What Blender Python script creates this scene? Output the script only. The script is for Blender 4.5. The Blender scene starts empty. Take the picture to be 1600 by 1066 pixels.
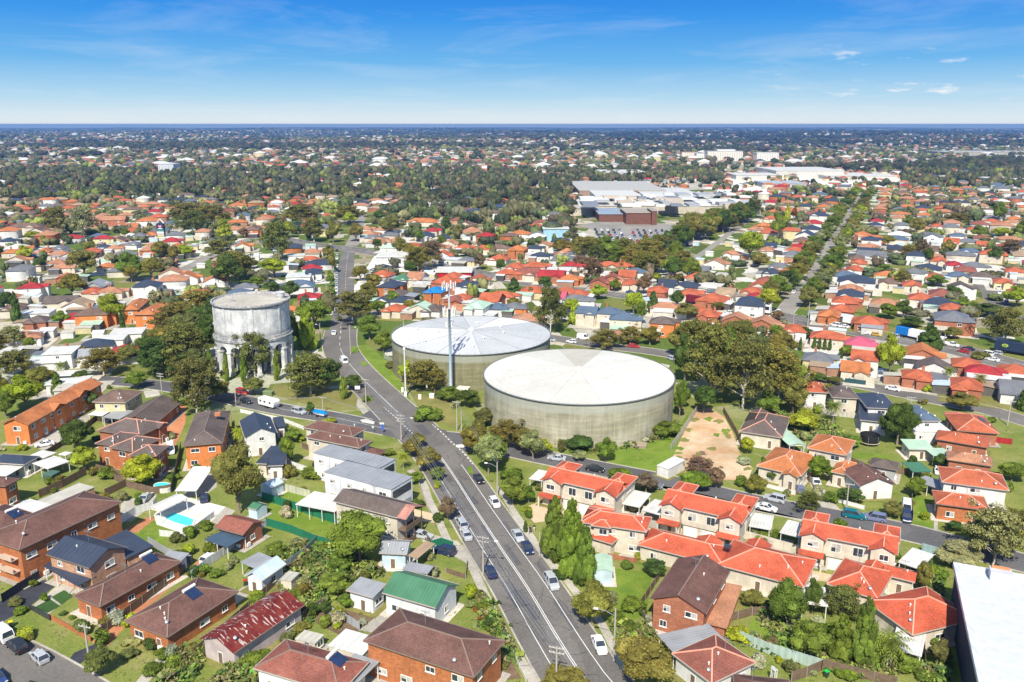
import bpy, math, random
import numpy as np
from mathutils import Vector, Matrix
R = math.radians
sc = bpy.context.scene
col = sc.collection
# ---------------------------------------------------------------- camera, sky, sun
CAMH = 80.0; FPX = 1300.0; PITCH = R(14.61)
cd = bpy.data.cameras.new('camera'); cam = bpy.data.objects.new('camera', cd); col.objects.link(cam)
cam.location = (0, 0, CAMH); cam.rotation_euler = (R(90) - PITCH, 0, 0)
cd.sensor_width = 36; cd.lens = 36 * FPX / 1600; cd.clip_start = 1; cd.clip_end = 60000
sc.camera = cam
SUN_EL, SUN_AZ = 47.0, 8.0           # shadows fall away from the camera and a little to the right
sd = bpy.data.lights.new('sun', 'SUN'); sd.energy = 5.0; sd.angle = R(0.55); sd.color = (1, .94, .81)
sun = bpy.data.objects.new('sun', sd); col.objects.link(sun)
ldir = Vector((math.sin(R(SUN_AZ)) * math.cos(R(SUN_EL)), math.cos(R(SUN_AZ)) * math.cos(R(SUN_EL)), -math.sin(R(SUN_EL))))
sun.rotation_euler = ldir.to_track_quat('-Z', 'Y').to_euler()
W = bpy.data.worlds.new("World"); sc.world = W; W.use_nodes = True
nt = W.node_tree; nt.nodes.clear()
def nd(t, k, **kw):
    n = t.nodes.new(k)
    for a, b in kw.items(): setattr(n, a, b)
    return n
wo = nd(nt, 'ShaderNodeOutputWorld'); bg = nd(nt, 'ShaderNodeBackground'); sky = nd(nt, 'ShaderNodeTexSky', sky_type='NISHITA')
sky.sun_disc = False; sky.sun_elevation = R(SUN_EL); sky.sun_rotation = R(180 + SUN_AZ)
sky.air_density = 1.0; sky.dust_density = 0.6; sky.ozone_density = 2.6; sky.altitude = 80
bg.inputs[1].default_value = 0.12
tc = nd(nt, 'ShaderNodeTexCoord'); sx = nd(nt, 'ShaderNodeSeparateXYZ')
nt.links.new(tc.outputs['Generated'], sx.inputs[0])
def wmath(op, a, b=None):
    n = nd(nt, 'ShaderNodeMath', operation=op)
    for i, v in enumerate((a, b)):
        if v is None: continue
        if isinstance(v, (int, float)): n.inputs[i].default_value = v
        else: nt.links.new(v, n.inputs[i])
    return n.outputs[0]
zz = wmath('MAXIMUM', sx.outputs[2], 0.012)
cx = nd(nt, 'ShaderNodeCombineXYZ')
nt.links.new(wmath('DIVIDE', sx.outputs[0], wmath('ADD', zz, .05)), cx.inputs[0])
nt.links.new(wmath('MULTIPLY', wmath('DIVIDE', sx.outputs[1], wmath('ADD', zz, .05)), .8), cx.inputs[1])
nz = nd(nt, 'ShaderNodeTexNoise'); nz.inputs['Scale'].default_value = .55; nz.inputs['Detail'].default_value = 9; nz.inputs['Roughness'].default_value = .62
nz.inputs['Distortion'].default_value = .5
nt.links.new(cx.outputs[0], nz.inputs['Vector'])
cr = nd(nt, 'ShaderNodeValToRGB'); cr.color_ramp.elements[0].position = .5; cr.color_ramp.elements[1].position = .9
cr.color_ramp.elements[0].color = (0, 0, 0, 1); cr.color_ramp.elements[1].color = (.38, .38, .38, 1)
nt.links.new(nz.outputs[0], cr.inputs[0])
c2 = nd(nt, 'ShaderNodeCombineXYZ'); nt.links.new(wmath('MULTIPLY', sx.outputs[0], 16), c2.inputs[0]); nt.links.new(wmath('MULTIPLY', sx.outputs[2], 70), c2.inputs[1])
n2 = nd(nt, 'ShaderNodeTexNoise'); n2.inputs['Scale'].default_value = 1; n2.inputs['Detail'].default_value = 8; n2.inputs['Roughness'].default_value = .6; nt.links.new(c2.outputs[0], n2.inputs['Vector'])
def wr(v, a, b, c, d):
    q = nd(nt, 'ShaderNodeMapRange'); q.interpolation_type = 'SMOOTHSTEP'; q.inputs[1].default_value = a; q.inputs[2].default_value = b; q.inputs[3].default_value = c; q.inputs[4].default_value = d; nt.links.new(v, q.inputs[0]); return q.outputs[0]
puff = wmath('MULTIPLY', wmath('MULTIPLY', wr(n2.outputs[0], .55, .7, 0, .9), wr(sx.outputs[0], .2, .4, 0, 1)), wmath('MULTIPLY', wr(sx.outputs[2], .012, .03, 0, 1), wr(sx.outputs[2], .06, .095, 1, 0)))
mx = nd(nt, 'ShaderNodeMixRGB'); nt.links.new(wmath('MAXIMUM', puff, cr.outputs[0]), mx.inputs[0])
hs = nd(nt, 'ShaderNodeHueSaturation'); hs.inputs['Saturation'].default_value = 1.0
nt.links.new(sky.outputs[0], hs.inputs['Color'])
gr = nd(nt, 'ShaderNodeValToRGB'); e = gr.color_ramp.elements; e[0].position = 0; e[0].color = (.86, .93, .97, 1); e[1].position = 1; e[1].color = (.025, .25, .85, 1)
for q, c in ((.06, (.78, .9, .97)), (.2, (.5, .77, .97)), (.45, (.18, .53, .95)), (.75, (.06, .36, .93))): el = e.new(q); el.color = (*c, 1)
mr = nd(nt, 'ShaderNodeMapRange'); mr.inputs[1].default_value = 0; mr.inputs[2].default_value = .15; nt.links.new(sx.outputs[2], mr.inputs[0]); nt.links.new(mr.outputs[0], gr.inputs[0])
gs = nd(nt, 'ShaderNodeVectorMath', operation='SCALE'); gs.inputs['Scale'].default_value = 5.5; nt.links.new(gr.outputs[0], gs.inputs[0])
m2 = nd(nt, 'ShaderNodeMapRange'); m2.inputs[1].default_value = .14; m2.inputs[2].default_value = .4; nt.links.new(sx.outputs[2], m2.inputs[0])
mg = nd(nt, 'ShaderNodeMixRGB'); nt.links.new(m2.outputs[0], mg.inputs[0]); nt.links.new(gs.outputs[0], mg.inputs[1]); nt.links.new(hs.outputs[0], mg.inputs[2])
nt.links.new(mg.outputs[0], mx.inputs[1]); mx.inputs[2].default_value = (5.5, 5.65, 5.8, 1)
nt.links.new(mx.outputs[0], bg.inputs[0]); nt.links.new(bg.outputs[0], wo.inputs[0])
vs = sc.view_settings; vs.view_transform = 'Standard'; vs.look = 'None'; vs.exposure = 0.46; vs.gamma = 1; vs.use_curve_mapping = False
sc.cycles.max_bounces = 5; sc.cycles.diffuse_bounces = 2; sc.cycles.glossy_bounces = 2; sc.cycles.transmission_bounces = 2
sc.cycles.transparent_max_bounces = 4; sc.cycles.volume_bounces = 0

# ---------------------------------------------------------------- helpers
random.seed(11)
cp, sp = math.cos(PITCH), math.sin(PITCH)
def g(x, y, z=0.0):
    """point of the photograph (1600 x 1066) -> world point on the level z"""
    a, b = (x - 800) / FPX, (533 - y) / FPX
    d = (a, cp + b * sp, -sp + b * cp)
    t = (z - CAMH) / d[2]
    return Vector((d[0] * t, d[1] * t, z))
def gp(x, y, z=0.0):
    p = g(x, y, z); return (p.x, p.y)
def proj(X, Y, Z=0.0):
    zc = Y * cp - (Z - CAMH) * sp; yc = Y * sp + (Z - CAMH) * cp
    return 800 + FPX * X / zc, 533 - FPX * yc / zc, zc
def hgt(x, yb, yt):
    """height of an upright thing with its foot at pixel row yb and its top at row yt"""
    p = g(x, yb); b = (533 - yt) / FPX
    return CAMH + p.y * (-sp + b * cp) / (cp + b * sp)
def tag(o, label=None, cat=None, group=None, kind=None):
    if label: o['label'] = label
    if cat: o['category'] = cat
    if group: o['group'] = group
    if kind: o['kind'] = kind
    return o
def empty(name, loc, rz=0.0):
    o = bpy.data.objects.new(name, None); col.objects.link(o); o.location = loc; o.rotation_euler[2] = rz
    o.empty_display_size = .5
    return o
def link(name, me, parent=None, color=None, loc=None, rz=None):
    o = bpy.data.objects.new(name, me); col.objects.link(o)
    if parent is not None: o.parent = parent
    if color is not None: o.color = (*color[:3], 1)
    if loc is not None: o.location = loc
    if rz is not None: o.rotation_euler[2] = rz
    return o
class MB:
    def __init__(s): s.v = []; s.f = []; s.m = []
    def face(s, pts, m=0):
        n = len(s.v); s.v += [tuple(p) for p in pts]; s.f.append(tuple(range(n, n + len(pts)))); s.m.append(m)
    def poly(s, vs, fs, m=0):
        n = len(s.v); s.v += [tuple(p) for p in vs]
        for f in fs: s.f.append(tuple(i + n for i in f)); s.m.append(m)
    def box(s, x0, x1, y0, y1, z0, z1, m=0):
        s.poly([(x0, y0, z0), (x1, y0, z0), (x1, y1, z0), (x0, y1, z0), (x0, y0, z1), (x1, y0, z1), (x1, y1, z1), (x0, y1, z1)],
               [(0, 3, 2, 1), (4, 5, 6, 7), (0, 1, 5, 4), (1, 2, 6, 5), (2, 3, 7, 6), (3, 0, 4, 7)], m)
    def hexa(s, lo, hi, m=0):
        """two quads, lower and upper, joined"""
        s.poly(list(lo) + list(hi), [(0, 3, 2, 1), (4, 5, 6, 7), (0, 1, 5, 4), (1, 2, 6, 5), (2, 3, 7, 6), (3, 0, 4, 7)], m)
    def bar(s, a, b, w, h=None, m=0):
        a, b = Vector(a), Vector(b); h = h or w; d = (b - a).normalized()
        u = d.cross(Vector((0, 0, 1)));
        if u.length < 1e-3: u = Vector((1, 0, 0))
        u.normalize(); v = u.cross(d)
        q = [u * (w / 2) * i + v * (h / 2) * j for i, j in ((-1, -1), (1, -1), (1, 1), (-1, 1))]
        s.hexa([a + e for e in q], [b + e for e in q], m)
    def tube(s, pts, rs, n=8, m=0, cap=True):
        pts = [Vector(p) for p in pts]; k0 = len(s.v)
        if not hasattr(rs, '__len__'): rs = [rs] * len(pts)
        for i, p in enumerate(pts):
            d = (pts[min(i + 1, len(pts) - 1)] - pts[max(i - 1, 0)]).normalized()
            u = d.cross(Vector((0, 1, 0) if abs(d.y) < .9 else (1, 0, 0))).normalized(); v = d.cross(u)
            for j in range(n):
                t = 2 * math.pi * j / n; s.v.append(tuple(p + (u * math.cos(t) + v * math.sin(t)) * rs[i]))
        for i in range(len(pts) - 1):
            for j in range(n):
                a = k0 + i * n + j; b = k0 + i * n + (j + 1) % n
                s.f.append((a, b, b + n, a + n)); s.m.append(m)
        if cap:
            s.f.append(tuple(k0 + j for j in range(n))); s.m.append(m)
            s.f.append(tuple(k0 + (len(pts) - 1) * n + j for j in range(n - 1, -1, -1))); s.m.append(m)
    def lathe(s, prof, n=48, m=0, a0=0, a1=2 * math.pi, c=(0, 0)):
        k0 = len(s.v); full = abs(a1 - a0 - 2 * math.pi) < 1e-6; N = n if full else n + 1
        for r, z in prof:
            for j in range(N):
                t = a0 + (a1 - a0) * j / n; s.v.append((c[0] + r * math.cos(t), c[1] + r * math.sin(t), z))
        for i in range(len(prof) - 1):
            for j in range(n):
                a = k0 + i * N + j; b = k0 + i * N + (j + 1) % N
                s.f.append((a, b, b + N, a + N)); s.m.append(m)
    def mesh(s, name, mats, uv=True, smooth=False):
        me = bpy.data.meshes.new(name); me.from_pydata(s.v, [], s.f)
        for mm in (mats if isinstance(mats, (list, tuple)) else [mats]): me.materials.append(mm)
        if any(s.m): me.polygons.foreach_set('material_index', s.m)
        if smooth: me.polygons.foreach_set('use_smooth', [True] * len(s.f))
        me.update()
        if uv:
            L = me.uv_layers.new(name='UVMap').data
            for p in me.polygons:
                n = p.normal
                h = Vector((-n.y, n.x, 0))
                if h.length < .02: h = Vector((1, 0, 0))
                h.normalize(); w = n.cross(h)
                for li in p.loop_indices:
                    c = me.vertices[me.loops[li].vertex_index].co
                    L[li].uv = (c.dot(h), c.dot(w))
        return me
    def obj(s, name, mats, parent=None, color=None, loc=None, rz=None, **k):
        return link(name, s.mesh(name, mats, **k), parent, color, loc, rz)

# ---------------------------------------------------------------- materials
def mat(name):
    m = bpy.data.materials.new(name); m.use_nodes = True
    t = m.node_tree; b = t.nodes['Principled BSDF']; b.inputs['Specular IOR Level'].default_value = .25
    return m, t, b
def L(t, a, b): t.links.new(a, b)
def src_color(t, c):
    if c is None:
        return nd(t, 'ShaderNodeObjectInfo').outputs['Color']
    n = nd(t, 'ShaderNodeRGB'); n.outputs[0].default_value = (*c, 1); return n.outputs[0]
def noise(t, scale, detail=4, vec=None, rough=.6):
    n = nd(t, 'ShaderNodeTexNoise'); n.inputs['Scale'].default_value = scale; n.inputs['Detail'].default_value = detail; n.inputs['Roughness'].default_value = rough
    if vec is not None: L(t, vec, n.inputs['Vector'])
    return n.outputs[0]
def geo(t, scale=(1, 1, 1), rot=(0, 0, 0), kind='Position', loc=(0, 0, 0)):
    m = nd(t, 'ShaderNodeMapping'); m.inputs['Scale'].default_value = scale; m.inputs['Rotation'].default_value = rot; m.inputs['Location'].default_value = loc
    if kind == 'Position': L(t, nd(t, 'ShaderNodeNewGeometry').outputs['Position'], m.inputs[0])
    else: L(t, nd(t, 'ShaderNodeTexCoord').outputs[kind], m.inputs[0])
    return m.outputs[0]
def rng(t, v, a, b, lo=.3, hi=.7):
    n = nd(t, 'ShaderNodeMapRange'); n.inputs[1].default_value = lo; n.inputs[2].default_value = hi; n.inputs[3].default_value = a; n.inputs[4].default_value = b
    L(t, v, n.inputs[0]); return n.outputs[0]
def mul(t, c, v):
    n = nd(t, 'ShaderNodeVectorMath', operation='MULTIPLY'); L(t, c, n.inputs[0])
    L(t, v, n.inputs[1]); return n.outputs[0]
def mixc(t, f, a, b, bt='MIX'):
    n = nd(t, 'ShaderNodeMixRGB', blend_type=bt)
    for i, v in ((0, f), (1, a), (2, b)):
        if isinstance(v, (int, float)): n.inputs[i].default_value = v
        elif isinstance(v, tuple): n.inputs[i].default_value = (*v[:3], 1)
        else: L(t, v, n.inputs[i])
    return n.outputs[0]
def bump(t, b, v, dist, strength=.6):
    n = nd(t, 'ShaderNodeBump'); n.inputs['Distance'].default_value = dist; n.inputs['Strength'].default_value = strength
    L(t, v, n.inputs['Height']); L(t, n.outputs[0], b.inputs['Normal'])
def simple(name, c=None, rough=.7, var=.18, s1=.6, s2=5, metal=0, spec=.25, bmp=0):
    m, t, b = mat(name); p = geo(t, kind='Position')
    v = rng(t, noise(t, s1, 5, p), 1 - var, 1 + var); v2 = rng(t, noise(t, s2, 2, p), 1 - var * .6, 1 + var * .6)
    L(t, mul(t, mul(t, src_color(t, c), v), v2), b.inputs['Base Color'])
    b.inputs['Roughness'].default_value = rough; b.inputs['Metallic'].default_value = metal; b.inputs['Specular IOR Level'].default_value = spec
    if bmp: bump(t, b, noise(t, s2 * 2, 3, p), bmp)
    return m
def wave(t, scale, axis, vec, prof='SIN'):
    n = nd(t, 'ShaderNodeTexWave', wave_type='BANDS', bands_direction=axis, wave_profile=prof); n.inputs['Scale'].default_value = scale
    n.inputs['Distortion'].default_value = .25; L(t, vec, n.inputs['Vector']); return n.outputs['Fac']
def roof_mat(name, kind):
    m, t, b = mat(name); uv = geo(t, kind='UV'); p = geo(t)
    c = src_color(t, None)
    if kind == 'tile':
        w = wave(t, .95, 'Y', uv, 'SAW'); w2 = wave(t, 1.0, 'X', uv)
        c = mul(t, c, rng(t, w, .84, 1.1, 0, 1)); c = mul(t, c, rng(t, w2, .94, 1.05, 0, 1))
        c = mul(t, c, rng(t, noise(t, 3.5, 2, p), .76, 1.24)); c = mul(t, c, rng(t, noise(t, .22, 7, p, .7), .62, 1.28))
        lich = rng(t, noise(t, 1.0, 9, p, .8), 0, .6, .52, .68)
        c = mixc(t, lich, c, mixc(t, .55, c, (.16, .15, .12)))
        b.inputs['Roughness'].default_value = .75; bump(t, b, w, .05)
    else:
        w = wave(t, .55 if kind == 'metal' else .3, 'X', uv)
        c = mul(t, c, rng(t, w, .9, 1.05, 0, 1)); c = mul(t, c, rng(t, noise(t, .3, 5, p), .85, 1.12))
        st = noise(t, 1.0, 5, geo(t, (1.4, .12, 1), kind='UV')); c = mul(t, c, rng(t, st, .9, 1.06))
        b.inputs['Roughness'].default_value = .42; bump(t, b, w, .03, .4)
    L(t, c, b.inputs['Base Color']); return m
def rust_mat():
    m, t, b = mat('rusted_iron'); uv = geo(t, kind='UV'); p = geo(t); w = wave(t, .9, 'X', uv)
    c = mixc(t, rng(t, noise(t, .5, 6, p, .7), 0, 1, .4, .6), (.13, .014, .014), (.2, .035, .025)); c = mul(t, c, rng(t, w, .75, 1.1, 0, 1))
    pale = rng(t, noise(t, 1, 3, geo(t, (2.2, .45, 1), kind='UV'), .5), 0, .9, .58, .62); c = mixc(t, pale, c, (.5, .42, .38))
    c = mixc(t, rng(t, noise(t, .8, 7, geo(t, loc=(3, 8, 0)), .7), 0, .9, .6, .68), c, (.14, .07, .03))
    L(t, c, b.inputs['Base Color']); b.inputs['Roughness'].default_value = .75; return m
def wall_mat(name, kind):
    m, t, b = mat(name); uv = geo(t, kind='UV'); p = geo(t); c = src_color(t, None)
    if kind == 'brick':
        br = nd(t, 'ShaderNodeTexBrick'); br.inputs['Scale'].default_value = 1; br.inputs['Brick Width'].default_value = .5; br.inputs['Row Height'].default_value = .2
        br.inputs['Mortar Size'].default_value = .02; br.inputs['Color1'].default_value = (1.15, 1.1, 1, 1); br.inputs['Color2'].default_value = (.72, .7, .72, 1); br.inputs['Mortar'].default_value = (1.1, 1.2, 1.3, 1)
        L(t, uv, br.inputs['Vector']); c = mul(t, c, br.outputs['Color'])
    elif kind == 'board':
        c = mul(t, c, rng(t, wave(t, 1.2, 'Y', uv, 'SAW'), .86, 1.04, 0, 1))
    c = mul(t, c, rng(t, noise(t, .5, 6, p), .82, 1.14)); st = noise(t, 1.0, 6, geo(t, (1.6, .25, 1), kind='UV')); c = mul(t, c, rng(t, st, .88, 1.08))
    b.inputs['Roughness'].default_value = .85; L(t, c, b.inputs['Base Color']); return m
M = {}
M['tile'] = roof_mat('roof_tile', 'tile'); M['metal'] = roof_mat('roof_metal', 'metal'); M['sheet'] = roof_mat('roof_sheet', 'sheet')
M['rust'] = rust_mat(); M['brick'] = wall_mat('wall_brick', 'brick'); M['render'] = wall_mat('wall_render', 'render'); M['board'] = wall_mat('wall_board', 'board')
M['paint'] = simple('painted_surface', None, .55, .08, .8, 6)
M['carpaint'] = simple('car_paint', None, .22, .03, .6, 3, spec=.6)
M['white'] = simple('white_trim', (.75, .74, .7), .5, .07)
M['glass'] = simple('window_glass', (.035, .045, .06), .08, .3, .4, 1.5, spec=.8)
M['curtain'] = simple('curtain', (.42, .4, .36), .5, .3, .7, 3)
M['dark'] = simple('dark_opening', (.02, .02, .022), .6, .2)
M['rubber'] = simple('rubber', (.02, .02, .02), .8, .1)
M['chrome'] = simple('chrome_lamp', (.75, .75, .72), .2, .05, spec=.8)
M['red_lamp'] = simple('red_lamp', (.45, .02, .02), .3, .05)
M['concrete'] = simple('concrete', (.42, .4, .36), .85, .2, .25, 3)
M['timber'] = simple('timber', (.16, .11, .075), .8, .25, 1, 8)
M['steel'] = simple('galvanised_steel', (.42, .44, .46), .4, .12, metal=.6)
M['solar'] = simple('solar_glass', (.02, .035, .09), .12, .2, .4, 2, spec=.9)
M['water'] = simple('pool_water', (.08, .66, .7), .12, .12, .8, 3, spec=.8)
def asphalt(name, c, c2):
    m, t, b = mat(name); p = geo(t)
    f = rng(t, noise(t, .07, 7, p, .7), 0, 1, .35, .65)
    cc = mixc(t, f, c, c2); cc = mul(t, cc, rng(t, noise(t, 1.8, 6, p), .82, 1.16)); cc = mul(t, cc, rng(t, noise(t, 12, 3, p), .85, 1.15))
    pt = nd(t, 'ShaderNodeTexVoronoi', distance='CHEBYCHEV'); pt.inputs['Scale'].default_value = .11; L(t, geo(t, (1, .35, 1), (0, 0, R(-18))), pt.inputs['Vector'])
    sq = nd(t, 'ShaderNodeSeparateColor'); L(t, pt.outputs['Color'], sq.inputs[0])
    cc = mul(t, cc, rng(t, sq.outputs[0], .9, 1.1, 0, 1))
    L(t, cc, b.inputs['Base Color']); b.inputs['Roughness'].default_value = .85; return m
M['asphalt'] = asphalt('asphalt', (.135, .124, .114), (.18, .166, .152))
M['asphalt2'] = asphalt('asphalt_dark', (.095, .093, .1), (.13, .125, .125))
M['asphalt3'] = asphalt('asphalt_pale', (.24, .225, .2), (.3, .28, .25))
M['paintline'] = simple('road_paint', (.72, .72, .7), .6, .12, 1, 10)
def patch_mat(name, a, b2, s=.5):
    m, t, b = mat(name); p = geo(t)
    cc = mixc(t, rng(t, noise(t, s, 8, p, .7), 0, 1, .38, .62), a, b2); cc = mul(t, cc, rng(t, noise(t, 4, 5, p), .75, 1.25))
    cc = mul(t, cc, rng(t, noise(t, .06, 4, p), .8, 1.2))
    L(t, cc, b.inputs['Base Color']); b.inputs['Roughness'].default_value = .95; return m
M['lawn'] = patch_mat('lawn_grass', (.16, .2, .028), (.26, .26, .065), .22)
M['lush'] = patch_mat('lush_grass', (.11, .19, .018), (.18, .235, .03), .3)
M['dry'] = patch_mat('dry_grass', (.17, .175, .04), (.23, .2, .07), .3)
M['soil'] = patch_mat('garden_soil', (.14, .09, .055), (.2, .14, .09), .6)
M['dirt'] = patch_mat('bare_dirt', (.46, .27, .14), (.56, .45, .31), .1)
M['turf'] = patch_mat('artificial_turf', (.035, .085, .02), (.045, .1, .025), 2)
M['conc'] = patch_mat('concrete_paving', (.36, .33, .28), (.45, .42, .36), .4)
M['beige'] = patch_mat('beige_paving', (.5, .39, .26), (.57, .45, .3), .4)
M['brickpave'] = patch_mat('brick_paving', (.42, .17, .08), (.5, .22, .11), .6)
M['darkpave'] = patch_mat('dark_paving', (.035, .037, .05), (.05, .052, .065), .5)
M['deck'] = patch_mat('pale_deck', (.62, .6, .55), (.7, .68, .63), .5)
def foliage_mat():
    m, t, b = mat('foliage'); gi = nd(t, 'ShaderNodeNewGeometry')
    c = src_color(t, None); oc = geo(t, kind='Position')
    r = rng(t, gi.outputs['Random Per Island'], .55, 1.5, 0, 1); c = mul(t, c, r)
    c = mul(t, c, rng(t, noise(t, .35, 3, oc), .7, 1.35))
    y = rng(t, noise(t, .9, 2, oc), 0, .5, .5, .75); c = mixc(t, y, c, mul(t, c, src_color(t, (1.5, 1.3, .7))))
    L(t, c, b.inputs['Base Color']); b.inputs['Roughness'].default_value = .8; b.inputs['Specular IOR Level'].default_value = .12
    tr = nd(t, 'ShaderNodeBsdfTranslucent'); L(t, mul(t, c, src_color(t, (1.25, 1.3, .6))), tr.inputs[0])
    ms = nd(t, 'ShaderNodeMixShader'); ms.inputs[0].default_value = .22
    L(t, b.outputs[0], ms.inputs[1]); L(t, tr.outputs[0], ms.inputs[2]); L(t, ms.outputs[0], t.nodes['Material Output'].inputs[0])
    return m
M['leaf'] = foliage_mat()
M['bark'] = simple('bark', (.2, .16, .12), .9, .3, 2, 9); M['palebark'] = simple('pale_bark', (.48, .44, .38), .8, .25, 2, 9)

# ---------------------------------------------------------------- automatic labels from where a thing stands
LMK = [(397,520,'the arched water tower'),(737,515,'the farther round reservoir'),(902,600,'the near round reservoir'),(620,665,'the three way junction'),
 (545,392,'the far crossroads'),(612,405,'the filling station canopy'),(985,335,'the shopping centre'),(1290,400,'the long tree lined avenue'),(1230,492,'the foot of the avenue'),
 (1452,535,'the blue and white trucks'),(1375,515,'the orange container truck'),(1150,480,'the red and white truck'),(253,360,'the tall pylon sign'),(1110,690,'the bare dirt block'),(396,357,'the brick flats in the trees'),
 (219,476,'the orange brick flats'),(285,812,'the backyard swimming pool'),(650,925,'the green roofed cottage'),(1060,920,'the brown gabled brick house'),
 (1540,970,'the huge white roof'),(890,860,'the tall conifer clump'),(400,970,'the rusted red roof'),(320,690,'the brown hipped brick flats'),(80,640,'the long orange flats'),
 (1405,670,'the dark blue roofs'),(1390,560,'the bright green street tree'),(1036,500,'the dark roofed brick flats'),(870,430,'the long crimson roof'),
 (681,451,'the bright blue roof'),(747,474,'the mint green roof'),(1487,495,'the wide brick duplex'),(1550,470,'the short grey street'),(1515,389,'the blue roofed mansion'),
 (130,440,'the clump of big gums'),(40,354,'the long brown flats'),(467,442,'the blue roofed workshop'),(570,740,'the twin white modern houses'),(1100,790,'the middle red townhouses'),
 (1330,850,'the last red townhouses'),(905,760,'the first red townhouses'),(90,880,'the navy roofed brick house'),(280,960,'the maroon bungalow'),(1344,531,'the crimson hip roof'),
 (1171,468,'the navy roofed villa'),(30,475,'the dark pine at the edge'),(1500,760,'the lower brick row'),(1590,600,'the edge of the frame'),(560,880,'the giant backyard tree'),(800,900,'the main road')]
AUTO = []
def auto(o, desc, x, y, group=None, cat=None):
    best = min(LMK, key=lambda l: (l[0] - x) ** 2 + ((l[1] - y) * 2.2) ** 2)
    dx, dy = x - best[0], (y - best[1]) * 2.2
    if abs(dx) > 2.2 * abs(dy): rel = 'left of' if dx < 0 else 'right of'
    elif abs(dy) > 2.2 * abs(dx): rel = 'beyond' if dy < 0 else 'below'
    else: rel = ('upper ' if dy < 0 else 'lower ') + ('left of' if dx < 0 else 'right of')
    AUTO.append((o, desc, rel, best[2], dx * dx + dy * dy))
    if cat: o['category'] = cat
    if group: o['group'] = group
ORD = ['nearest', 'second', 'third', 'fourth', 'fifth', 'sixth', 'seventh', 'eighth', 'ninth', 'tenth', 'eleventh', 'twelfth'] + ['%dth' % i for i in range(13, 90)]
def resolve_labels():
    by = {}
    for r in AUTO: by.setdefault((r[1], r[2], r[3]), []).append(r)
    for k, rs in by.items():
        rs.sort(key=lambda r: r[4])
        for i, r in enumerate(rs):
            s = '%s %s %s' % (k[0], k[1], k[2])
            if len(rs) > 1: s += (', closest one' if i == 0 else ', %s closest' % ORD[i])
            r[0]['label'] = s
# ---------------------------------------------------------------- ground, hills, roads
def vn(x, y, s):
    return math.sin(x * s * 1.3 + 1.7 * math.sin(y * s * .9 + .6)) * math.cos(y * s * 1.1 - 1.3 * math.sin(x * s * .7 + 2.1))
def terrain(x, y):
    d = math.hypot(x, y)
    if d < 1500: return 0.0
    k = min(1.0, (d - 1500) / 5000.0)
    h = 20 * vn(x, y, .0011) + 9 * vn(y, x, .0024) + 6 * vn(x + 900, y, .0046)
    far = min(1, max(0, (d - 7000) / 7000.0))
    return k * (h * (1 - .5 * far) + 3) + far * 12 - 3 * k
def ground_mat():
    m, t, b = mat('ground'); p = geo(t)
    sep = nd(t, 'ShaderNodeSeparateXYZ'); L(t, p, sep.inputs[0])
    grass = mixc(t, rng(t, noise(t, .09, 8, p, .7), 0, 1, .35, .65), (.125, .175, .03), (.24, .245, .07)); grass = mixc(t, rng(t, noise(t, .16, 9, geo(t, loc=(9, 5, 0)), .75), 0, .8, .55, .68), grass, (.32, .26, .16))
    grass = mul(t, grass, rng(t, noise(t, 2.5, 5, p), .75, 1.25))
    vo = nd(t, 'ShaderNodeTexVoronoi', distance='CHEBYCHEV'); vo.inputs['Scale'].default_value = .085; vo.inputs['Randomness'].default_value = .85
    L(t, geo(t, (1, .7, 1), (0, 0, R(-14))), vo.inputs['Vector'])
    s2 = nd(t, 'ShaderNodeSeparateColor'); L(t, vo.outputs['Color'], s2.inputs[0])
    cr = nd(t, 'ShaderNodeValToRGB'); cr.color_ramp.interpolation = 'CONSTANT'; e = cr.color_ramp.elements
    e[0].position = 0; e[0].color = (.09, .14, .025, 1); e[1].position = .3; e[1].color = (.42, .39, .33, 1)
    for q, c in ((.42, (.17, .18, .05)), (.58, (.5, .45, .37)), (.68, (.07, .10, .02)), (.8, (.3, .25, .18)), (.88, (.62, .6, .56))):
        n = e.new(q); n.color = (*c, 1)
    L(t, s2.outputs[0], cr.inputs[0])
    town = mul(t, cr.outputs[0], rng(t, noise(t, .7, 6, p), .7, 1.25))
    f = rng(t, sep.outputs[1], 0, .9, 215, 290)
    c = mixc(t, f, grass, town)
    ff = rng(t, sep.outputs[1], 0, 1, 1500, 3200)
    nn = noise(t, .0022, 10, geo(t, (1, .55, 1)), .72); wood = mixc(t, rng(t, nn, 0, 1, .42, .6), (.02, .032, .022), (.06, .07, .045))
    sp_ = nd(t, 'ShaderNodeTexVoronoi'); sp_.inputs['Scale'].default_value = .02; L(t, geo(t, (1, .4, 1)), sp_.inputs['Vector'])
    s3 = nd(t, 'ShaderNodeSeparateColor'); L(t, sp_.outputs['Color'], s3.inputs[0])
    sm = nd(t, 'ShaderNodeMath', operation='MULTIPLY'); L(t, rng(t, s3.outputs[0], 0, 1, .72, .8), sm.inputs[0]); L(t, rng(t, noise(t, .0012, 4, geo(t, (1, .5, 1), loc=(3, 1, 0))), 0, 1, .46, .56), sm.inputs[1])
    wood = mixc(t, sm.outputs[0], wood, (.5, .4, .34))
    c = mixc(t, ff, c, wood)
    L(t, c, b.inputs['Base Color']); b.inputs['Roughness'].default_value = .95; b.inputs['Specular IOR Level'].default_value = .1
    return m
M['ground'] = ground_mat()
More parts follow.
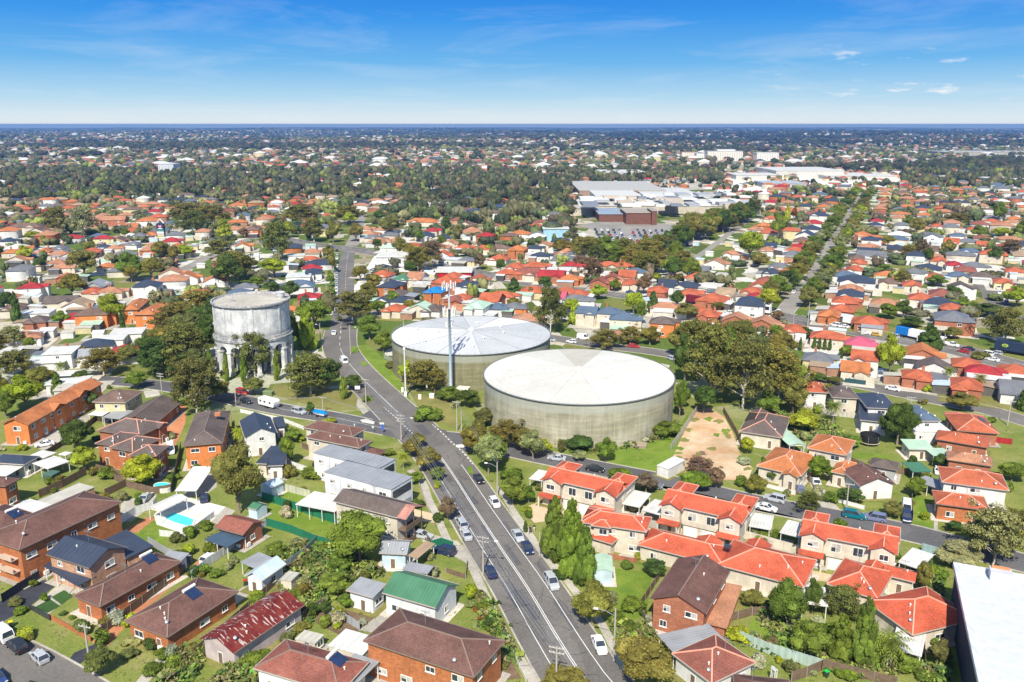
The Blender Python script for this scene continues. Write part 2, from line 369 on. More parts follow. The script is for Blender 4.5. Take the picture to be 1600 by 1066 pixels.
def build_ground():
    rings = [0, 60, 100, 150, 200, 260, 340, 450, 600, 800, 1050, 1400] + [1500 + 250 * i for i in range(1, 14)] + [5200 + 600 * i for i in range(16)] + [15000, 16500, 18000]
    n = 160; v = [(0, 0, 0)]; f = []
    for r in rings[1:]:
        for j in range(n):
            a = 2 * math.pi * j / n
            # finer on the side the camera looks to
            a = a + .55 * math.sin(2 * a - math.pi) * 0
            x, y = r * math.sin(a), r * math.cos(a)
            v.append((x, y, terrain(x, y)))
    for j in range(n): f.append((0, 1 + (j + 1) % n, 1 + j))
    for i in range(len(rings) - 2):
        for j in range(n):
            a = 1 + i * n + j; b = 1 + i * n + (j + 1) % n
            f.append((a, b, b + n, a + n))
    me = bpy.data.meshes.new('ground'); me.from_pydata(v, [], f); me.materials.append(M['ground']); me.update()
    tag(link('ground', me), kind='structure')
build_ground()
def polyline_px(pts): return [Vector(gp(*p)) for p in pts]
def resample(P, step=4.0):
    # Catmull-Rom through the points
    out = []
    for i in range(len(P) - 1):
        p0, p1, p2, p3 = P[max(i - 1, 0)], P[i], P[i + 1], P[min(i + 2, len(P) - 1)]
        k = max(1, int((p2 - p1).length / step))
        for j in range(k):
            t = j / k
            out.append(.5 * ((2 * p1) + (-p0 + p2) * t + (2 * p0 - 5 * p1 + 4 * p2 - p3) * t * t + (-p0 + 3 * p1 - 3 * p2 + p3) * t ** 3))
    out.append(P[-1]); return out
def strip(P, off, w):
    """left/right edges of a ribbon along P"""
    Lf, Rt = [], []
    for i, p in enumerate(P):
        d = (P[min(i + 1, len(P) - 1)] - P[max(i - 1, 0)]).normalized(); n = Vector((-d.y, d.x))
        Lf.append(p + n * (off + w / 2)); Rt.append(p + n * (off - w / 2))
    return Lf, Rt
ROADS = {}
def inside_road(x, y, pad=0):
    for P, w in ROADS.values():
        for i in range(len(P) - 1):
            a, b = P[i], P[i + 1]; d = b - a; q = Vector((x, y)) - a; l2 = d.length_squared
            t = max(0, min(1, q.dot(d) / l2)) if l2 else 0
            if (q - d * t).length < w / 2 + pad: return True
    return False
def ribbon(mb, P, off, w, z, h=0.0):
    Lf, Rt = strip(P, off, w)
    for i in range(len(P) - 1):
        if h: mb.hexa([(*Rt[i], z), (*Rt[i + 1], z), (*Lf[i + 1], z), (*Lf[i], z)], [(*Rt[i], z + h), (*Rt[i + 1], z + h), (*Lf[i + 1], z + h), (*Lf[i], z + h)])
        else: mb.face([(*Rt[i], z), (*Rt[i + 1], z), (*Lf[i + 1], z), (*Lf[i], z)])
def road(key, pts, w, z, m='asphalt', world=False):
    P = resample([Vector(p) for p in pts] if world else polyline_px(pts)); ROADS[key] = (P, w)
    mb = MB(); ribbon(mb, P, 0, w, z); tag(mb.obj('road', M[m]), kind='structure')
def near_any(p, keys, pad):
    for k in keys:
        P, w = ROADS[k]
        for i in range(0, len(P) - 1):
            a, b = P[i], P[i + 1]; d = b - a; q = p - a; t = max(0, min(1, q.dot(d) / max(d.length_squared, 1e-6)))
            if (q - d * t).length < w / 2 + pad: return True
    return False
def kerbs(key, others, z=0.0):
    P, w = ROADS[key]; mb = MB(); P2 = [p for p in P]
    for side in (1, -1):
        seg = []
        Lf, Rt = strip(P2, side * (w / 2 + .12), .01)
        for i in range(len(P2)):
            if near_any(Lf[i], others, .2): 
                if len(seg) > 1: ribbon(mb, seg, 0, .3, z, .15)
                seg = []
            else: seg.append(Lf[i])
        if len(seg) > 1: ribbon(mb, seg, 0, .3, z, .15)
    if mb.f: tag(mb.obj('kerb', M['conc']), kind='structure')
MAIN = [(1010, 1190), (965, 1125), (912, 1060), (867, 990), (825, 920), (780, 853), (745, 800), (692.5, 720), (650, 673), (607, 631), (565, 590), (541, 562), (531, 540), (533, 515)]
road('main', MAIN, 12.6, .045)
road('side', [(-30, 600), (60, 597), (110, 594), (170, 595), (260, 604), (355, 622), (440, 640), (520, 653), (590, 668), (650, 680)], 8.2, .03, 'asphalt2')
road('lower', [(690, 683), (730, 687), (760, 695), (850, 715), (950, 735), (1035, 752), (1110, 770), (1200, 790), (1300, 808), (1400, 828), (1470, 845), (1560, 870), (1700, 905)], 8.0, .03, 'asphalt2')
road('upper', [(848, 526), (905, 535), (945, 541), (1014, 549), (1080, 560), (1180, 578), (1290, 594), (1335, 600), (1394, 612), (1470, 627), (1542, 641), (1600, 658), (1680, 680)], 8.5, .03, 'asphalt')
road('highway', [(430, 372), (500, 384), (560, 391), (640, 405), (712, 420), (800, 438), (894, 452), (965, 460), (1060, 474), (1150, 487), (1220, 495), (1271, 505), (1361, 522), (1487, 545), (1558, 564), (1700, 600)], 15.5, .06, 'asphalt')
road('avenue', [(1222, 493), (1234, 478), (1274, 428), (1296, 388), (1319, 354), (1338, 321), (1352, 300)], 8, .03, 'asphalt3')
road('greenway', [(1060, 425), (1075, 411), (1112, 386), (1153, 355), (1178, 339), (1195, 325)], 5, .03, 'asphalt3')
road('culdesac', [(1600, 500), (1575, 494), (1560, 482), (1556, 468), (1548, 452), (1520, 446)], 11, .03, 'asphalt')
road('corner', [(-90, 985), (-20, 1022), (28, 1046), (85, 1080), (180, 1140)], 10.5, .03, 'asphalt')
road('crossing', [(549, 384), (556, 370), (560, 350), (566, 335)], 9, .05, 'asphalt3')
road('backstreet', [(-20, 428), (40, 425), (120, 440), (180, 470), (250, 440), (330, 400), (400, 372), (480, 385)], 7, .02, 'asphalt3')
road('mainup', [(532, 519), (533.5, 500), (539, 465), (541, 420), (545, 392), (549, 384)], 8.6, .04)
kerbs('main', ['side', 'mainup', 'lower', 'highway']); kerbs('side', ['main']); kerbs('lower', ['main']); kerbs('upper', []); kerbs('highway', ['main', 'avenue']); kerbs('corner', []); kerbs('avenue', ['highway'])
def roundels():
    # flared mouths of the two side streets at the junction
    for name, pts, m in (('road', [(598, 655), (612, 672), (622, 690), (650, 700), (668, 712), (640, 672), (610, 640), (585, 622), (580, 640), (560, 652), (565, 668)], 'asphalt2'),
                         ('road', [(655, 656), (672, 661), (690, 671), (745, 685), (770, 690), (760, 700), (735, 702), (722, 712), (730, 738), (700, 712), (680, 690)], 'asphalt2')):
        mb = MB(); mb.face([g(x, y, .037) for x, y in pts]); tag(mb.obj(name, M[m]), kind='structure')
roundels()
def lines():
    P, w = ROADS['main']; mb = MB()
    lo = [p for p in P if 0 < p.y < 196]; hi = [p for p in P if 222 < p.y < 300]
    for o_ in (-.16, .16): ribbon(mb, lo, o_, .13, .052)
    ribbon(mb, hi, 0, .14, .052)
    for side in (1, -1): ribbon(mb, [p for p in P if 0 < p.y < 190], side * 3.45, .13, .052)
    top = [p for p in P if p.y > 300]
    for i in range(0, len(top) - 1, 2): ribbon(mb, top[i:i + 2], 0, .15, .052)
    for pts in ([(600, 637), (612, 647), (628, 662), (643, 676), (658, 692)], [(676, 664), (690, 676), (704, 690), (722, 706), (740, 727)]):
        Q = resample(polyline_px(pts), .9)
        for i in range(0, len(Q) - 1, 2): ribbon(mb, Q[i:i + 2], 0, .28, .053)
    tag(mb.obj('road_marking', M['paintline']), kind='structure')
    P, w = ROADS['mainup']; mb = MB()
    for i in range(0, len(P) - 1, 2): ribbon(mb, P[i:i + 2], 0, .14, .05)
    tag(mb.obj('road_marking', M['paintline']), kind='structure')
    P, w = ROADS['highway']; mb = MB()
    for o_ in (-3.4, 0, 3.4):
        for i in range(0, len(P) - 1, 2 if o_ else 1): ribbon(mb, P[i:i + 2], o_, .16, .068)
    tag(mb.obj('road_marking', M['paintline']), kind='structure')
    P, w = ROADS['side']; mb = MB(); s = [p for p in P if -75 < p.x < -30]; ribbon(mb, s, .25, .12, .038); tag(mb.obj('road_marking', M['paintline']), kind='structure')
lines()
def side_curb():
    # dark repaired strips and manholes on the main road
    P, w = ROADS['main']
    for i, (x, y) in enumerate(((775, 866), (693, 742), (732, 812), (850, 1000), (640, 668), (600, 620))):
        mb = MB(); c = g(x, y, .05); mb.lathe([(0.0, 0), (.42, 0)], 14); tag(mb.obj('manhole_cover', M['asphalt2'], loc=c), kind='structure')
side_curb()
def repairs():
    r_ = random.Random(8); P, w = ROADS['main']; n = len(P)
    for i in range(26):
        k = r_.randrange(4, n - 30); off = r_.uniform(-5, 5); ln = r_.randrange(1, 3); mb = MB(); ribbon(mb, P[k:k + ln + 1], off, r_.uniform(.8, 2.4), .0475 + i * .0001); tag(mb.obj('road_patch', M[r_.choice(('asphalt2', 'asphalt'))]), kind='structure')
    mb = MB()
    for i in range(60):
        k = r_.randrange(4, n - 30); p = P[k]; d = (P[k + 1] - P[k]).normalized(); q = p + Vector((-d.y, d.x)) * r_.uniform(-5.5, 5.5); a = math.atan2(d.y, d.x) + r_.choice((0, 1.57)) + r_.uniform(-.3, .3); pts = [q]
        for j in range(r_.randrange(5, 14)): a += r_.uniform(-.35, .35); pts.append(pts[-1] + Vector((math.cos(a), math.sin(a))) * .6)
        ribbon(mb, pts, 0, .09, .0508)
    tag(mb.obj('road_cracks', M['darkpave']), kind='structure')
repairs()
def patch(name, pts, m, z=.02, h=0):
    mb = MB(); q = [g(x, y, z) for x, y in pts]
    a = sum(q[i].x * q[(i + 1) % len(q)].y - q[(i + 1) % len(q)].x * q[i].y for i in range(len(q)))
    if a < 0: q.reverse()
    mb.face(q)
    if h:
        mb = MB(); n = len(q); mb.v = [tuple(p) for p in q] + [(p.x, p.y, z + h) for p in q]
        mb.f = [tuple(range(n, 2 * n))] + [(i, (i + 1) % n, (i + 1) % n + n, i + n) for i in range(n)]; mb.m = [0] * (n + 1)
    tag(mb.obj(name, M[m]), kind='structure')
def track(name, pts, w, m, z=.02, step=3):
    mb = MB(); ribbon(mb, resample(polyline_px(pts), step), 0, w, z); tag(mb.obj(name, M[m]), kind='structure')
PATCH = [('dirt_lot', 'dirt', [(1090,640),(1110,637),(1132,652),(1147,680),(1155,707),(1176,732),(1168,752),(1110,748),(1050,740),(1050,718),(1060,695),(1075,662)]),
 ('driveway', 'beige', [(815,795),(840,785),(907,795),(990,818),(1150,862),(1240,885),(1330,905),(1326,915),(1236,900),(1010,845),(905,812),(850,815),(835,817)]),
 ('driveway', 'brickpave', [(840,785),(850,775),(905,790),(900,797)]),
 ('driveway', 'brickpave', [(282,628),(291,635),(290,660),(274,697),(255,696),(244,684),(277,652)]),
 ('driveway', 'conc', [(48,690),(122,645),(135,640),(142,650),(112,690),(85,705),(62,702)]),
 ('parking_area', 'conc', [(188,795),(190,782),(214,778),(245,772),(240,788),(205,815),(190,815)]),
 ('driveway', 'conc', [(308,742),(343,733),(338,762),(318,775),(288,778),(290,765)]),
 ('driveway', 'conc', [(212,1066),(250,1022),(310,970),(385,913),(398,908),(408,915),(330,975),(262,1030),(232,1066)]),
 ('driveway', 'brickpave', [(270,910),(285,903),(352,857),(345,852),(325,862),(300,885)]),
 ('path', 'brickpave', [(142,1004),(168,1010),(200,975),(275,912),(268,906),(190,968)]),
 ('path', 'brickpave', [(188,832),(230,808),(246,808),(215,832)]),
 ('driveway', 'darkpave', [(-20,985),(-20,950),(60,908),(92,905),(88,914),(46,948)]),
 ('patio', 'conc', [(46,950),(90,915),(122,918),(112,930),(76,960)]),
 ('artificial_turf', 'turf', [(80,933),(100,922),(116,931),(96,945)]), ('artificial_turf', 'turf', [(54,949),(78,936),(94,947),(74,958)]),
 ('driveway', 'darkpave', [(100,1040),(116,1020),(152,1005),(158,1012),(118,1043)]),
 ('garden_bed', 'soil', [(490,972),(505,950),(550,948),(590,960),(572,985),(530,992)]),
 ('path', 'conc', [(553,945),(560,938),(618,957),(610,968)]), ('patio', 'conc', [(560,985),(590,962),(608,966),(590,990)]),
 ('driveway', 'conc', [(650,830),(688,838),(712,852),(706,866),(690,868),(664,852)]), ('driveway', 'conc', [(704,866),(720,850),(745,872),(738,885)]),
 ('driveway', 'beige', [(634,792),(690,806),(684,818),(640,812)]),
 ('footpath', 'conc', [(553,628),(561,624),(578,644),(568,648)]),
 ('driveway', 'conc', [(1262,745),(1278,748),(1296,778),(1318,802),(1288,802),(1274,778)]), ('driveway', 'conc', [(1036,752),(1040,738),(1055,736),(1056,755)]),
 ('driveway', 'brickpave', [(1228,752),(1250,748),(1250,768),(1236,775)]), ('driveway', 'conc', [(1155,672),(1222,690),(1222,700),(1180,700),(1160,690)]),
 ('driveway', 'darkpave', [(430,695),(445,672),(450,690),(447,745),(440,752),(428,720)]),
 ('driveway', 'conc', [(224,612),(248,608),(250,618),(228,622)]), ('driveway', 'conc', [(905,535),(918,515),(930,517),(922,540)]),
 ('driveway', 'conc', [(1382,602),(1392,598),(1402,612),(1392,614)]), ('driveway', 'conc', [(1545,635),(1552,605),(1560,607),(1558,640)]),
 ('driveway', 'conc', [(1410,790),(1422,788),(1424,822),(1410,822)]), ('path', 'conc', [(1460,805),(1466,805),(1464,848),(1458,848)]),
 ('garden_bed', 'dry', [(745,935),(768,930),(800,990),(808,1030),(795,1035),(760,985)]),
 ('garden_bed', 'soil', [(772,1022),(790,1018),(815,1060),(795,1062)]),
 ('pool_deck', 'deck', [(240,805),(262,780),(298,778),(352,792),(330,815),(290,835),(245,820)]),
 ('pool_deck', 'conc', [(330,815),(352,792),(368,798),(345,822)]),
 ('dry_verge', 'dry', [(430,600),(560,612),(556,640),(505,640),(420,615)]), ('dry_verge', 'dry', [(640,612),(700,625),(718,672),(672,655),(655,640)]),
 ('lush_lawn', 'lush', [(552,541),(575,538),(615,575),(640,622),(648,634),(566,566)]), ('lush_lawn', 'lush', [(955,705),(1065,660),(1080,640),(1060,690),(1035,745),(950,727)]),
 ('lush_lawn', 'lush', [(1072,712),(1080,702),(1100,702),(1110,712),(1100,720),(1080,720)]), ('lush_lawn', 'lush', [(385,790),(445,760),(500,790),(530,812),(510,838),(400,815)]),
 ('lush_lawn', 'lush', [(935,885),(1020,895),(1010,960),(990,970),(935,930)]), ('lush_lawn', 'lush', [(1180,960),(1240,985),(1260,1030),(1200,1015),(1165,995)]),
 ('lush_lawn', 'lush', [(430,870),(490,845),(560,870),(540,930),(470,945),(415,900)]), ('lush_lawn', 'lush', [(1325,705),(1395,712),(1385,722),(1325,715)]),
 ('lush_lawn', 'lush', [(1465,885),(1474,882),(1512,1066),(1480,1066)]), ('lush_lawn', 'lush', [(205,825),(235,812),(270,825),(255,850),(215,845)]),
 ('lawn', 'lawn', [(270,868),(300,840),(338,828),(340,850),(300,872)]), ('lawn', 'lush', [(1424,760),(1462,790),(1462,840),(1424,830)]),
 ('building_yard', 'conc', [(870,775),(880,770),(1240,845),(1240,870),(1000,820)]), ('yard', 'deck', [(540,470),(585,400),(650,410),(640,425),(590,425),(560,470)]),
 ('loading_yard', 'deck', [(1120,300),(1135,270),(1400,270),(1425,290),(1250,303)]), ('loading_yard', 'conc', [(930,300),(950,281),(1120,282),(1110,296)]), ('park_lawn', 'lush', [(690,343),(700,337),(775,340),(770,346)]), ('car_park', 'asphalt3', [(905,352),(960,342),(1060,352),(1110,362),(1085,385),(1030,388),(960,372)])]
_z = .008
for nm, m_, pts in PATCH:
    _z += .0006 if m_ not in ('turf',) else 0
    patch(nm, pts, m_, _z + (.012 if m_ == 'turf' else 0) if m_ != 'lush' else .004 + _z * .1)
_r = random.Random(4)
for i in range(26):
    cx_, cy_ = _r.uniform(1058, 1160), _r.uniform(648, 748)
    if i < 14: t_ = _r.random(); cx_, cy_ = (1086 - 34 * t_, 650 + 75 * t_) if i % 2 else (1118 + 50 * t_, 648 + 85 * t_)
    if cx_ < 1090 - (cy_ - 640) * .45 or cx_ > 1112 + (cy_ - 637) * .62: continue
    patch('grass_patch', [(cx_ + _r.uniform(3, 11) * math.cos(a_ * .7), cy_ + _r.uniform(1.2, 4.5) * math.sin(a_ * .7)) for a_ in range(9)], _r.choice(('lush', 'dry', 'dry', 'soil')), .062 + i * .0006)
track('footpath', [(640, 735), (660, 752), (670, 780), (682, 805), (700, 846), (709, 847), (732, 875), (767, 950), (790, 995), (825, 1050), (850, 1090)], 1.6, 'conc', .03)
track('footpath', [(780, 760), (800, 795), (825, 832), (838, 850), (880, 900), (915, 945), (940, 975), (962, 1018), (985, 1066)], 1.5, 'conc', .03)
track('footpath', [(990, 752), (1100, 775), (1200, 800), (1300, 825)], 1.3, 'conc', .03)
for pts in ([(563, 657), (572, 655), (586, 660), (584, 663), (566, 660)], [(592, 661), (600, 661), (600, 664), (594, 664)], [(712, 696), (722, 695), (728, 699), (716, 700)]):
    patch('traffic_island', pts, 'deck', .05, .14)
for pts in ([(548, 543), (556, 541), (562, 549), (556, 552), (549, 550)], [(562, 566), (570, 565), (575, 571), (568, 573)], [(730, 731), (737, 729), (740, 740), (733, 742)], [(677, 751), (686, 744), (690, 752), (682, 760)], [(567, 622), (575, 618), (583, 624), (576, 630)]):
    patch('planted_island', pts, 'lush', .05, .16)
# ---------------------------------------------------------------- buildings
RC = {'o': (.47, .165, .06), 'O': (.44, .115, .055), 'p': (.42, .2, .115), 'r': (.36, .03, .035), 'n': (.045, .058, .09), 'g': (.16, .165, .18), 'b': (.17, .11, .085),
      'w': (.64, .63, .6), 'l': (.42, .58, .45), 'u': (.02, .2, .5), 'k': (.1, .14, .2), 'T': (.5, .1, .05), 'B': (.15, .075, .06), 'G': (.07, .19, .11), 'm': (.26, .09, .065),
      't': (.36, .26, .17), 's': (.3, .31, .33), 'R': (.17, .02, .02), 'P': (.55, .1, .16), 'c': (.5, .47, .4), 'A': (.06, .1, .15), 'd': (.13, .1, .09), 'L': (.5, .6, .68)}
WC = {'o': ('brick', (.42, .15, .06)), 'b': ('brick', (.36, .14, .08)), 'c': ('render', (.58, .52, .42)), 'w': ('render', (.66, .65, .62)), 'y': ('render', (.6, .52, .3)), 'p': ('brick', (.48, .28, .18)),
      'g': ('render', (.34, .34, .34)), 'W': ('board', (.7, .71, .72)), 'u': ('board', (.03, .2, .38)), 'l': ('board', (.5, .62, .68)), 'k': ('board', (.3, .38, .44)), 'O': ('render', (.6, .2, .06)), 'z': ('board', (.5, .42, .4))}
RN = {'o': 'orange', 'O': 'red orange', 'p': 'pale terracotta', 'r': 'crimson', 'n': 'charcoal', 'g': 'grey', 'b': 'brown', 'w': 'white', 'l': 'mint green', 'u': 'bright blue', 'k': 'steel blue', 't': 'tan', 's': 'silver', 'P': 'pink', 'm': 'red brown', 'd': 'dark brown', 'G': 'green'}
WN = {'o': 'orange brick', 'b': 'red brick', 'c': 'cream', 'w': 'white', 'y': 'yellow', 'p': 'pale brick', 'g': 'grey', 'W': 'white board', 'u': 'blue', 'O': 'orange', 'l': 'pale blue', 'k': 'blue grey', 'z': 'pink grey'}
def roof_faces(mb, w, d, h, kind, pitch=.42, th=.16, c=(0, 0), oh=0.0):
    """roof over a w x d rectangle (eave to eave) centred on c, eave at height h; returns ridge lines"""
    x0, x1, y0, y1 = c[0] - w / 2, c[0] + w / 2, c[1] - d / 2, c[1] + d / 2
    lo = h - th; E = [(x0, y0, h), (x1, y0, h), (x1, y1, h), (x0, y1, h)]; Q = [(a, b, lo) for a, b, _ in E]
    if kind == 'flat':
        mb.poly(E + Q, [(0, 1, 2, 3), (7, 6, 5, 4), (0, 4, 5, 1), (1, 5, 6, 2), (2, 6, 7, 3), (3, 7, 4, 0)]); return []
    if kind in ('sk', 'skb', 'skl', 'skr'):
        r = {'sk': d, 'skb': d, 'skl': w, 'skr': w}[kind] * .09
        up = {'sk': (2, 3), 'skb': (0, 1), 'skl': (1, 2), 'skr': (0, 3)}[kind]
        E = [(a, b, z + (r if i in up else 0)) for i, (a, b, z) in enumerate(E)]; Q = [(a, b, z - th) for a, b, z in E]
        mb.poly(E + Q, [(0, 1, 2, 3), (7, 6, 5, 4), (0, 4, 5, 1), (1, 5, 6, 2), (2, 6, 7, 3), (3, 7, 4, 0)]); return []
    ring = [(0, 4, 5, 1), (1, 5, 6, 2), (2, 6, 7, 3), (3, 7, 4, 0), (7, 6, 5, 4)]
    if kind == 'hip':
        rh = min(w, d) / 2 * pitch
        if w >= d: a, b = (x0 + d / 2, c[1], h + rh), (x1 - d / 2 + 1e-3, c[1], h + rh); fs = [(0, 1, 9, 8), (1, 2, 9), (2, 3, 8, 9), (3, 0, 8)]
        else: a, b = (c[0], y0 + w / 2, h + rh), (c[0], y1 - w / 2 + 1e-3, h + rh); fs = [(0, 1, 8), (1, 2, 9, 8), (2, 3, 9), (3, 0, 8, 9)]
        mb.poly(E + Q + [a, b], fs + ring)
        cs = [(E[0], a), (E[3], a), (E[1], b), (E[2], b), (a, b)] if w >= d else [(E[0], a), (E[1], a), (E[2], b), (E[3], b), (a, b)]
        return cs
    if kind == 'gx':
        rh = d / 2 * pitch; a, b = (x0, c[1], h + rh), (x1, c[1], h + rh); al, bl = (x0, c[1], h + rh - th), (x1, c[1], h + rh - th)
        mb.poly(E + Q + [a, b, al, bl], [(0, 1, 9, 8), (2, 3, 8, 9), (5, 4, 10, 11), (7, 6, 11, 10), (0, 4, 5, 1), (2, 6, 7, 3), (0, 8, 10, 4), (8, 3, 7, 10), (1, 5, 11, 9), (9, 11, 6, 2)]); return [(a, b)]
    rh = w / 2 * pitch; a, b = (c[0], y0, h + rh), (c[0], y1, h + rh); al, bl = (c[0], y0, h + rh - th), (c[0], y1, h + rh - th)
    mb.poly(E + Q + [a, b, al, bl], [(3, 0, 8, 9), (1, 2, 9, 8), (4, 7, 11, 10), (6, 5, 10, 11), (3, 7, 4, 0), (1, 5, 6, 2), (0, 4, 10, 8), (8, 10, 5, 1), (2, 6, 11, 9), (9, 11, 7, 3)]); return [(a, b)]
def wall_faces(mb, w, d, h, kind, pitch, c=(0, 0), inset=.45, z0=0.0):
    x0, x1, y0, y1 = c[0] - w / 2 + inset, c[0] + w / 2 - inset, c[1] - d / 2 + inset, c[1] + d / 2 - inset
    t = h - .1
    mb.poly([(x0, y0, z0), (x1, y0, z0), (x1, y1, z0), (x0, y1, z0), (x0, y0, t), (x1, y0, t), (x1, y1, t), (x0, y1, t)], [(0, 1, 5, 4), (1, 2, 6, 5), (2, 3, 7, 6), (3, 0, 4, 7), (4, 5, 6, 7)])
    if kind == 'gx':
        r = (d / 2 - inset) * pitch
        for x in (x0, x1):
            s = 1 if x == x1 else -1; f = [(x, y0, t), (x, y1, t), (x, c[1], t + r)]; mb.face(f if s > 0 else f[::-1])
    if kind == 'gy':
        r = (w / 2 - inset) * pitch
        for y in (y0, y1):
            f = [(x0, y, t), (x1, y, t), (c[0], y, t + r)]; mb.face(f if y == y0 else f[::-1])
_wcache = {}
def window_mesh(w, h, v=None):
    v = random.randrange(3) if v is None else v; k = (round(w, 1), round(h, 1), v)
    if k not in _wcache:
        mb = MB(); a, b = w / 2, h / 2; f = .09
        mb.box(-a, a, -.06, .02, -b, -b + f, 0); mb.box(-a, a, -.06, .02, b - f, b, 0); mb.box(-a, -a + f, -.06, .02, -b + f, b - f, 0); mb.box(a - f, a, -.06, .02, -b + f, b - f, 0)
        mb.box(-.035, .035, -.05, .02, -b + f, b - f, 0); mb.box(-a + f, -.035, -.02, .01, -b + f, b - f, 1); mb.box(.035, a - f, -.02, .01, -b + f, b - f, 2 if v else 1)
        if v > 1: mb.box(-a + f, -.035, -.03, -.02, 0, b - f, 2)
        mb.box(-a - .08, a + .08, -.14, .02, -b - .08, -b, 0)
        _wcache[k] = mb.mesh('window', [M['white'], M['glass'], M['curtain']], uv=False)
    return _wcache[k]
def garage_mesh(w):
    k = ('g', w)
    if k not in _wcache:
        mb = MB(); mb.box(-w / 2, w / 2, -.06, .02, 0, 2.2, 0)
        for i in range(1, 6): mb.box(-w / 2 + .05, w / 2 - .05, -.075, -.05, i * .36, i * .36 + .03, 0)
        _wcache[k] = mb.mesh('garage_door', [M['white'], M['glass']], uv=False)
    return _wcache[k]
def door_mesh():
    if 'd' not in _wcache:
        mb = MB(); mb.box(-.5, .5, -.05, .02, 0, 2.1, 0); mb.box(-.4, .4, -.07, -.04, .1, 2.0, 1); _wcache['d'] = mb.mesh('door', [M['white'], M['timber']], uv=False)
    return _wcache['d']
def put(root, me, x, y, z, side, name):
    """a fitting on a wall; side 0 front(-y) 1 right(+x) 2 back(+y) 3 left(-x)"""
    o = link(name, me, root, loc=(x, y, z), rz=(0, math.pi / 2, math.pi, -math.pi / 2)[side]); return o
HOUSES = []; YARD = []
def rectangle(A, B, C, h):
    a, b, c = g(*A, h), g(*B, h), g(*C, h)
    u = (b - a); w = u.length; u.normalize(); n = Vector((-u.y, u.x, 0)); d = (c - b).dot(n)
    if d < 0: d = -d; n = -n
    ctr = (a + b) / 2 + n * d / 2
    return ctr.x, ctr.y, math.atan2(u.y, u.x), w, d
def fittings(root, w, d, h, rnd, blocks=None, near=True, skip=(), c=(0, 0), inset=.45, doors=True, dens=1.0):
    st = 2 if h > 4.6 else 1
    x0, x1, y0, y1 = c[0] - w / 2 + inset, c[0] + w / 2 - inset, c[1] - d / 2 + inset, c[1] + d / 2 - inset
    for side in (0, 1, 2, 3):
        if side in skip: continue
        if near and side in (0, 1) and rnd.random() < .35:
            mb = MB(); mb.box(-.45, .45, -.4, .02, 0, .7); put(root, mb.mesh('air_conditioner', M['white'], uv=False), *((c[0] + (x1 - x0) * .3, y0, .3) if side == 0 else (x1, c[1] - (y1 - y0) * .31, .3)), side, 'air_conditioner')
        Ln = (x1 - x0) if side in (0, 2) else (y1 - y0)
        n = max(1, int(Ln / 3.9 * dens))
        for s in range(st):
            z = (h / st) * s + (1.55 if h > 2.6 else 1.3)
            if z + .7 > h - .15: continue
            for i in range(n):
                if n > 1 and rnd.random() < .16: continue
                q = -Ln / 2 + Ln * (i + .5) / n + rnd.uniform(-.35, .35); ww = rnd.choice((1.2, 1.6, 2.0)); hh = rnd.choice((1.0, 1.2))
                if abs(q) + ww / 2 > Ln / 2 - .1: continue
                if side == 0: p = (c[0] + q, y0, z)
                elif side == 2: p = (c[0] + q, y1, z)
                elif side == 1: p = (x1, c[1] + q, z)
                else: p = (x0, c[1] + q, z)
                if doors and s == 0 and side == 0 and i == n // 2: put(root, door_mesh(), p[0], p[1], 0.02, side, 'door')
                else: put(root, window_mesh(ww, hh), *p, side, 'window')
def caps(mb, lines, w=.2):
    for a, b in lines:
        if (Vector(a) - Vector(b)).length > .5: mb.bar(Vector(a) + Vector((0, 0, .03)), Vector(b) + Vector((0, 0, .03)), w, .14)
def pitch_of(k): return .42
def H(label, A, B, C, h, kind, rc, wc, rm='tile', cap=None, name='house', cat='house', pitch=.42, seed=None, skip=(), extra=(), gut=True, win=True, inset=.45, z0=0, group=None, posts=False, open_=False, reg=True):
    cxx, cyy, rz, w, d = rectangle(A, B, C, h); rnd = random.Random(hash((A, B)) & 0xffff if seed is None else seed)
    root = empty(name, (cxx, cyy, 0), rz); tag(root, label, cat, group)
    if reg: HOUSES.append((cxx, cyy, max(w, d) / 2, proj(cxx, cyy, h)))
    pass
    body(root, w, d, h, kind, rc, wc, rm, cap, pitch, rnd, skip, gut, win, inset, open_=open_)
    for (fx, fy, fw, fd, eh, ek) in extra:      # wings in fractions of the main rectangle
        body(root, fw * w, fd * d, eh, ek, rc, wc, rm, cap, pitch, rnd, (2,), gut, win, inset, c=(fx * w, fy * d))
    root['dim'] = (w, d)
    if h > 3.2 and kind in ('hip', 'gx', 'gy') and not open_ and cat != 'shed': clutter(root, h, int(A[0]))
    return root
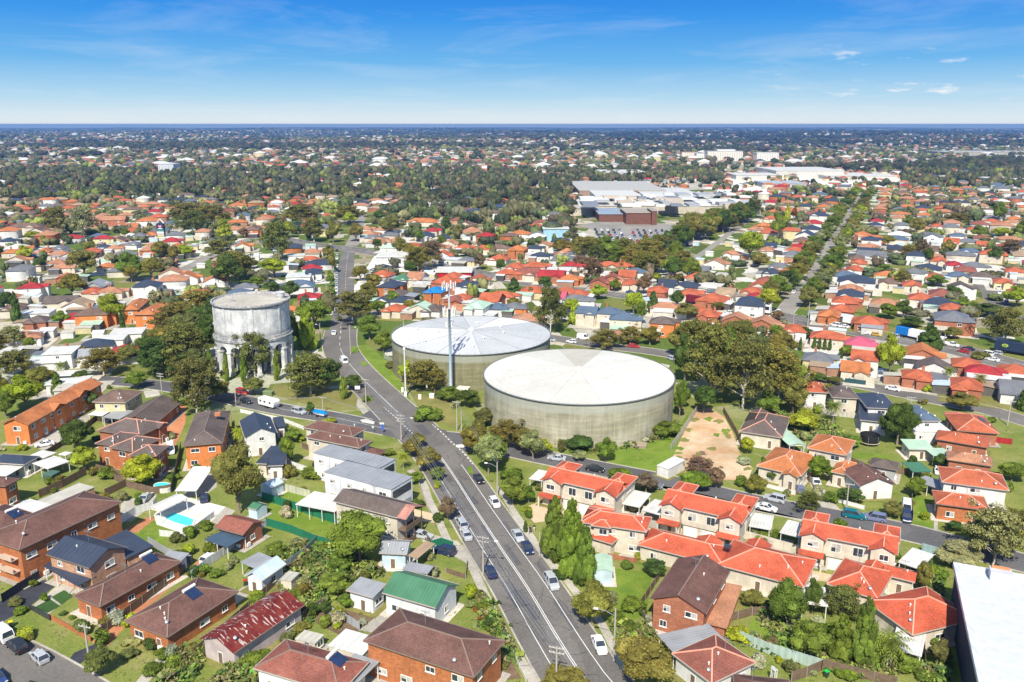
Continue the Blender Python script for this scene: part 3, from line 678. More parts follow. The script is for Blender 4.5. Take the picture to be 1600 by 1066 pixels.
def body(root, w, d, h, kind, rc, wc, rm, cap, pitch, rnd, skip=(), gut=True, win=True, inset=.45, c=(0, 0), open_=False):
    mb = MB(); ln = roof_faces(mb, w, d, h, kind, pitch, .16 if not open_ else .1, c); mb.obj('roof', M[rm], root, RC[rc])
    if open_:
        x0, x1, y0, y1 = c[0] - w / 2 + .25, c[0] + w / 2 - .25, c[1] - d / 2 + .25, c[1] + d / 2 - .25
        n = max(1, round(w / 3.5))
        for i in range(n + 1):
            for y in (y0, y1):
                m2 = MB(); x = x0 + (x1 - x0) * i / n; m2.bar((x, y, 0), (x, y, h - .08), .12); m2.obj('post', M['white'], root)
        m3 = MB(); m3.box(x0 - .1, x1 + .1, y0 - .06, y0 + .06, h - .3, h - .11); m3.box(x0 - .1, x1 + .1, y1 - .06, y1 + .06, h - .3, h - .11); m3.obj('beam', M['white'], root)
        return
    wm, wcl = WC[wc]; mb = MB(); wall_faces(mb, w, d, h, kind, pitch, c, inset); mb.obj('wall', M[wm], root, wcl); YARD.append((root, c, w, d))
    if gut and kind != 'flat':
        x0, x1, y0, y1 = c[0] - w / 2, c[0] + w / 2, c[1] - d / 2, c[1] + d / 2; z1, z0 = h + .02, h - .15; gs = []
        if kind != 'gy':
            gs.append((x0, x1, y0 - .13, y0 - .002))
            if not kind.startswith('sk'): gs.append((x0, x1, y1 + .002, y1 + .13))
        if kind in ('hip', 'gy'): gs += [(x0 - .13, x0 - .002, y0, y1), (x1 + .002, x1 + .13, y0, y1)]
        for q in gs: mb = MB(); mb.box(*q, z0, z1); mb.obj('gutter', M['paint'], root, (.42, .36, .3) if wc in 'cwWyl' else (.2, .15, .12))
    if cap and ln:
        mb = MB(); caps(mb, ln); mb.obj('ridge_cap', M['paint'], root, cap)
    if win and h > 2.0: fittings(root, w, d, h, rnd, skip=skip, c=c, inset=inset)
def solar(root, w, d, h, side, s_, along, n=2, pitch=.42, tank=True):
    x, y = {0: (along, -d / 2 + s_), 1: (w / 2 - s_, along), 3: (-w / 2 + s_, along)}[side]; z = h + pitch * s_ + .06; rz = {0: 0, 1: math.pi / 2, 3: -math.pi / 2}[side]; tilt = math.atan(pitch)
    o = MB()
    for i in range(n): o.box(i * 1.1 - n * .55, i * 1.1 - n * .55 + 1.04, -1, 1, 0, .1)
    p = o.obj('solar_panel', M['solar'], root, loc=(x, y, z)); p.rotation_euler = (tilt, 0, rz)
    if tank: t = MB(); t.tube([(-n * .6, 1.3, .25), (n * .6, 1.3, .25)], .28, 10); q = t.obj('water_heater', M['white'], root, loc=(x, y, z)); q.rotation_euler = (tilt, 0, rz)
def wd(r): return r['dim'][0], r['dim'][1]
def clutter(r, h, rnd_):
    # vents, dishes and aerials on the larger roofs
    w, d = wd(r); rr = random.Random(rnd_)
    for _ in range(rr.randint(1, 3)):
        mb = MB(); mb.lathe([(.1, -.3), (.1, .2), (.17, .2), (.15, .32), (.01, .36)], 8); s_ = rr.uniform(1.2, min(w, d) * .4); side = rr.choice((0, 1)); x, y = ((rr.uniform(-.25, .25) * w, -d / 2 + s_) if side == 0 else (w / 2 - s_, rr.uniform(-.25, .25) * d)); mb.obj('roof_vent', M['white'], r, loc=(x, y, h + .42 * s_ + .1))
    if rr.random() < .6:
        mb = MB(); x, y = rr.uniform(-.2, .2) * w, rr.uniform(-.1, .2) * d; z = h + .3 * min(w, d) * .5; mb.bar((0, 0, -1), (0, 0, 2.2), .05); mb.bar((-.7, 0, 2.1), (.7, 0, 2.1), .04)
        for q in (-.6, -.3, 0, .3, .6): mb.bar((q, -.4, 2.1), (q, .4, 2.1), .03)
        mb.obj('tv_aerial', M['steel'], r, loc=(x, y, z))
    if rr.random() < .5:
        mb = MB(); mb.lathe([(.01, 0), (.2, .05), (.3, .12)], 12); o = mb.obj('satellite_dish', M['steel'], r, loc=(w * .3, -d / 2 + .12 * d, h + .42 * .12 * d + .4)); o.rotation_euler = (1.0, 0, .4)
CAPD = (.24, .17, .14); CAPT = (.72, .34, .24)
# --- lower left quarter
H('long orange tiled row of orange brick flats beside a concrete drive', (1,663),(44,664),(166,599), 5.6, 'gy', 'o', 'O', cap=None, name='apartment_block', cat='flats', extra=[(.32,-.12,.45,.16,5.6,'gx'),(.32,.22,.45,.16,5.6,'gx')])
H('pale yellow two storey house with brown hipped roof by the street bend', (144,628),(196,629),(223,611), 5.8, 'hip', 'b', 'y', cap=None)
H('white flat carport attached in front of the pale yellow house', (137,648),(160,650),(168,641), 2.7, 'sk', 'w', 'w', 'metal', name='carport', cat='carport', open_=True, reg=False)
H('pale ribbed carport roof beside the white one at the yellow house', (160,652),(187,655),(196,643), 2.7, 'sk', 's', 'w', 'metal', name='carport', cat='carport', open_=True, reg=False)
H('upper brown roofed villa with garages along the orange brick drive', (243,662),(284,628),(238,620), 3.1, 'gx', 'd', 'b', cap=CAPD, name='villa_row', cat='villa')
H('middle brown roofed villa with pink ridge lines on the orange drive', (218,682),(262,661),(214,645), 4.6, 'hip', 'd', 'b', cap=CAPT, name='villa_row', cat='villa', extra=[(.3,-.3,.35,.5,4.6,'gy')])
H('brown stepped townhouse with orange brick front behind the round tree, its rear unit', (148,693),(178,697),(217,678), 5.6, 'hip', 'd', 'o', cap=CAPT, name='townhouse', cat='townhouse')
H('brown stepped townhouse with orange brick front, its middle unit with a black awning', (170,699),(207,706),(252,686), 5.7, 'hip', 'd', 'o', cap=CAPT, name='townhouse', cat='townhouse')
H('brown stepped townhouse with orange brick front, its end unit facing the above ground pool', (200,712),(244,713),(262,696), 5.8, 'hip', 'd', 'o', cap=CAPT, name='townhouse', cat='townhouse')
r = H('orange brick two storey flats with a brown hipped roof and white garage doors', (286,697),(347,692),(352,643), 6.2, 'hip', 'd', 'O', cap=CAPD, name='apartment_block', cat='flats')
for k in range(3): put(r, garage_mesh(2.4), -2.2 + k * 2.8, -11.9, 0, 0, 'garage_door') if False else None
m_ = MB(); m_.box(-.7, .7, -.7, .7, 8.2, 8.9); m_.obj('chimney', M['brick'], r, (.5, .2, .1), loc=(2.2, 3, 0))
H('white garden carport roof standing on posts in front of the brown hipped flats', (273,767),(307,767),(312,735), 2.7, 'sk', 'w', 'w', 'metal', name='carport', cat='carport', open_=True)
r = H('navy gabled two storey white house with pale blue gable and round pool', (382,683),(433,676),(427,651), 5.6, 'gy', 'n', 'w', 'metal', pitch=.5)
H('small navy roofed garage attached to the navy gabled white house', (430,668),(447,666),(446,650), 3.2, 'flat', 'n', 'w', 'metal', name='garage', cat='garage', reg=False)
H('navy roofed outbuilding with pink white wall beside a dark driveway', (418,728),(443,727),(443,701), 3.6, 'sk', 'n', 'w', 'metal', name='outbuilding', cat='outbuilding')
H('dark tiled outbuilding half behind the big round tree', (399,724),(417,725),(416,701), 3.3, 'sk', 'n', 'c', 'tile', name='outbuilding', cat='outbuilding')
H('pale blue garden shed behind the big round tree', (406,758),(424,763),(432,750), 2.4, 'gy', 'L', 'l', 'metal', name='garden_shed', cat='shed', win=False, inset=.1)
H('brown hipped two storey cream house at the junction, its rear wing', (474,668),(550,682),(566,669), 5.6, 'hip', 'B', 'c', cap=CAPD)
H('brown hipped two storey cream house at the junction, its front wing', (477,683),(561,700),(577,688), 5.6, 'hip', 'B', 'c', cap=CAPD)
H('little brown tiled garage roof at the end of the junction house', (562,706),(590,712),(595,702), 3, 'hip', 'B', 'b', name='garage', cat='garage', reg=False)
H('white modern box house with grey flat roof, the front one of two', (506,737),(611,765),(637,743), 6.6, 'flat', 's', 'W', 'sheet', inset=.08, skip=(1,))
H('white modern box house with grey flat roof, half behind its twin', (489,707),(592,732),(617,717), 6.6, 'flat', 's', 'W', 'sheet', inset=.08, skip=(1,))
r = H('tan brown roofed white two storey house with timber balconies and pink gable', (520,783),(621,809),(652,788), 6, 'gx', 'd', 'c', skip=(1,), cap=None)
H('large white patio roof on curved posts beside the green fence', (461,788),(523,800),(527,774), 3, 'flat', 'w', 'w', 'metal', name='patio_roof', cat='patio roof', open_=True)
H('small green garden shed at the end of the green fence', (387,793),(401,797),(410,786), 2.3, 'gx', 'G', 'l', 'metal', name='garden_shed', cat='shed', win=False, inset=.08)
H('grey blue metal roofed cottage half hidden behind the giant backyard tree', (592,864),(636,866),(648,845), 3.4, 'gx', 's', 'l', 'metal')
H('brown verandah roof in front of the grey blue cottage', (637,868),(652,873),(673,851), 2.9, 'sk', 't', 'W', 'metal', name='verandah_roof', cat='verandah', open_=True, reg=False)
H('green metal roofed white board cottage near the main road', (597,926),(681,950),(708,911), 4.1, 'gx', 'G', 'W', 'metal', pitch=.5)
H('small green lean-to verandah at the end of the green roofed cottage', (684,942),(694,942),(716,915), 2.8, 'skl', 'G', 'W', 'metal', name='verandah_roof', cat='verandah', open_=True, reg=False)
H('grey roofed white shed beside the green roofed cottage', (541,922),(583,934),(600,914), 3.4, 'sk', 's', 'W', 'metal', name='outbuilding', cat='outbuilding')
H('corrugated grey lean-to roof above a cluttered yard behind the green roofed cottage', (628,890),(668,897),(676,884), 2.6, 'flat', 's', 'z', 'metal', name='lean_to', cat='lean-to', open_=True, reg=False)
r = H('big maroon tiled two storey orange brick house at the bottom of the picture', (568,1001),(740,1058),(787,1000), 6.1, 'hip', 'B', 'o', cap=CAPD, pitch=.36)
r = H('faded red tiled cottage with solar water heater at the lower edge', (396,1044),(530,1084),(577,1035), 3.8, 'hip', 'm', 'W', cap=CAPD)
solar(r, *wd(r), 3.8, 1, 3.2, 1.0)
H('grey and white ribbed patio roofs beside the faded red cottage', (520,1052),(560,1066),(583,1030), 3.2, 'flat', 's', 'w', 'metal', name='patio_roof', cat='patio roof', open_=True, reg=False)
H('white flat roofed garage box next to the big maroon tiled house', (512,1008),(566,1024),(575,992), 3.1, 'flat', 'w', 'c', 'sheet', name='garage', cat='garage', inset=.1)
r = H('derelict house with rusted red iron roof and white patches, ivy along its wall', (312,998),(365,1021),(470,943), 3.4, 'gy', 'R', 'z', 'rust', seed=5)
H('pale blue gabled weatherboard garage with a narrow drive', (381,900),(409,908),(447,881), 3.0, 'gy', 'L', 'W', 'metal', name='garage', cat='garage', pitch=.6)
H('grey lean-to roof on the back of the pale blue garage', (375,878),(398,888),(418,868), 2.6, 'flat', 's', 'W', 'metal', name='lean_to', cat='lean-to', open_=True, reg=False)
r = H('three storey orange brick apartments with long brown hipped roof and balconies at the edge', (-32,838),(30,859),(187,783), 7.4, 'hip', 'B', 'o', cap=CAPD, name='apartment_block', cat='flats', pitch=.36)
H('brown roofed orange brick flats cut by the frame beyond the long apartments', (-70,752),(8,760),(31,748), 5.6, 'hip', 'B', 'o', name='apartment_block', cat='flats')
r = H('low brown tiled roof with solar panels at the frame edge behind the apartments', (-60,815),(-2,836),(48,801), 4.6, 'hip', 'B', 'o')
solar(r, *wd(r), 4.6, 1, 3, 1.0)
H('white ribbed patio roof with dark stripes behind the apartments', (10,795),(50,806),(80,788), 3.2, 'flat', 'w', 'c', 'metal', name='patio_roof', cat='patio roof', open_=True)
H('long pale grey garage row roof behind the brown apartments', (57,783),(82,790),(149,761), 2.7, 'flat', 'c', 'p', 'sheet', name='garage_row', cat='garage', inset=.1)
r = H('navy gabled brick house with white gable boards above an awning', (72,866),(140,888),(196,855), 5.6, 'gx', 'n', 'p', 'sheet', pitch=.45)
H('navy roofed rear wing of the brick house, lower and with a dish', (156,846),(197,873),(235,853), 3.8, 'sk', 'n', 'p', 'sheet', name='house_wing', cat='house wing')
H('dark navy awning on posts over the front patio of the navy brick house', (67,884),(121,916),(139,897), 3.0, 'sk', 'n', 'w', 'metal', name='awning', cat='awning', open_=True, reg=False)
r = H('brown tiled brick bungalow with solar water heater and low front wall', (114,931),(156,948),(283,877), 3.3, 'hip', 'B', 'o', cap=CAPD)
solar(r, *wd(r), 3.3, 1, 3.4, 4.5)
r = H('maroon tiled orange brick bungalow with two blue solar panels', (195,970),(261,996),(367,922), 3.4, 'hip', 'B', 'o', cap=CAPD)
solar(r, *wd(r), 3.4, 1, 3.8, 1.5)
H('small corrugated grey shed behind the brown tiled bungalow', (252,872),(284,876),(298,866), 2.7, 'sk', 's', 'W', 'metal', name='garden_shed', cat='shed', win=False)
H('rust brown gabled cottage behind the deck of the swimming pool', (335,824),(380,836),(411,815), 3.4, 'gx', 'm', 'b')
H('slate blue carport roof on white posts above an orange driveway', (320,843),(355,855),(379,836), 2.7, 'flat', 'A', 'w', 'metal', name='carport', cat='carport', open_=True, reg=False)
H('navy roofed low white house at the frame edge beside white pergolas', (-20,722),(38,726),(62,713), 3.2, 'hip', 'n', 'w', 'sheet')
H('white pergola roof with open panels between the navy house and the garden', (50,724),(74,733),(108,720), 2.8, 'flat', 'w', 'w', 'metal', name='pergola', cat='pergola', open_=True)
H('flat white patio roof left of the pergola behind the navy house', (45,712),(68,716),(82,706), 2.6, 'flat', 'w', 'w', 'metal', name='patio_roof', cat='patio roof', open_=True)
H('low white carport roof by the frame edge above the navy house', (-25,742),(10,744),(30,727), 2.6, 'flat', 'w', 'w', 'metal', name='carport', cat='carport', open_=True)
H('white glasshouse gazebo roof over the end of the swimming pool', (230,793),(250,799),(284,775), 2.9, 'gy', 'w', 'w', 'metal', name='gazebo', cat='gazebo', open_=True, pitch=.25)
H('tiny white garden gazebo between the shrubs behind the long flats', (91,710),(102,712),(108,706), 2.4, 'hip', 'w', 'w', 'metal', name='gazebo', cat='gazebo', open_=True, reg=False)
H('pale green garden shed beside the conifer clump', (928,892),(958,893),(955,868), 2.8, 'gy', 'l', 'l', 'metal', name='garden_shed', cat='shed', win=False, inset=.1, pitch=.3)
H('white tin shed on the edge of the bare dirt block', (1026,727),(1045,733),(1053,713), 2.6, 'flat', 'w', 'w', 'metal', name='garden_shed', cat='shed', win=False, inset=.1)
H('old cream tank shed beside the derelict house garden', (461,998),(492,1006),(500,990), 2.2, 'flat', 'c', 'c', 'sheet', name='outbuilding', cat='outbuilding', inset=.1)
H('little cream hut with a broken roof in the overgrown yard', (437,905),(455,908),(463,894), 2.3, 'flat', 'c', 'c', 'sheet', name='garden_shed', cat='shed', win=False, inset=.1)
# --- right half
r = H('brown gabled brown brick two storey house seen from its gable end', (1016,935),(1103,959),(1131,890), 5.7, 'gy', 'B', 'b', cap=CAPD, skip=(2,))
H('flat garage roof of scattered salmon tiles beside the brown gabled house', (1103,974),(1136,982),(1166,917), 2.8, 'flat', 'p', 'b', 'tile', name='garage_row', cat='garage', win=False)
r = H('weathered red tiled hipped cottage at the bottom beside white sheds', (1050,1021),(1112,1068),(1197,1046), 3.4, 'hip', 'm', 'w', cap=CAPT)
H('curved grey metal patio roof behind the weathered red cottage', (1027,992),(1052,1020),(1130,997), 3.1, 'flat', 's', 'w', 'metal', name='patio_roof', cat='patio roof', open_=True)
H('long white blue patio roof along the side of the weathered red cottage', (1205,1040),(1214,1048),(1165,1003), 2.7, 'flat', 'L', 'w', 'metal', name='patio_roof', cat='patio roof', open_=True, reg=False)
H('brown roof cut by the lower frame beside the backyard with a green bin', (1150,1088),(1240,1098),(1236,1063), 3.3, 'hip', 'B', 'b')
H('dark brown tiled house with cream garage beside the bare dirt block', (1155,674),(1222,684),(1186,646), 3.6, 'hip', 'd', 'c', cap=CAPT, extra=[(-.25,.3,.5,.6,3.6,'gy')])
H('orange tiled cottage with a gabled porch behind the white picket fence', (1182,728),(1252,744),(1228,702), 3.5, 'hip', 'o', 'c', cap=CAPT, extra=[(.28,-.3,.35,.6,3.5,'gy')])
H('orange tiled two storey cream house with a low front wing', (1261,700),(1323,712),(1314,685), 5.7, 'hip', 'o', 'c', cap=CAPT)
H('low orange gabled front wing of the two storey cream house', (1298,737),(1327,743),(1320,720), 3.3, 'hip', 'o', 'c', cap=CAPT, name='house_wing', cat='house wing', reg=False)
H('pale green carport roof between the dark brown and orange tiled houses', (1233,696),(1259,695),(1249,672), 3.0, 'gy', 'l', 'w', 'metal', name='carport', cat='carport', open_=True, pitch=.2)
H('brown and maroon roofed house with a white gable facing the lower street', (1343,759),(1400,757),(1403,732), 3.6, 'gy', 'B', 'w', cap=CAPD, extra=[(.25,-.1,.5,.6,3.6,'hip')])
H('dark grey shed roof behind the white gabled house', (1358,727),(1402,735),(1401,722), 3.2, 'hip', 'd', 'g')
H('navy tiled two storey house on the curving side street', (1355,637),(1403,639),(1402,617), 5.7, 'hip', 'n', 'w', 'sheet')
H('navy flat rear wing with white walls below the navy tiled house', (1344,656),(1381,660),(1384,638), 3.6, 'sk', 'n', 'w', 'sheet', name='house_wing', cat='house wing')
H('blue metal hipped two storey house with white walls beside the dark tree', (1431,658),(1471,658),(1467,634), 5.6, 'hip', 'k', 'w', 'metal')
H('white flat parapet extension below the blue metal roof', (1425,674),(1488,675),(1486,656), 3.2, 'flat', 'w', 'w', 'sheet', name='house_wing', cat='house wing', inset=.1)
r = H('bright red tiled hipped house with solar panels near the street corner', (1496,673),(1562,678),(1556,652), 3.6, 'hip', 'O', 'b', cap=CAPT, extra=[(-.2,.3,.5,.6,3.6,'hip')])
solar(r, *wd(r), 3.6, 1, 2.0, 1.0, 3, tank=False)
H('long narrow orange red tiled house below the bright red one', (1462,686),(1545,700),(1552,686), 3.5, 'hip', 'O', 'b')
H('mottled pink red tiled brick house above the lower row', (1480,718),(1552,729),(1562,716), 3.5, 'hip', 'p', 'b')
H('red tiled two storey white house in the lower row', (1472,753),(1577,767),(1560,741), 5.4, 'hip', 'O', 'w', cap=CAPT)
H('red tiled orange brick house with two chimneys at the end of the lower row', (1463,787),(1546,798),(1565,780), 3.7, 'hip', 'O', 'o', cap=CAPT)
H('pale metal lean-to roof left of the red tiled white house', (1430,752),(1468,764),(1474,752), 2.7, 'flat', 's', 'w', 'metal', name='lean_to', cat='lean-to', open_=True)
H('dull teal shade roof behind the lower row houses', (1426,737),(1457,737),(1453,722), 2.6, 'flat', 'G', 'w', 'metal', name='lean_to', cat='lean-to', open_=True)
H('pale green patio roof beside the pink red tiled house', (1458,712),(1490,712),(1492,700), 2.7, 'flat', 'l', 'w', 'metal', name='patio_roof', cat='patio roof', open_=True)
H('mint ribbed shed roof below the white flat extension', (1420,702),(1461,703),(1459,690), 2.8, 'sk', 'l', 'c', 'metal', name='outbuilding', cat='outbuilding')
H('red tiled grey walled house with a solar panel on the uphill row', (1254,612),(1294,614),(1291,598), 5.2, 'hip', 'O', 'w', cap=None)
H('grey brown tiled two storey cream house beside the red tiled one', (1301,621),(1342,623),(1339,606), 5.4, 'hip', 'd', 'c')
H('long pale metal roofed sheds beside the paved yard of the first townhouses', (880,800),(881,800),(882,799), 2, 'flat', 'w', 'w', 'metal', name='garden_shed', cat='shed', win=False) if False else None
H('big white awning roof over a brick terrace behind the palm', (1392,1012),(1440,1026),(1441,976), 2.9, 'flat', 'w', 'w', 'metal', name='awning', cat='awning', open_=True)
for A_, B_, C_, t_ in (((972,787),(1000,793),(1012,770), 'first white patio roof right of the first red townhouses'), ((1003,797),(1032,805),(1040,784), 'second white patio roof, beside the middle red townhouses'),
                   ((1170,822),(1204,828),(1210,806), 'white patio roof at the far end of the middle red townhouses'), ((1218,832),(1250,840),(1248,816), 'white patio roof left of the last red townhouses'),
                   ((1252,942),(1294,948),(1292,918), 'white patio roof between the long low red roofs'), ((1403,878),(1438,890),(1440,860), 'pale patio roof at the far end of the last red townhouses'),
                   ((826,748),(847,752),(855,736), 'small white patio roof left of the first red townhouses')):
    H(t_, A_, B_, C_, 2.8, 'flat', 'w', 'w', 'metal', name='patio_roof', cat='patio roof', open_=True, reg=False)
H('orange brick flats with wide orange tiled roof beyond the gum trees, nearer block', (208,492),(241,492),(267,475), 6.0, 'hip', 'o', 'O', cap=None, name='apartment_block', cat='flats')
H('orange brick flats with wide orange tiled roof beyond the gum trees, rear block', (190,485),(216,484),(246,467), 6.0, 'hip', 'o', 'O', cap=None, name='apartment_block', cat='flats')
def townhouse(label, A, B, C, h=5.8):
    cxx, cyy, rz, w, d = rectangle(A, B, C, h); d = max(d, 10); rnd = random.Random(int(A[0]))
    u = Vector((math.cos(rz), math.sin(rz))); n = Vector((-u.y, u.x)); a = g(*A, h); b = g(*B, h); ctr = Vector(((a.x + b.x) / 2, (a.y + b.y) / 2)) + n * d / 2
    root = empty('townhouse_block', (ctr.x, ctr.y, 0), rz); tag(root, label, 'townhouses'); HOUSES.append((ctr.x, ctr.y, w / 2, 0))
    k = CAPT
    body(root, w, d * .62, h, 'gx', 'T', 'c', 'tile', k, .45, rnd, (0,), c=(0, -d * .14))
    for s in (-1, 1):
        body(root, w * .29, d * .55, h, 'gy', 'T', 'c', 'tile', k, .45, rnd, (1, 2, 3), c=(s * w * .36, -d * .3))
        body(root, w * .27, d * .7, h + .1, 'hip', 'T', 'c', 'tile', k, .45, rnd, (2, 0), c=(s * w * .38, d * .2))
        mb = MB(); q = -d * .3 - d * .275
        roof_faces(mb, w * .27, 2.0, 2.75, 'sk', .4, .14, (s * w * .36, q - .5)); mb.obj('porch_roof', M['tile'], root, RC['T'])
        for xx in (-.12, .12):
            m2 = MB(); m2.bar((s * w * .36 + xx * w, q - 1.35, 0), (s * w * .36 + xx * w, q - 1.35, 2.65), .3); m2.obj('porch_post', M['render'], root, WC['c'][1])
    y0 = -d * .14 - d * .31 + .45
    for s in (-1, 1): put(root, garage_mesh(2.6), s * 1.7, y0 - 1.25, 0, 0, 'garage_door')
    mb = MB(); mb.box(-w * .2, w * .2, y0 - 1.2, y0 + .2, 0, 2.6); mb.obj('garage_wall', M['render'], root, WC['c'][1])
    mb = MB(); mb.box(-w * .21, w * .21, y0 - 1.5, y0, 2.65, 2.8)
    mb.box(-w * .21, w * .21, y0 - 1.5, y0 - 1.38, 2.8, 3.75); mb.obj('balcony', M['render'], root, WC['c'][1])
    for s in (-1.9, 1.9): put(root, window_mesh(1.8, 1.8), s, y0, 3.9, 0, 'window')
    mb = MB(); mb.tube([(0, 0, 0), (0, 0, .5)], .14, 8); mb.obj('roof_vent', M['white'], root, loc=(.1 * w, -.1 * d, h + d * .12))
    return root
townhouse('first row of red tiled cream townhouses, standing behind the bushy conifers', (847,748), (964,775), (985,745))
townhouse('middle row of red tiled cream townhouses with a furnished balcony', (1032,787), (1160,816), (1181,780))
townhouse('last row of red tiled cream townhouses, by the lower street bend', (1250,834), (1402,864), (1409,846))
H('red tiled two storey cream townhouse beside the pale green shed', (908,816),(1010,831),(1016,808), 5.6, 'hip', 'T', 'c', cap=CAPT, name='townhouse', cat='townhouse', extra=[(-.3,.25,.4,.8,5.6,'hip'),(-.18,-.35,.3,.5,5.6,'hip')])
H('low red tiled porch block in front of the two storey cream townhouse', (919,839),(956,850),(958,836), 3.0, 'hip', 'T', 'c', cap=None, name='townhouse_porch', cat='porch', win=False, reg=False)
r = H('very long low red tiled villa row behind the brown gabled house, its first stretch', (996,851),(1130,885),(1145,855), 3.3, 'hip', 'T', 'c', cap=CAPT, name='villa_row', cat='villa', extra=[(.2,.25,.3,.8,3.3,'gy')])
r = H('very long low red tiled villa row with a skylight, its end stretch', (1120,882),(1256,918),(1280,876), 3.5, 'hip', 'T', 'c', cap=CAPT, name='villa_row', cat='villa', extra=[(-.2,.25,.3,.8,3.5,'gy')])
m_ = MB(); m_.box(-.6, .6, -.5, .5, 4.9, 5.4); m_.obj('skylight', M['glass'], r, loc=(-7, -1, 0))
H('red tiled villa right of the white patio roof, in deep red', (1292,912),(1372,937),(1392,893), 3.5, 'hip', 'T', 'c', cap=CAPT, name='villa', cat='villa', extra=[(.1,.3,.4,.7,3.5,'gy')])
H('red tiled villa roof ending beside the tall palm', (1352,938),(1426,992),(1430,905), 3.5, 'hip', 'T', 'c', cap=CAPT, name='villa', cat='villa')
H('narrow red tiled roof strip beside the tall hedge', (1378,897),(1430,910),(1429,893), 3.4, 'gx', 'T', 'c', name='villa', cat='villa')
def white_hall():
    h = 9.0; a, b = g(1489, 880, h), g(1528, 1066, h); u = (b - a).normalized(); n = Vector((u.y, -u.x, 0));
    if n.x < 0: n = -n
    b = a + u * 60; root = empty('warehouse', ((a.x + b.x) / 2, (a.y + b.y) / 2, 0)); o = Vector(root.location)
    tag(root, 'huge white flat roofed hall with a side wall darkened for shade at the frame edge', 'warehouse')
    q = [a - o, b - o, b + n * 45 - o, a + n * 45 - o]
    def prism(q, z0, z1, nm, m, c=None):
        mb = MB(); mb.hexa([(p.x, p.y, z0) for p in q], [(p.x, p.y, z1) for p in q]); mb.obj(nm, M[m], root, c)
    s = [q[0] + n * .5, q[1] + n * .5, q[2] - n * .5, q[3] - n * .5]
    prism(s, 0, h - .5, 'wall', 'render', (.05, .055, .075)); prism(q, h - .5, h - .2, 'roof', 'paint', (.54, .56, .58))  # wall colour made dark to paint in the shade on its side
    for k in range(14):
        e = q[0] + u * (4.2 * k + 2); prism([e + n * .6, e + n * .6 + u * .08, e + n * 44 + u * .08, e + n * 44], h - .2, h - .14, 'roof_seam', 'sheet', (.6, .62, .64))
    prism([q[0], q[1], q[1] + n * .9, q[0] + n * .9], h - .2, h + .25, 'parapet', 'sheet', (.6, .62, .66)); prism([q[0] + n * .9, q[3], q[3] - u * -.6, q[0] + n * .9 + u * .6], h - .2, h + .2, 'parapet', 'sheet', (.62, .64, .67))
    e = q[0] + n * 5 + u * 1.2; prism([e, e + n * 3.2, e + n * 3.2 + u * 2.2, e + u * 2.2], h - .2, h + 1.3, 'air_conditioner', 'paint', (.5, .5, .55))
    e = e + u * .25 + n * .3; prism([e, e + n * 2.6, e + n * 2.6 + u * .5, e + u * .5], h + 1.3, h + 1.6, 'fan_grille', 'paint', (.7, .25, .1))
white_hall()

def glass_front(key, fx):
    for o in list(bpy.data.objects):
        if o.get('label', '') == key:
            w, d = wd(o); mb = MB(); mb.box(-.04, .06, -d * .42, d * .42, -.9, .9); mb.obj('window', M['glass'], o, loc=(w / 2 - .1, 0, 4.9)); m2 = MB(); m2.box(-.04, .08, -d * .4, d * .4, 0, 2.3); m2.obj('garage_door', M['paint'], o, (.3, .3, .32), loc=(w / 2 - .1, 0, .05))
            for k in range(3): m3 = MB(); m3.box(-w * .5 + w * (.25 + k * .25) - .04, -w * .5 + w * (.25 + k * .25) + .04, -d / 2 + .03, -d / 2 + .078, .2, 6.3); m3.obj('wall_joint', M['paint'], o, (.3, .3, .32))
glass_front('white modern box house with grey flat roof, the front one of two', 1); glass_front('white modern box house with grey flat roof, half behind its twin', 1)
def balconies():
    for o in list(bpy.data.objects):
        if o.get('label', '').startswith('tan brown roofed'):
            w, d = wd(o)
            for z in (.1, 3.0):
                mb = MB(); mb.box(w / 2 - .4, w / 2 + 1.6, -d * .42, d * .42, z + .0, z + .18); mb.box(w / 2 + 1.5, w / 2 + 1.6, -d * .42, d * .42, z + .18, z + 1.1); mb.obj('balcony', M['timber'], o)
            for y in (-.4, 0, .4): mb = MB(); mb.bar((w / 2 + 1.5, d * y, 0), (w / 2 + 1.5, d * y, 6), .14); mb.obj('post', M['timber'], o)
            mb = MB(); mb.face([(w / 2 - .43, -d / 2 + .4, 5.9), (w / 2 - .43, d / 2 - .4, 5.9), (w / 2 - .43, 0, 5.9 + d * .19)]); mb.obj('gable', M['paint'], o, (.6, .32, .26))
            mb = MB(); roof_faces(mb, 2.2, d, 6.02, 'gy' if 0 else 'gx', .42, .1, (w / 2 + .9, 0)); mb.obj('roof', M['tile'], o, (.42, .2, .16))
        if o.get('label', '').startswith('three storey orange brick'):
            w, d = wd(o)
            for z in (2.6, 5.0):
                for x in (-.25, .2): mb = MB(); mb.box(w * x - 2, w * x + 2, -d / 2 - .9, -d / 2 + .6, z, z + .16); mb.box(w * x - 2, w * x + 2, -d / 2 - .9, -d / 2 - .8, z + .16, z + 1.0); mb.obj('balcony', M['paint'], o, (.55, .4, .32))
balconies()
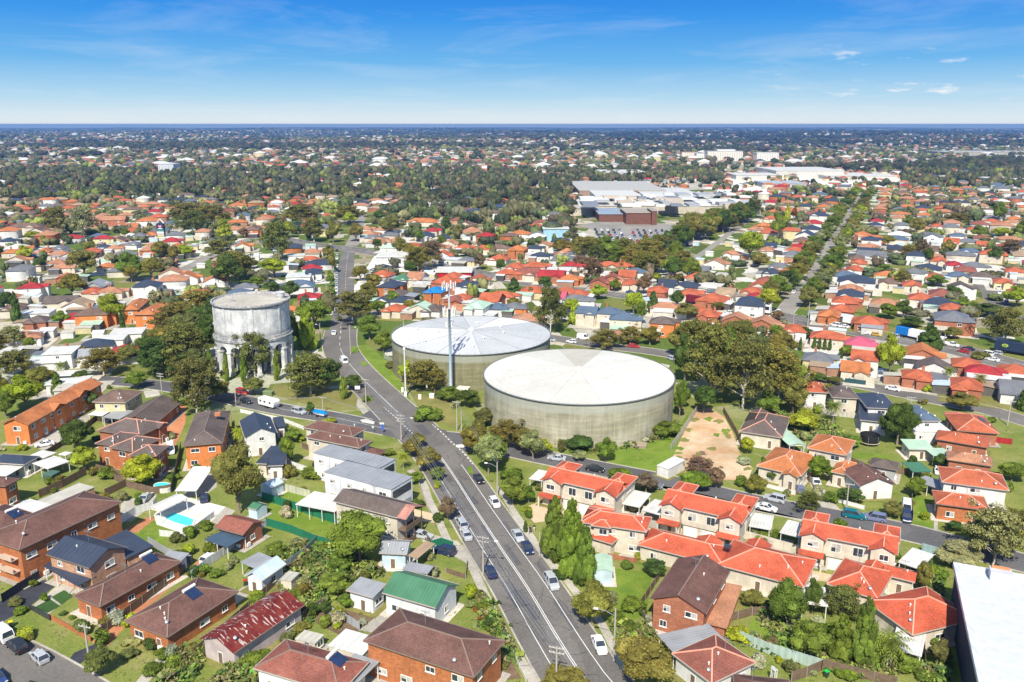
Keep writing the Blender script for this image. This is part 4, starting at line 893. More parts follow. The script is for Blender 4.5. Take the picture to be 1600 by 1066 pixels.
# ---------------------------------------------------------------- the reservoirs and the water tower
def tank_wall_mat(name, base, alt, sun_side):
    m, t, b = mat(name); oc = geo(t, kind='Object'); sep = nd(t, 'ShaderNodeSeparateXYZ'); L(t, oc, sep.inputs[0])
    at = nd(t, 'ShaderNodeMath', operation='ARCTAN2'); L(t, sep.outputs[0], at.inputs[0]); L(t, sep.outputs[1], at.inputs[1])
    cv = nd(t, 'ShaderNodeCombineXYZ'); am = nd(t, 'ShaderNodeMath', operation='MULTIPLY'); am.inputs[1].default_value = 26; L(t, at.outputs[0], am.inputs[0])
    L(t, am.outputs[0], cv.inputs[0]); L(t, sep.outputs[2], cv.inputs[1])
    def mp(s):
        q = nd(t, 'ShaderNodeMapping'); q.inputs['Scale'].default_value = s; L(t, cv.outputs[0], q.inputs[0]); return q.outputs[0]
    big = noise(t, .09, 6, mp((1, 1.6, 1)), .65); c = mixc(t, rng(t, big, 0, 1, .35, .62), base, alt)
    st = noise(t, 1, 8, mp((.55, .09, 1)), .75); c = mul(t, c, rng(t, st, .7, 1.2, .3, .7))
    st2 = noise(t, 1, 4, mp((.35, .03, 1)), .6); c = mixc(t, rng(t, st2, 0, .7, .58, .75), c, (.11, .1, .06))
    pale = rng(t, noise(t, 1, 6, mp((.5, .35, 1)), .8), 0, .8, .62, .74); c = mixc(t, pale, c, (.5, .47, .38))
    br = nd(t, 'ShaderNodeTexBrick'); br.offset = 0; br.inputs['Scale'].default_value = 1; br.inputs['Brick Width'].default_value = 3.1; br.inputs['Row Height'].default_value = 2.45; br.inputs['Mortar Size'].default_value = .045
    br.inputs['Color1'].default_value = (1, 1, 1, 1); br.inputs['Color2'].default_value = (.9, .92, .9, 1); br.inputs['Mortar'].default_value = (1.5, 1.5, 1.4, 1); L(t, cv.outputs[0], br.inputs['Vector'])
    c = mixc(t, rng(t, noise(t, .3, 3, mp((1, 1, 1))), .25, 1, .4, .55), c, mul(t, c, br.outputs['Color'])); hb = noise(t, 1, 4, mp((.12, 1.1, 1)), .6); c = mul(t, c, rng(t, hb, .85, 1.15))
    top = rng(t, sep.outputs[2], 0, .55, 8.8, 9.4); c = mixc(t, top, c, (.36, .38, .33))
    L(t, c, b.inputs['Base Color']); b.inputs['Roughness'].default_value = .9; bump(t, b, st, .04); return m
def reservoir(label, X, Y, Rd, h, pats, wallm, vents):
    root = empty('reservoir', (X, Y, 0)); tag(root, label, 'water tank')
    mb = MB(); mb.lathe([(Rd, 0), (Rd, h)], 96); mb.obj('tank_wall', wallm, root, smooth=True)
    mb = MB(); mb.lathe([(Rd + .02, h - .1), (Rd + .3, h - .1), (Rd + .32, h + .22), (Rd + .05, h + .22), (Rd + .0, h + .1)], 96); mb.obj('gutter', M['paint'], root, (.15, .16, .15), smooth=True)
    n = len(pats); apex = h + 1.5; step = 2 * math.pi / n
    for i, cc in enumerate(pats):
        a0 = i * step + .16; mb = MB(); k = 8
        for j in range(k):
            t0, t1 = a0 + step * j / k, a0 + step * (j + 1) / k
            for r0, r1 in ((.9, Rd * .5), (Rd * .5, Rd)):
                z0, z1 = apex - (apex - h - .12) * (r0 / Rd) ** 1.15, apex - (apex - h - .12) * (r1 / Rd) ** 1.15
                mb.face([(r0 * math.cos(t0), r0 * math.sin(t0), z0), (r1 * math.cos(t0), r1 * math.sin(t0), z1), (r1 * math.cos(t1), r1 * math.sin(t1), z1), (r0 * math.cos(t1), r0 * math.sin(t1), z0)])
        mb.obj('roof_panel', M['tankroof'], root, cc)
        mb = MB(); r_ = [.9, Rd * .5, Rd - .1]
        pp = [(q * math.cos(a0), q * math.sin(a0), apex - (apex - h - .12) * (q / Rd) ** 1.15 + .03) for q in r_]
        for j in range(2): mb.bar(pp[j], pp[j + 1], .14, .1)
        mb.obj('roof_seam', M['paint'], root, (.3, .31, .32) if vents else (.52, .5, .44))
    mb = MB(); mb.lathe([(1.1, apex - .15), (1.1, apex + .25), (.5, apex + .7), (0.01, apex + .7)], 16); mb.obj('roof_hub', M['white'], root)
    for i in range(vents):
        a = i * 2 * math.pi / 7 * 1.03 + .5; r = Rd * (.42 if i < 7 else .72) ; a += 0 if i < 7 else .4
        mb = MB(); z = apex - (apex - h) * (r / Rd) ** 1.15; mb.lathe([(.28, z), (.28, z + .5), (.55, z + .5), (.5, z + .75), (0.01, z + .85)], 10, c=(r * math.cos(a), r * math.sin(a))); mb.obj('roof_vent', M['white'], root)
    # guard rail round the rim, a ladder and a pipe
    rl = MB(); N = 72
    for i in range(N):
        a, b_ = 2 * math.pi * i / N, 2 * math.pi * (i + 1) / N; p, q = (Rd * math.cos(a), Rd * math.sin(a)), (Rd * math.cos(b_), Rd * math.sin(b_))
        rl.bar((*p, h + .1), (*p, h + (1.15 if vents else .55)), .05)
        if vents and math.sin(a) > .05:
            rl.bar((*p, h + 1.1), (*q, h + 1.1), .05); rl.bar((*p, h + .65), (*q, h + .65), .04)
    rl.obj('guard_rail', M['steel'], root)
    return root
def tank_roof_mat():
    m, t, b = mat('tank_roof'); p = geo(t); c = src_color(t, None); oc = geo(t, kind='Object')
    w = nd(t, 'ShaderNodeTexWave', wave_type='RINGS', rings_direction='Z'); w.inputs['Scale'].default_value = .16; w.inputs['Distortion'].default_value = .4; L(t, oc, w.inputs['Vector'])
    c = mul(t, c, rng(t, w.outputs['Fac'], .97, 1.02, 0, 1)); c = mul(t, c, rng(t, noise(t, .12, 7, p, .7), .88, 1.07)); c = mul(t, c, rng(t, noise(t, 1.2, 5, p), .95, 1.04))
    L(t, c, b.inputs['Base Color']); b.inputs['Roughness'].default_value = .85; b.inputs['Specular IOR Level'].default_value = .1; return m
M['tankroof'] = tank_roof_mat()
wA = tank_wall_mat('old_concrete', (.43, .4, .31), (.3, .28, .19), 1); wB = tank_wall_mat('mossy_concrete', (.27, .25, .14), (.2, .19, .11), 1)
cr1, cr2, cr3 = (.6, .59, .55), (.56, .545, .5), (.48, .455, .4)
reservoir('near round reservoir of stained concrete with a cream sectored roof', 18.8, 225.2, 26.65, 11.6, [cr1, cr1, cr3, cr2, cr1, cr1, cr2, cr2, cr2, cr1, cr1, cr1], wA, 0)
bl1, bl2, bl3 = (.64, .64, .63), (.46, .475, .49), (.53, .54, .55)
reservoir('farther round reservoir with blue grey and white roof sectors and a rail', -13.7, 271.6, 26.55, 11.6, [bl2, bl2, bl2, bl3, bl3, bl1, bl1, bl2, bl2, bl3, bl1, bl2][::-1], wB, 12)
def stain_mat():
    m, t, b = mat('weathered_render'); oc = geo(t, kind='Object'); sep = nd(t, 'ShaderNodeSeparateXYZ'); L(t, oc, sep.inputs[0])
    c = mixc(t, rng(t, noise(t, .25, 8, oc, .7), 0, 1, .42, .62), (.42, .43, .44), (.7, .69, .66))
    st = noise(t, 1, 8, geo(t, (.9, .9, .06), kind='Object'), .7); c = mixc(t, rng(t, st, 0, .8, .56, .7), c, (.22, .2, .18))
    st = noise(t, 1, 5, geo(t, (.35, .35, .04), kind='Object', loc=(4, 1, 0)), .6); c = mixc(t, rng(t, st, 0, .7, .6, .75), c, (.17, .11, .07))
    lo = rng(t, sep.outputs[2], .0, .5, 15.5, 13.2); dn = noise(t, .8, 6, oc); mm = nd(t, 'ShaderNodeMath', operation='MULTIPLY'); l2 = nd(t, 'ShaderNodeMath', operation='MULTIPLY'); L(t, lo, l2.inputs[0]); L(t, rng(t, sep.outputs[2], .15, 1, 11.0, 11.7), l2.inputs[1]); L(t, l2.outputs[0], mm.inputs[0]); L(t, rng(t, dn, 0, 1.4, .35, .65), mm.inputs[1])
    c = mixc(t, mm.outputs[0], c, (.13, .13, .13))
    for z0, z1, z2, z3 in ((22.2, 22.7, 24.0, 24.4), (11.0, 11.4, 13.3, 14.3)):
        q = nd(t, 'ShaderNodeMath', operation='MULTIPLY'); L(t, rng(t, sep.outputs[2], 0, 1, z0, z1), q.inputs[0]); L(t, rng(t, sep.outputs[2], 1, 0, z2, z3), q.inputs[1])
        q2 = nd(t, 'ShaderNodeMath', operation='MULTIPLY'); L(t, q.outputs[0], q2.inputs[0]); L(t, rng(t, noise(t, 1.1, 7, geo(t, (1, 1, 3), kind='Object')), 0, .8, .38, .6), q2.inputs[1]); c = mixc(t, q2.outputs[0], c, (.15, .15, .15))
    L(t, c, b.inputs['Base Color']); b.inputs['Roughness'].default_value = .85; return m
M['stain'] = stain_mat()
def water_tower():
    X, Y = -87.3, 272.5; root = empty('water_tower', (X, Y, 0)); tag(root, 'old stained white water tower raised on a ring of arches', 'water tower')
    Rr = 12.2; H0, H1, H2 = 11.2, 12.9, 22.8; n = 16; S = M['stain']
    # arcade: a ring wall cut by arches
    seg = 12; mb = MB(); bay = 2 * math.pi / n; ro, ri = Rr + .35, Rr - .75; pier = .28; spring = 8.1
    for k in range(n):
        a0 = k * bay; w = bay * (1 - pier); s = a0 + bay * pier / 2; rad = w * Rr / 2
        xs = [0, *[pier / 2 * bay + w * (j / seg) for j in range(seg + 1)], bay]
        zs = [0] + [spring + math.sqrt(max(0, 1 - (2 * j / seg - 1) ** 2)) * rad for j in range(seg + 1)] + [0]
        for j in range(seg):
            t0, t1 = a0 + xs[j + 1], a0 + xs[j + 2]; z0, z1 = zs[j + 1], zs[j + 2]
            P = lambda r, t, z: (r * math.cos(t), r * math.sin(t), z)
            mb.face([P(ro, t0, z0), P(ro, t1, z1), P(ro, t1, H0), P(ro, t0, H0)]); mb.face([P(ri, t1, z1), P(ri, t0, z0), P(ri, t0, H0), P(ri, t1, H0)])
            mb.face([P(ri, t0, z0), P(ri, t1, z1), P(ro, t1, z1), P(ro, t0, z0)])
        tp, tq = a0 - bay * pier / 2, a0 + bay * pier / 2
        mb.face([P(ro, tp, spring), P(ro, tq, spring), P(ro, tq, H0), P(ro, tp, H0)]); mb.face([P(ri, tq, spring), P(ri, tp, spring), P(ri, tp, H0), P(ri, tq, H0)])
    mb.obj('arcade', S, root)
    for k in range(n):
        a = k * bay; m2 = MB(); hw = bay * pier / 2 * Rr
        for z0, z1, e in ((0, .8, .3), (.8, spring - .5, 0), (spring - .5, spring, .22)):
            x0, x1 = ri - .1 - e, ro + .12 + e; m2.box(x0, x1, -hw - e, hw + e, z0, z1)
        o = m2.obj('pier', S, root); o.rotation_euler[2] = a
    for rr, nn in ((6.2, 8),):
        for k in range(nn):
            m2 = MB(); m2.box(-.5, .5, -.5, .5, 0, H0); o = m2.obj('inner_pier', S, root, loc=(rr * math.cos(k * 2 * math.pi / nn), rr * math.sin(k * 2 * math.pi / nn), 0)); o.rotation_euler[2] = k * .785
    mb = MB(); mb.lathe([(0.01, H0 - .2), (Rr - .8, H0 - .2)], 64); mb.obj('tank_floor', S, root)
    mb = MB(); mb.lathe([(Rr + .35, H0), (Rr + .75, H0 + .15), (Rr + .8, H0 + .8), (Rr + .35, H0 + .95), (Rr + .25, H1 - .2), (Rr + .1, H1), (Rr, H1 + .3)], 96); mb.obj('belt_course', S, root, smooth=False)
    mb = MB(); mb.lathe([(Rr, H1 + .3), (Rr - .15, H2 - .2)], 96); mb.obj('drum_wall', S, root, smooth=True)
    for k in range(8):
        m2 = MB(); m2.box(Rr - .3, Rr + .12, -.35, .35, H1, H2 - .3); o = m2.obj('pilaster', S, root); o.rotation_euler[2] = k * math.pi / 4 + .3
    mb = MB(); mb.lathe([(Rr - .1, H2 - .3), (Rr + .25, H2 - .2), (Rr + .6, H2 + .25), (Rr + .62, H2 + .8), (Rr + .1, H2 + .85), (Rr + .05, H2 + .35), (Rr - .8, H2 + .3)], 96); mb.obj('cornice', S, root)
    mb = MB(); mb.lathe([(.01, H2 + .9), (Rr * .5, H2 + .8), (Rr - .8, H2 + .35)], 64); mb.obj('roof', M['conc'], root, smooth=True)
    mb = MB(); mb.lathe([(1.5, H2), (1.5, H2 + 2.2), (1.7, H2 + 2.2), (1.7, H2 + 2.5), (.01, H2 + 2.7)], 24, c=(9.0, 3.2)); mb.obj('stair_turret', S, root)
    mb = MB(); mb.bar((-4.2, -5, H2), (-4.2, -5, H2 + 3.4), .12); mb.bar((-4.9, -5, H2 + 3.2), (-3.5, -5, H2 + 3.2), .08); mb.box(-5, -3.6, -5.3, -4.8, H2 + .7, H2 + 1.3); mb.obj('roof_mast', M['steel'], root)
water_tower()
def cell_tower():
    X, Y = -18.6, 241; Ht = 35.5; root = empty('cell_tower', (X, Y, 0)); tag(root, 'pale blue telephone mast with white antenna panels beside the farther reservoir', 'antenna mast')
    mb = MB(); mb.tube([(0, 0, 0), (0, 0, 14), (0, 0, 27)], [.42, .38, .32], 16); mb.obj('mast', M['paint'], root, (.3, .38, .46), smooth=True)
    mb = MB(); mb.tube([(0, 0, 27), (0, 0, Ht - 1)], [.3, .22], 12); mb.obj('upper_mast', M['paint'], root, (.5, .53, .56))
    mb = MB()
    for z in range(0, 26): mb.box(.45, .53, -.25, .25, z * 1.0 + .3, z * 1.0 + .36)
    mb.box(.47, .52, -.28, -.22, 0, 26); mb.box(.47, .52, .22, .28, 0, 26); mb.obj('ladder', M['steel'], root)
    for z, r, ph, k in ((22.4, 1.1, 1.6, 5), (26.2, 1.8, 2.6, 9), (34.0, 1.9, 2.4, 6)):
        m2 = MB(); pts = [(r * math.cos(a * math.pi / 6), r * math.sin(a * math.pi / 6), z) for a in range(12)]
        for i in range(12): m2.bar(pts[i], pts[(i + 1) % 12], .08)
        for i in range(0, 12, 3): m2.bar((0, 0, z - .4), pts[i], .09)
        m2.obj('antenna_ring', M['steel'], root)
        for i in range(k):
            a = 2 * math.pi * i / k + .3; m2 = MB(); m2.box(-.09, .09, -.2, .2, -ph / 2, ph / 2); o = m2.obj('antenna_panel', M['white'], root, loc=(r * 1.05 * math.cos(a), r * 1.05 * math.sin(a), z)); o.rotation_euler[2] = a
    mb = MB(); mb.box(-.8, .8, -.6, .6, 0, 1.8); mb.obj('equipment_box', M['white'], root, loc=(1.9, -.6, 0))
cell_tower()
def thin_mast(label, x, yb, yt, c=(.62, .6, .56), name='radio_mast'):
    p = g(x, yb); h = hgt(x, yb, yt); root = empty(name, p); tag(root, label, 'mast')
    mb = MB(); mb.tube([(0, 0, 0), (0, 0, h * .62), (0, 0, h * .62), (0, 0, h)], [.26, .2, .07, .05], 10); mb.obj('mast', M['paint'], root, c)
    mb = MB(); mb.box(-.3, .3, -.3, .3, h * .6, h * .63); mb.box(-.4, .4, -.5, .5, 0, 1.4); mb.obj('cabinet', M['white'], root)
thin_mast('slim white radio mast on the verge left of the reservoirs', 634, 619, 497)
# ---------------------------------------------------------------- middle distance: every house that can be told apart
ANG_R, ANG_L, ANG_M = -math.radians(25), math.radians(11), -math.radians(14)
def angle_at(x, y):
    if x > 1040: return ANG_R
    if x > 560: return ANG_M
    return ANG_L
MID = """o 20 394 20 c 1|o 43 391 17 c 1|n 43 400 16 w 1|o 70 392 18 c 1|g 94 387 20 w 1|p 93 397 18 c 1|o 110 400 24 c 1|p 90 408 26 c 1|p 98 415 28 c 1|b 60 411 20 c 1|O 105 430 25 b 1|p 28 404 20 c 1|o 168 414 16 c 1|d 98 468 50 c 1|t 122 474 40 w 1|w 150 472 20 w 1|b 146 487 30 O 2|n 231 443 40 w 2|s 151 443 40 g 1|O 146 453 22 c 1|p 174 453 22 c 1|p 166 343 60 b 2|b 41 354 50 c 2|b 60 361 26 c 2|r 15 353 25 c 1|n 13 376 24 w 1|r 161 372 18 y 2|n 162 386 16 w 1|b 187 375 30 p 1|g 218 368 22 l 1|o 237 366 16 c 1|o 207 354 20 c 1|o 227 346 18 c 1|p 180 387 16 c 1|g 195 396 20 c 1|p 242 383 20 w 1|g 208 381 20 w 1|r 50 446 14 w 2
b 24 478 34 c 1|w 62 484 40 w 1|d 60 498 34 b 1|r 118 494 20 b 1|w 30 520 44 w 1|w 96 545 44 w 2|p 40 523 34 w 1|w 75 560 30 w 1|w 200 515 44 w 1|r 196 545 34 b 1|l 95 549 26 w 1|s 130 552 34 w 1|w 175 525 24 w 1|n 150 535 24 w 1|w 108 592 22 w 1|w 92 583 18 c 1|p 15 462 22 c 1|w 12 545 26 w 1
p 269 425 26 c 1|o 292 431 25 w 1|o 336 436 33 w 1|b 396 357 40 o 2|o 380 384 26 c 1|g 352 381 20 w 1|g 331 378 18 w 1|r 268 376 25 c 1|O 279 384 16 c 1|O 284 394 22 c 1|g 383 446 22 c 1|k 467 443 50 w 1|r 482 461 26 b 1|o 456 483 18 c 1|w 467 428 36 w 1|O 485 403 20 w 1|p 488 393 20 c 1|r 486 416 18 w 1|n 490 423 16 w 1|w 463 398 18 w 1|w 440 410 20 w 1
n 597 417 28 w 1|w 574 420 18 w 1|O 598 427 34 c 1|n 611 443 46 o 2|n 613 466 50 w 1|O 618 480 28 c 1|d 622 457 24 c 1|G 631 432 20 w 1|p 652 431 18 w 1|w 662 440 22 c 1|u 681 452 30 o 2|O 697 438 36 b 2|d 678 480 24 w 1|l 659 480 12 c 1|m 712 466 28 o 1|O 722 463 26 w 1|p 717 480 18 y 1|n 729 442 20 w 2|O 708 429 26 c 1|l 747 475 28 w 2
p 577 365 22 c 1|p 573 357 18 c 1|g 584 371 24 c 1|p 592 377 30 c 1|p 616 376 20 c 1|o 662 346 50 c 1|w 636 360 20 w 1|n 664 367 34 c 1|r 676 360 24 c 1|n 688 372 32 c 1|l 608 386 20 w 1|o 652 389 18 b 1|O 691 398 22 w 1|w 704 402 20 w 1|g 729 404 28 y 1|O 726 386 24 b 1|p 703 380 20 c 1|b 729 351 20 c 1|p 738 359 20 c 1|O 756 388 24 c 1|b 782 387 14 w 1|O 780 402 32 w 1|o 809 389 28 o 2|n 835 387 20 w 1|p 850 384 18 c 1|O 873 386 34 w 1|p 886 393 26 c 1|k 905 396 18 c 1|n 845 399 22 w 1|O 806 414 26 w 2|O 837 413 28 w 2|O 795 424 12 b 1|m 826 424 36 c 1|r 863 428 42 b 1|w 874 418 28 w 2|r 897 412 18 w 2|o 891 433 32 o 1|p 926 413 22 c 1|O 951 412 34 c 1|O 973 413 20 c 1|m 938 438 36 b 1|m 957 435 28 b 1|O 746 435 36 c 1
O 834 452 34 y 1|O 785 459 18 c 1|O 769 465 34 b 1|P 871 461 18 w 1|O 884 453 24 b 1|O 905 457 18 c 1|g 902 465 14 w 1|n 879 478 18 k 1|k 777 478 32 w 1|p 824 495 36 p 1|g 804 477 28 O 1|k 918 484 34 c 2|k 952 485 28 c 2|k 975 494 34 c 2|d 1036 500 36 O 2|O 1028 451 32 b 2|O 1078 456 40 c 1|O 1114 465 46 b 1|n 1171 470 58 w 2|r 1181 462 26 w 1|O 1176 453 36 c 1|O 1187 444 34 c 1|m 1199 436 34 b 1|n 1207 423 28 w 1|g 1214 414 20 w 1|O 1088 430 36 w 1|g 1093 419 34 u 1|n 1074 444 38 c 1|w 1111 442 22 n 1|n 1044 443 20 w 1|k 994 422 24 w 1|O 981 428 28 c 1|p 965 436 22 c 1|O 986 440 18 c 1
O 1109 489 28 b 1|O 1083 481 24 b 1|p 1151 497 36 b 1|p 1193 504 40 b 1|w 1165 521 26 w 2|n 1153 536 26 w 1|p 1208 540 38 b 1|p 1119 409 28 w 1|p 1144 396 28 w 1|p 1040 477 16 c 1|w 1035 468 12 c 1|t 1135 456 14 w 1|r 1271 348 28 w 1|n 1268 357 30 w 1|n 1259 367 30 w 2|b 1253 376 42 w 1|O 1260 381 26 w 1|r 1249 387 22 w 1|O 1243 391 24 c 1|g 1238 397 32 c 1|n 1280 336 28 w 2|p 1240 407 20 c 1|g 1221 415 30 c 1|O 1228 424 20 c 1|n 1204 384 16 w 1|p 1199 390 20 w 1|o 1193 352 26 o 2|p 1180 358 20 c 1|O 1204 341 20 c 1
o 1347 366 28 b 1|n 1360 374 28 w 2|n 1356 392 32 c 1|g 1362 399 44 w 1|b 1339 401 18 c 1|O 1342 408 22 c 1|O 1335 418 22 w 1|k 1321 428 32 w 1|n 1338 436 56 w 2|r 1370 345 20 w 1|n 1367 351 20 w 1|p 1329 449 38 c 1|n 1329 457 40 w 1|O 1321 468 42 b 1|O 1315 481 38 b 1|o 1385 428 30 c 1|b 1388 438 30 c 1|p 1383 471 24 c 1|o 1491 339 24 y 2|O 1464 353 16 w 1|O 1493 355 18 w 1|O 1521 358 16 c 1|O 1549 346 20 c 1|o 1560 361 18 c 1|p 1581 347 20 c 1|k 1495 368 18 w 1|g 1456 370 22 w 2|O 1487 378 20 w 2|g 1511 377 18 c 1|O 1536 382 16 b 1|b 1455 390 20 c 1|k 1515 392 28 w 2|O 1546 396 24 c 2|n 1431 398 26 w 2|r 1491 411 22 w 1|g 1522 413 28 w 1|n 1592 382 24 w 2|k 1497 428 30 c 1|O 1460 430 24 w 1|d 1532 429 28 c 1|g 1429 423 28 w 2|o 1398 426 24 c 1|O 1424 442 24 c 1|O 1585 421 28 c 1|O 1567 438 16 y 1|d 1500 447 26 w 2|O 1591 454 26 w 1|m 1471 457 48 c 1|O 1438 463 40 c 1|n 1467 471 46 w 1|O 1486 478 28 b 1|O 1466 404 12 c 1|O 1571 384 14 w 1
g 1487 494 62 b 2|O 1358 500 46 b 1|o 1296 489 34 o 1|O 1243 512 38 w 1|O 1293 523 40 c 1|P 1344 533 48 b 1|g 1279 557 46 y 1|O 1352 555 28 w 2|o 1440 549 50 b 1|O 1510 566 34 b 1|O 1585 576 38 b 1|d 1459 570 22 w 1|r 1536 577 20 w 1|O 1432 584 38 b 1|O 1510 598 36 b 1|g 1585 606 38 w 1|w 1545 585 22 w 1|o 1336 573 36 c 1"""
def quick_house(x, y, w, rc, wc, st, name='house'):
    h = 5.6 if st == 2 else 3.3; rnd = random.Random(x * 7 + y); p = g(x, y, h); zc = proj(p.x, p.y, h)[2]
    wm = w * zc / FPX; rz = angle_at(x, y) + (math.pi / 2 if rnd.random() < .5 else 0) + rnd.uniform(-.05, .05)
    wm = max(9, min(34, wm)); dm = max(8, min(17, 11 * rnd.uniform(.85, 1.2) if wm < 20 else 12.5)); wd = wm
    if wm > 20: rz = angle_at(x, y)
    root = empty(name, (p.x, p.y, 0), rz); auto(root, '%s%s roofed %s house' % ('two storey ' if st == 2 else '', RN.get(rc, 'red'), WN[wc]), x, y, cat='house')
    kind = rnd.choice(('hip', 'hip', 'hip', 'gx')) if rc != 'w' else 'flat'; rm = 'tile' if rc in 'oOpbdmrt' else 'metal'
    near = p.y < 360
    mb = MB(); roof_faces(mb, wd, dm, h, kind, .44, .16)
    if kind != 'flat':
        e = rnd.choice((-1, 1)) * wd * .2; mb2 = MB(); lw = min(wd * .5, 8)
        roof_faces(mb2, lw, dm * .5, h + .01, 'gy' if rnd.random() < .4 else 'hip', .44, .16, (e, -dm * .42)); mb2.obj('roof', M[rm], root, RC[rc])
        m3 = MB(); wall_faces(m3, lw, dm * .5, h, 'gy', .44, (e, -dm * .42), .4); m3.obj('wall', M[WC[wc][0]], root, WC[wc][1])
    mb.obj('roof', M[rm], root, RC[rc])
    mb = MB(); wall_faces(mb, wd, dm, h, kind, .44, (0, 0), .4); mb.obj('wall', M[WC[wc][0]], root, WC[wc][1])
    # an awning, carport or lean-to on one side, the way almost every house has one
    for s_ in ((-1,), (1,), (-1, 1))[rnd.randrange(3)]:
        aw, ad = rnd.uniform(3, 6), rnd.uniform(4, min(9, dm)); ax, ay = s_ * (wd / 2 + aw / 2 - .4), rnd.uniform(-.25, .35) * dm; ah = min(2.9, h - .3)
        m4 = MB(); roof_faces(m4, aw, ad, ah, 'skl' if s_ < 0 else 'skr', .3, .1, (ax, ay)); m4.obj('lean_to_roof', M['metal'], root, RC[rnd.choice('wwwcclsgtL')])
        m4 = MB(); wall_faces(m4, aw, ad, ah - .05, 'flat', .3, (ax, ay), .3); m4.obj('lean_to_wall', M['board'], root, rnd.choice([(.55, .52, .46), (.6, .6, .58), (.12, .11, .1), (.35, .2, .13), (.08, .08, .08)]))
    # windows on the two walls that can be seen, each its own part
    front = 0 if math.cos(rz) > .5 else (3 if math.sin(rz) > 0 else 1)
    sk = {0: (1, 2, 3), 1: (0, 2, 3), 3: (0, 1, 2)}[front]
    fittings(root, wd, dm, h, rnd, skip=sk, inset=.4, dens=.8 if near else .5, c=(0, 0))
    if rnd.random() < .3 and kind != 'flat':
        c_ = MB(); c_.box(-.4, .4, -.4, .4, h, h + dm * .22 + .8); c_.obj('chimney', M['brick'], root, (.4, .15, .08), loc=(wd * .2, dm * .12, 0))
    HOUSES.append((p.x, p.y, wd / 2, 0)); YARD.append((root, (0, -1), wd + rnd.uniform(2, 7), dm + rnd.uniform(4, 9))); return root
MIDN = 0
for row in MID.replace('\n', '|').split('|'):
    rc, x, y, w, wc, st = row.split()
    if wc == 'n': wc = 'g'
    quick_house(float(x), float(y) + (2 if float(y) > 400 else 0), float(w), rc, wc, int(st)); MIDN += 1
# ---------------------------------------------------------------- shopping centre, warehouses, towers of flats
def block_building(name, label, cat, boxes):
    root = None
    for i, (x0, x1, yb, yt, dep, wallc, roofc) in enumerate(boxes):
        a, b = g(x0, yb), g(x1, yb); h = hgt((x0 + x1) / 2, yb, yt)
        if root is None: root = empty(name, ((a.x + b.x) / 2, a.y + dep / 2, 0)); tag(root, label, cat); o = Vector((root.location.x, root.location.y, 0))
        mb = MB(); mb.box(a.x - o.x, b.x - o.x, a.y - o.y, a.y + dep - o.y, 0, h); mb.obj('wall', M['render'], root, wallc)
        mb = MB(); mb.box(a.x - o.x - .6, b.x - o.x + .6, a.y - o.y - .6, a.y + dep - o.y + .6, h + .003, h + .5); mb.obj('roof', M['sheet'], root, roofc)
        if h > 14:
            fl = int(h / 3.2); nb = max(2, int((b.x - a.x) / 5))
            for q in range(nb):
                m2 = MB(); xx = a.x - o.x + (b.x - a.x) * (q + .5) / nb
                m2.box(xx - .6, xx + .6, a.y - o.y - .1, a.y - o.y - .003, 2, fl * 3.2 - .5)
                m2.obj('window_column', M['concrete'], root)
    return root
cream, pale, wh, br_, tn = (.5, .45, .37), (.5, .47, .4), (.66, .64, .58), (.16, .07, .05), (.4, .34, .26)
MALL = block_building('shopping_centre', 'sprawling pale roofed shopping centre with brown brick corner blocks above its car park', 'shopping centre',
   [(940, 968, 325, 318, 30, tn, (.35, .37, .4)), (1050, 1075, 318, 314, 24, tn, (.45, .44, .42)), (1130, 1150, 322, 318, 20, cream, (.4, .4, .4)), (978, 1018, 351, 333, 40, br_, tn), (936, 978, 347, 335, 50, br_, (.3, .36, .42)), (905, 1160, 334, 322, 60, cream, (.6, .58, .53)), (1005, 1120, 331, 318, 110, (.4, .35, .3), wh), (905, 1040, 311, 298, 150, (.3, .2, .15), pale),
    (930, 1000, 326, 306, 60, wh, wh), (1120, 1200, 330, 320, 50, wh, (.5, .5, .5)), (1018, 1026, 352, 330, 25, br_, tn), (880, 930, 337, 326, 30, cream, pale), (1005, 1090, 316, 304, 90, cream, (.62, .6, .56))])
def rooftop(root, x0, x1, y0, y1, n, z):
    r_ = random.Random(3)
    for i in range(n):
        p = g(r_.uniform(x0, x1), r_.uniform(y0, y1), z) - Vector((root.location.x, root.location.y, 0)); w, d, h_ = r_.uniform(2, 9), r_.uniform(2, 14), r_.uniform(.6, 2.2); mb = MB(); mb.box(p.x - w, p.x + w, p.y - d, p.y + d, z - .5, z + h_); mb.obj('roof_plant', M['paint'], root, r_.choice([(.6, .6, .57), (.35, .36, .38), (.5, .42, .33), (.2, .22, .26), (.68, .68, .66)]))
rooftop(MALL, 910, 1150, 303, 322, 46, 11)
block_building('station_building', 'long low dark roofed hall right of the playing field, left of the shopping centre', 'hall', [(716, 790, 338, 330, 18, (.1, .1, .12), (.06, .08, .13)), (770, 842, 334, 324, 18, (.3, .3, .3), (.05, .08, .15))])
block_building('warehouse', 'white roofed gymnasium with a pale blue wall beyond the middle houses', 'hall', [(849, 888, 376, 358, 22, (.3, .5, .6), (.6, .62, .58))])
block_building('service_station', 'flat white filling station canopy beside the far crossroads', 'filling station', [(588, 635, 410, 402, 20, (.5, .5, .5), wh)])
block_building('shop', 'long white roofed shop with a red fascia by the highway', 'shop', [(682, 736, 434, 426, 16, (.45, .02, .03), wh)])
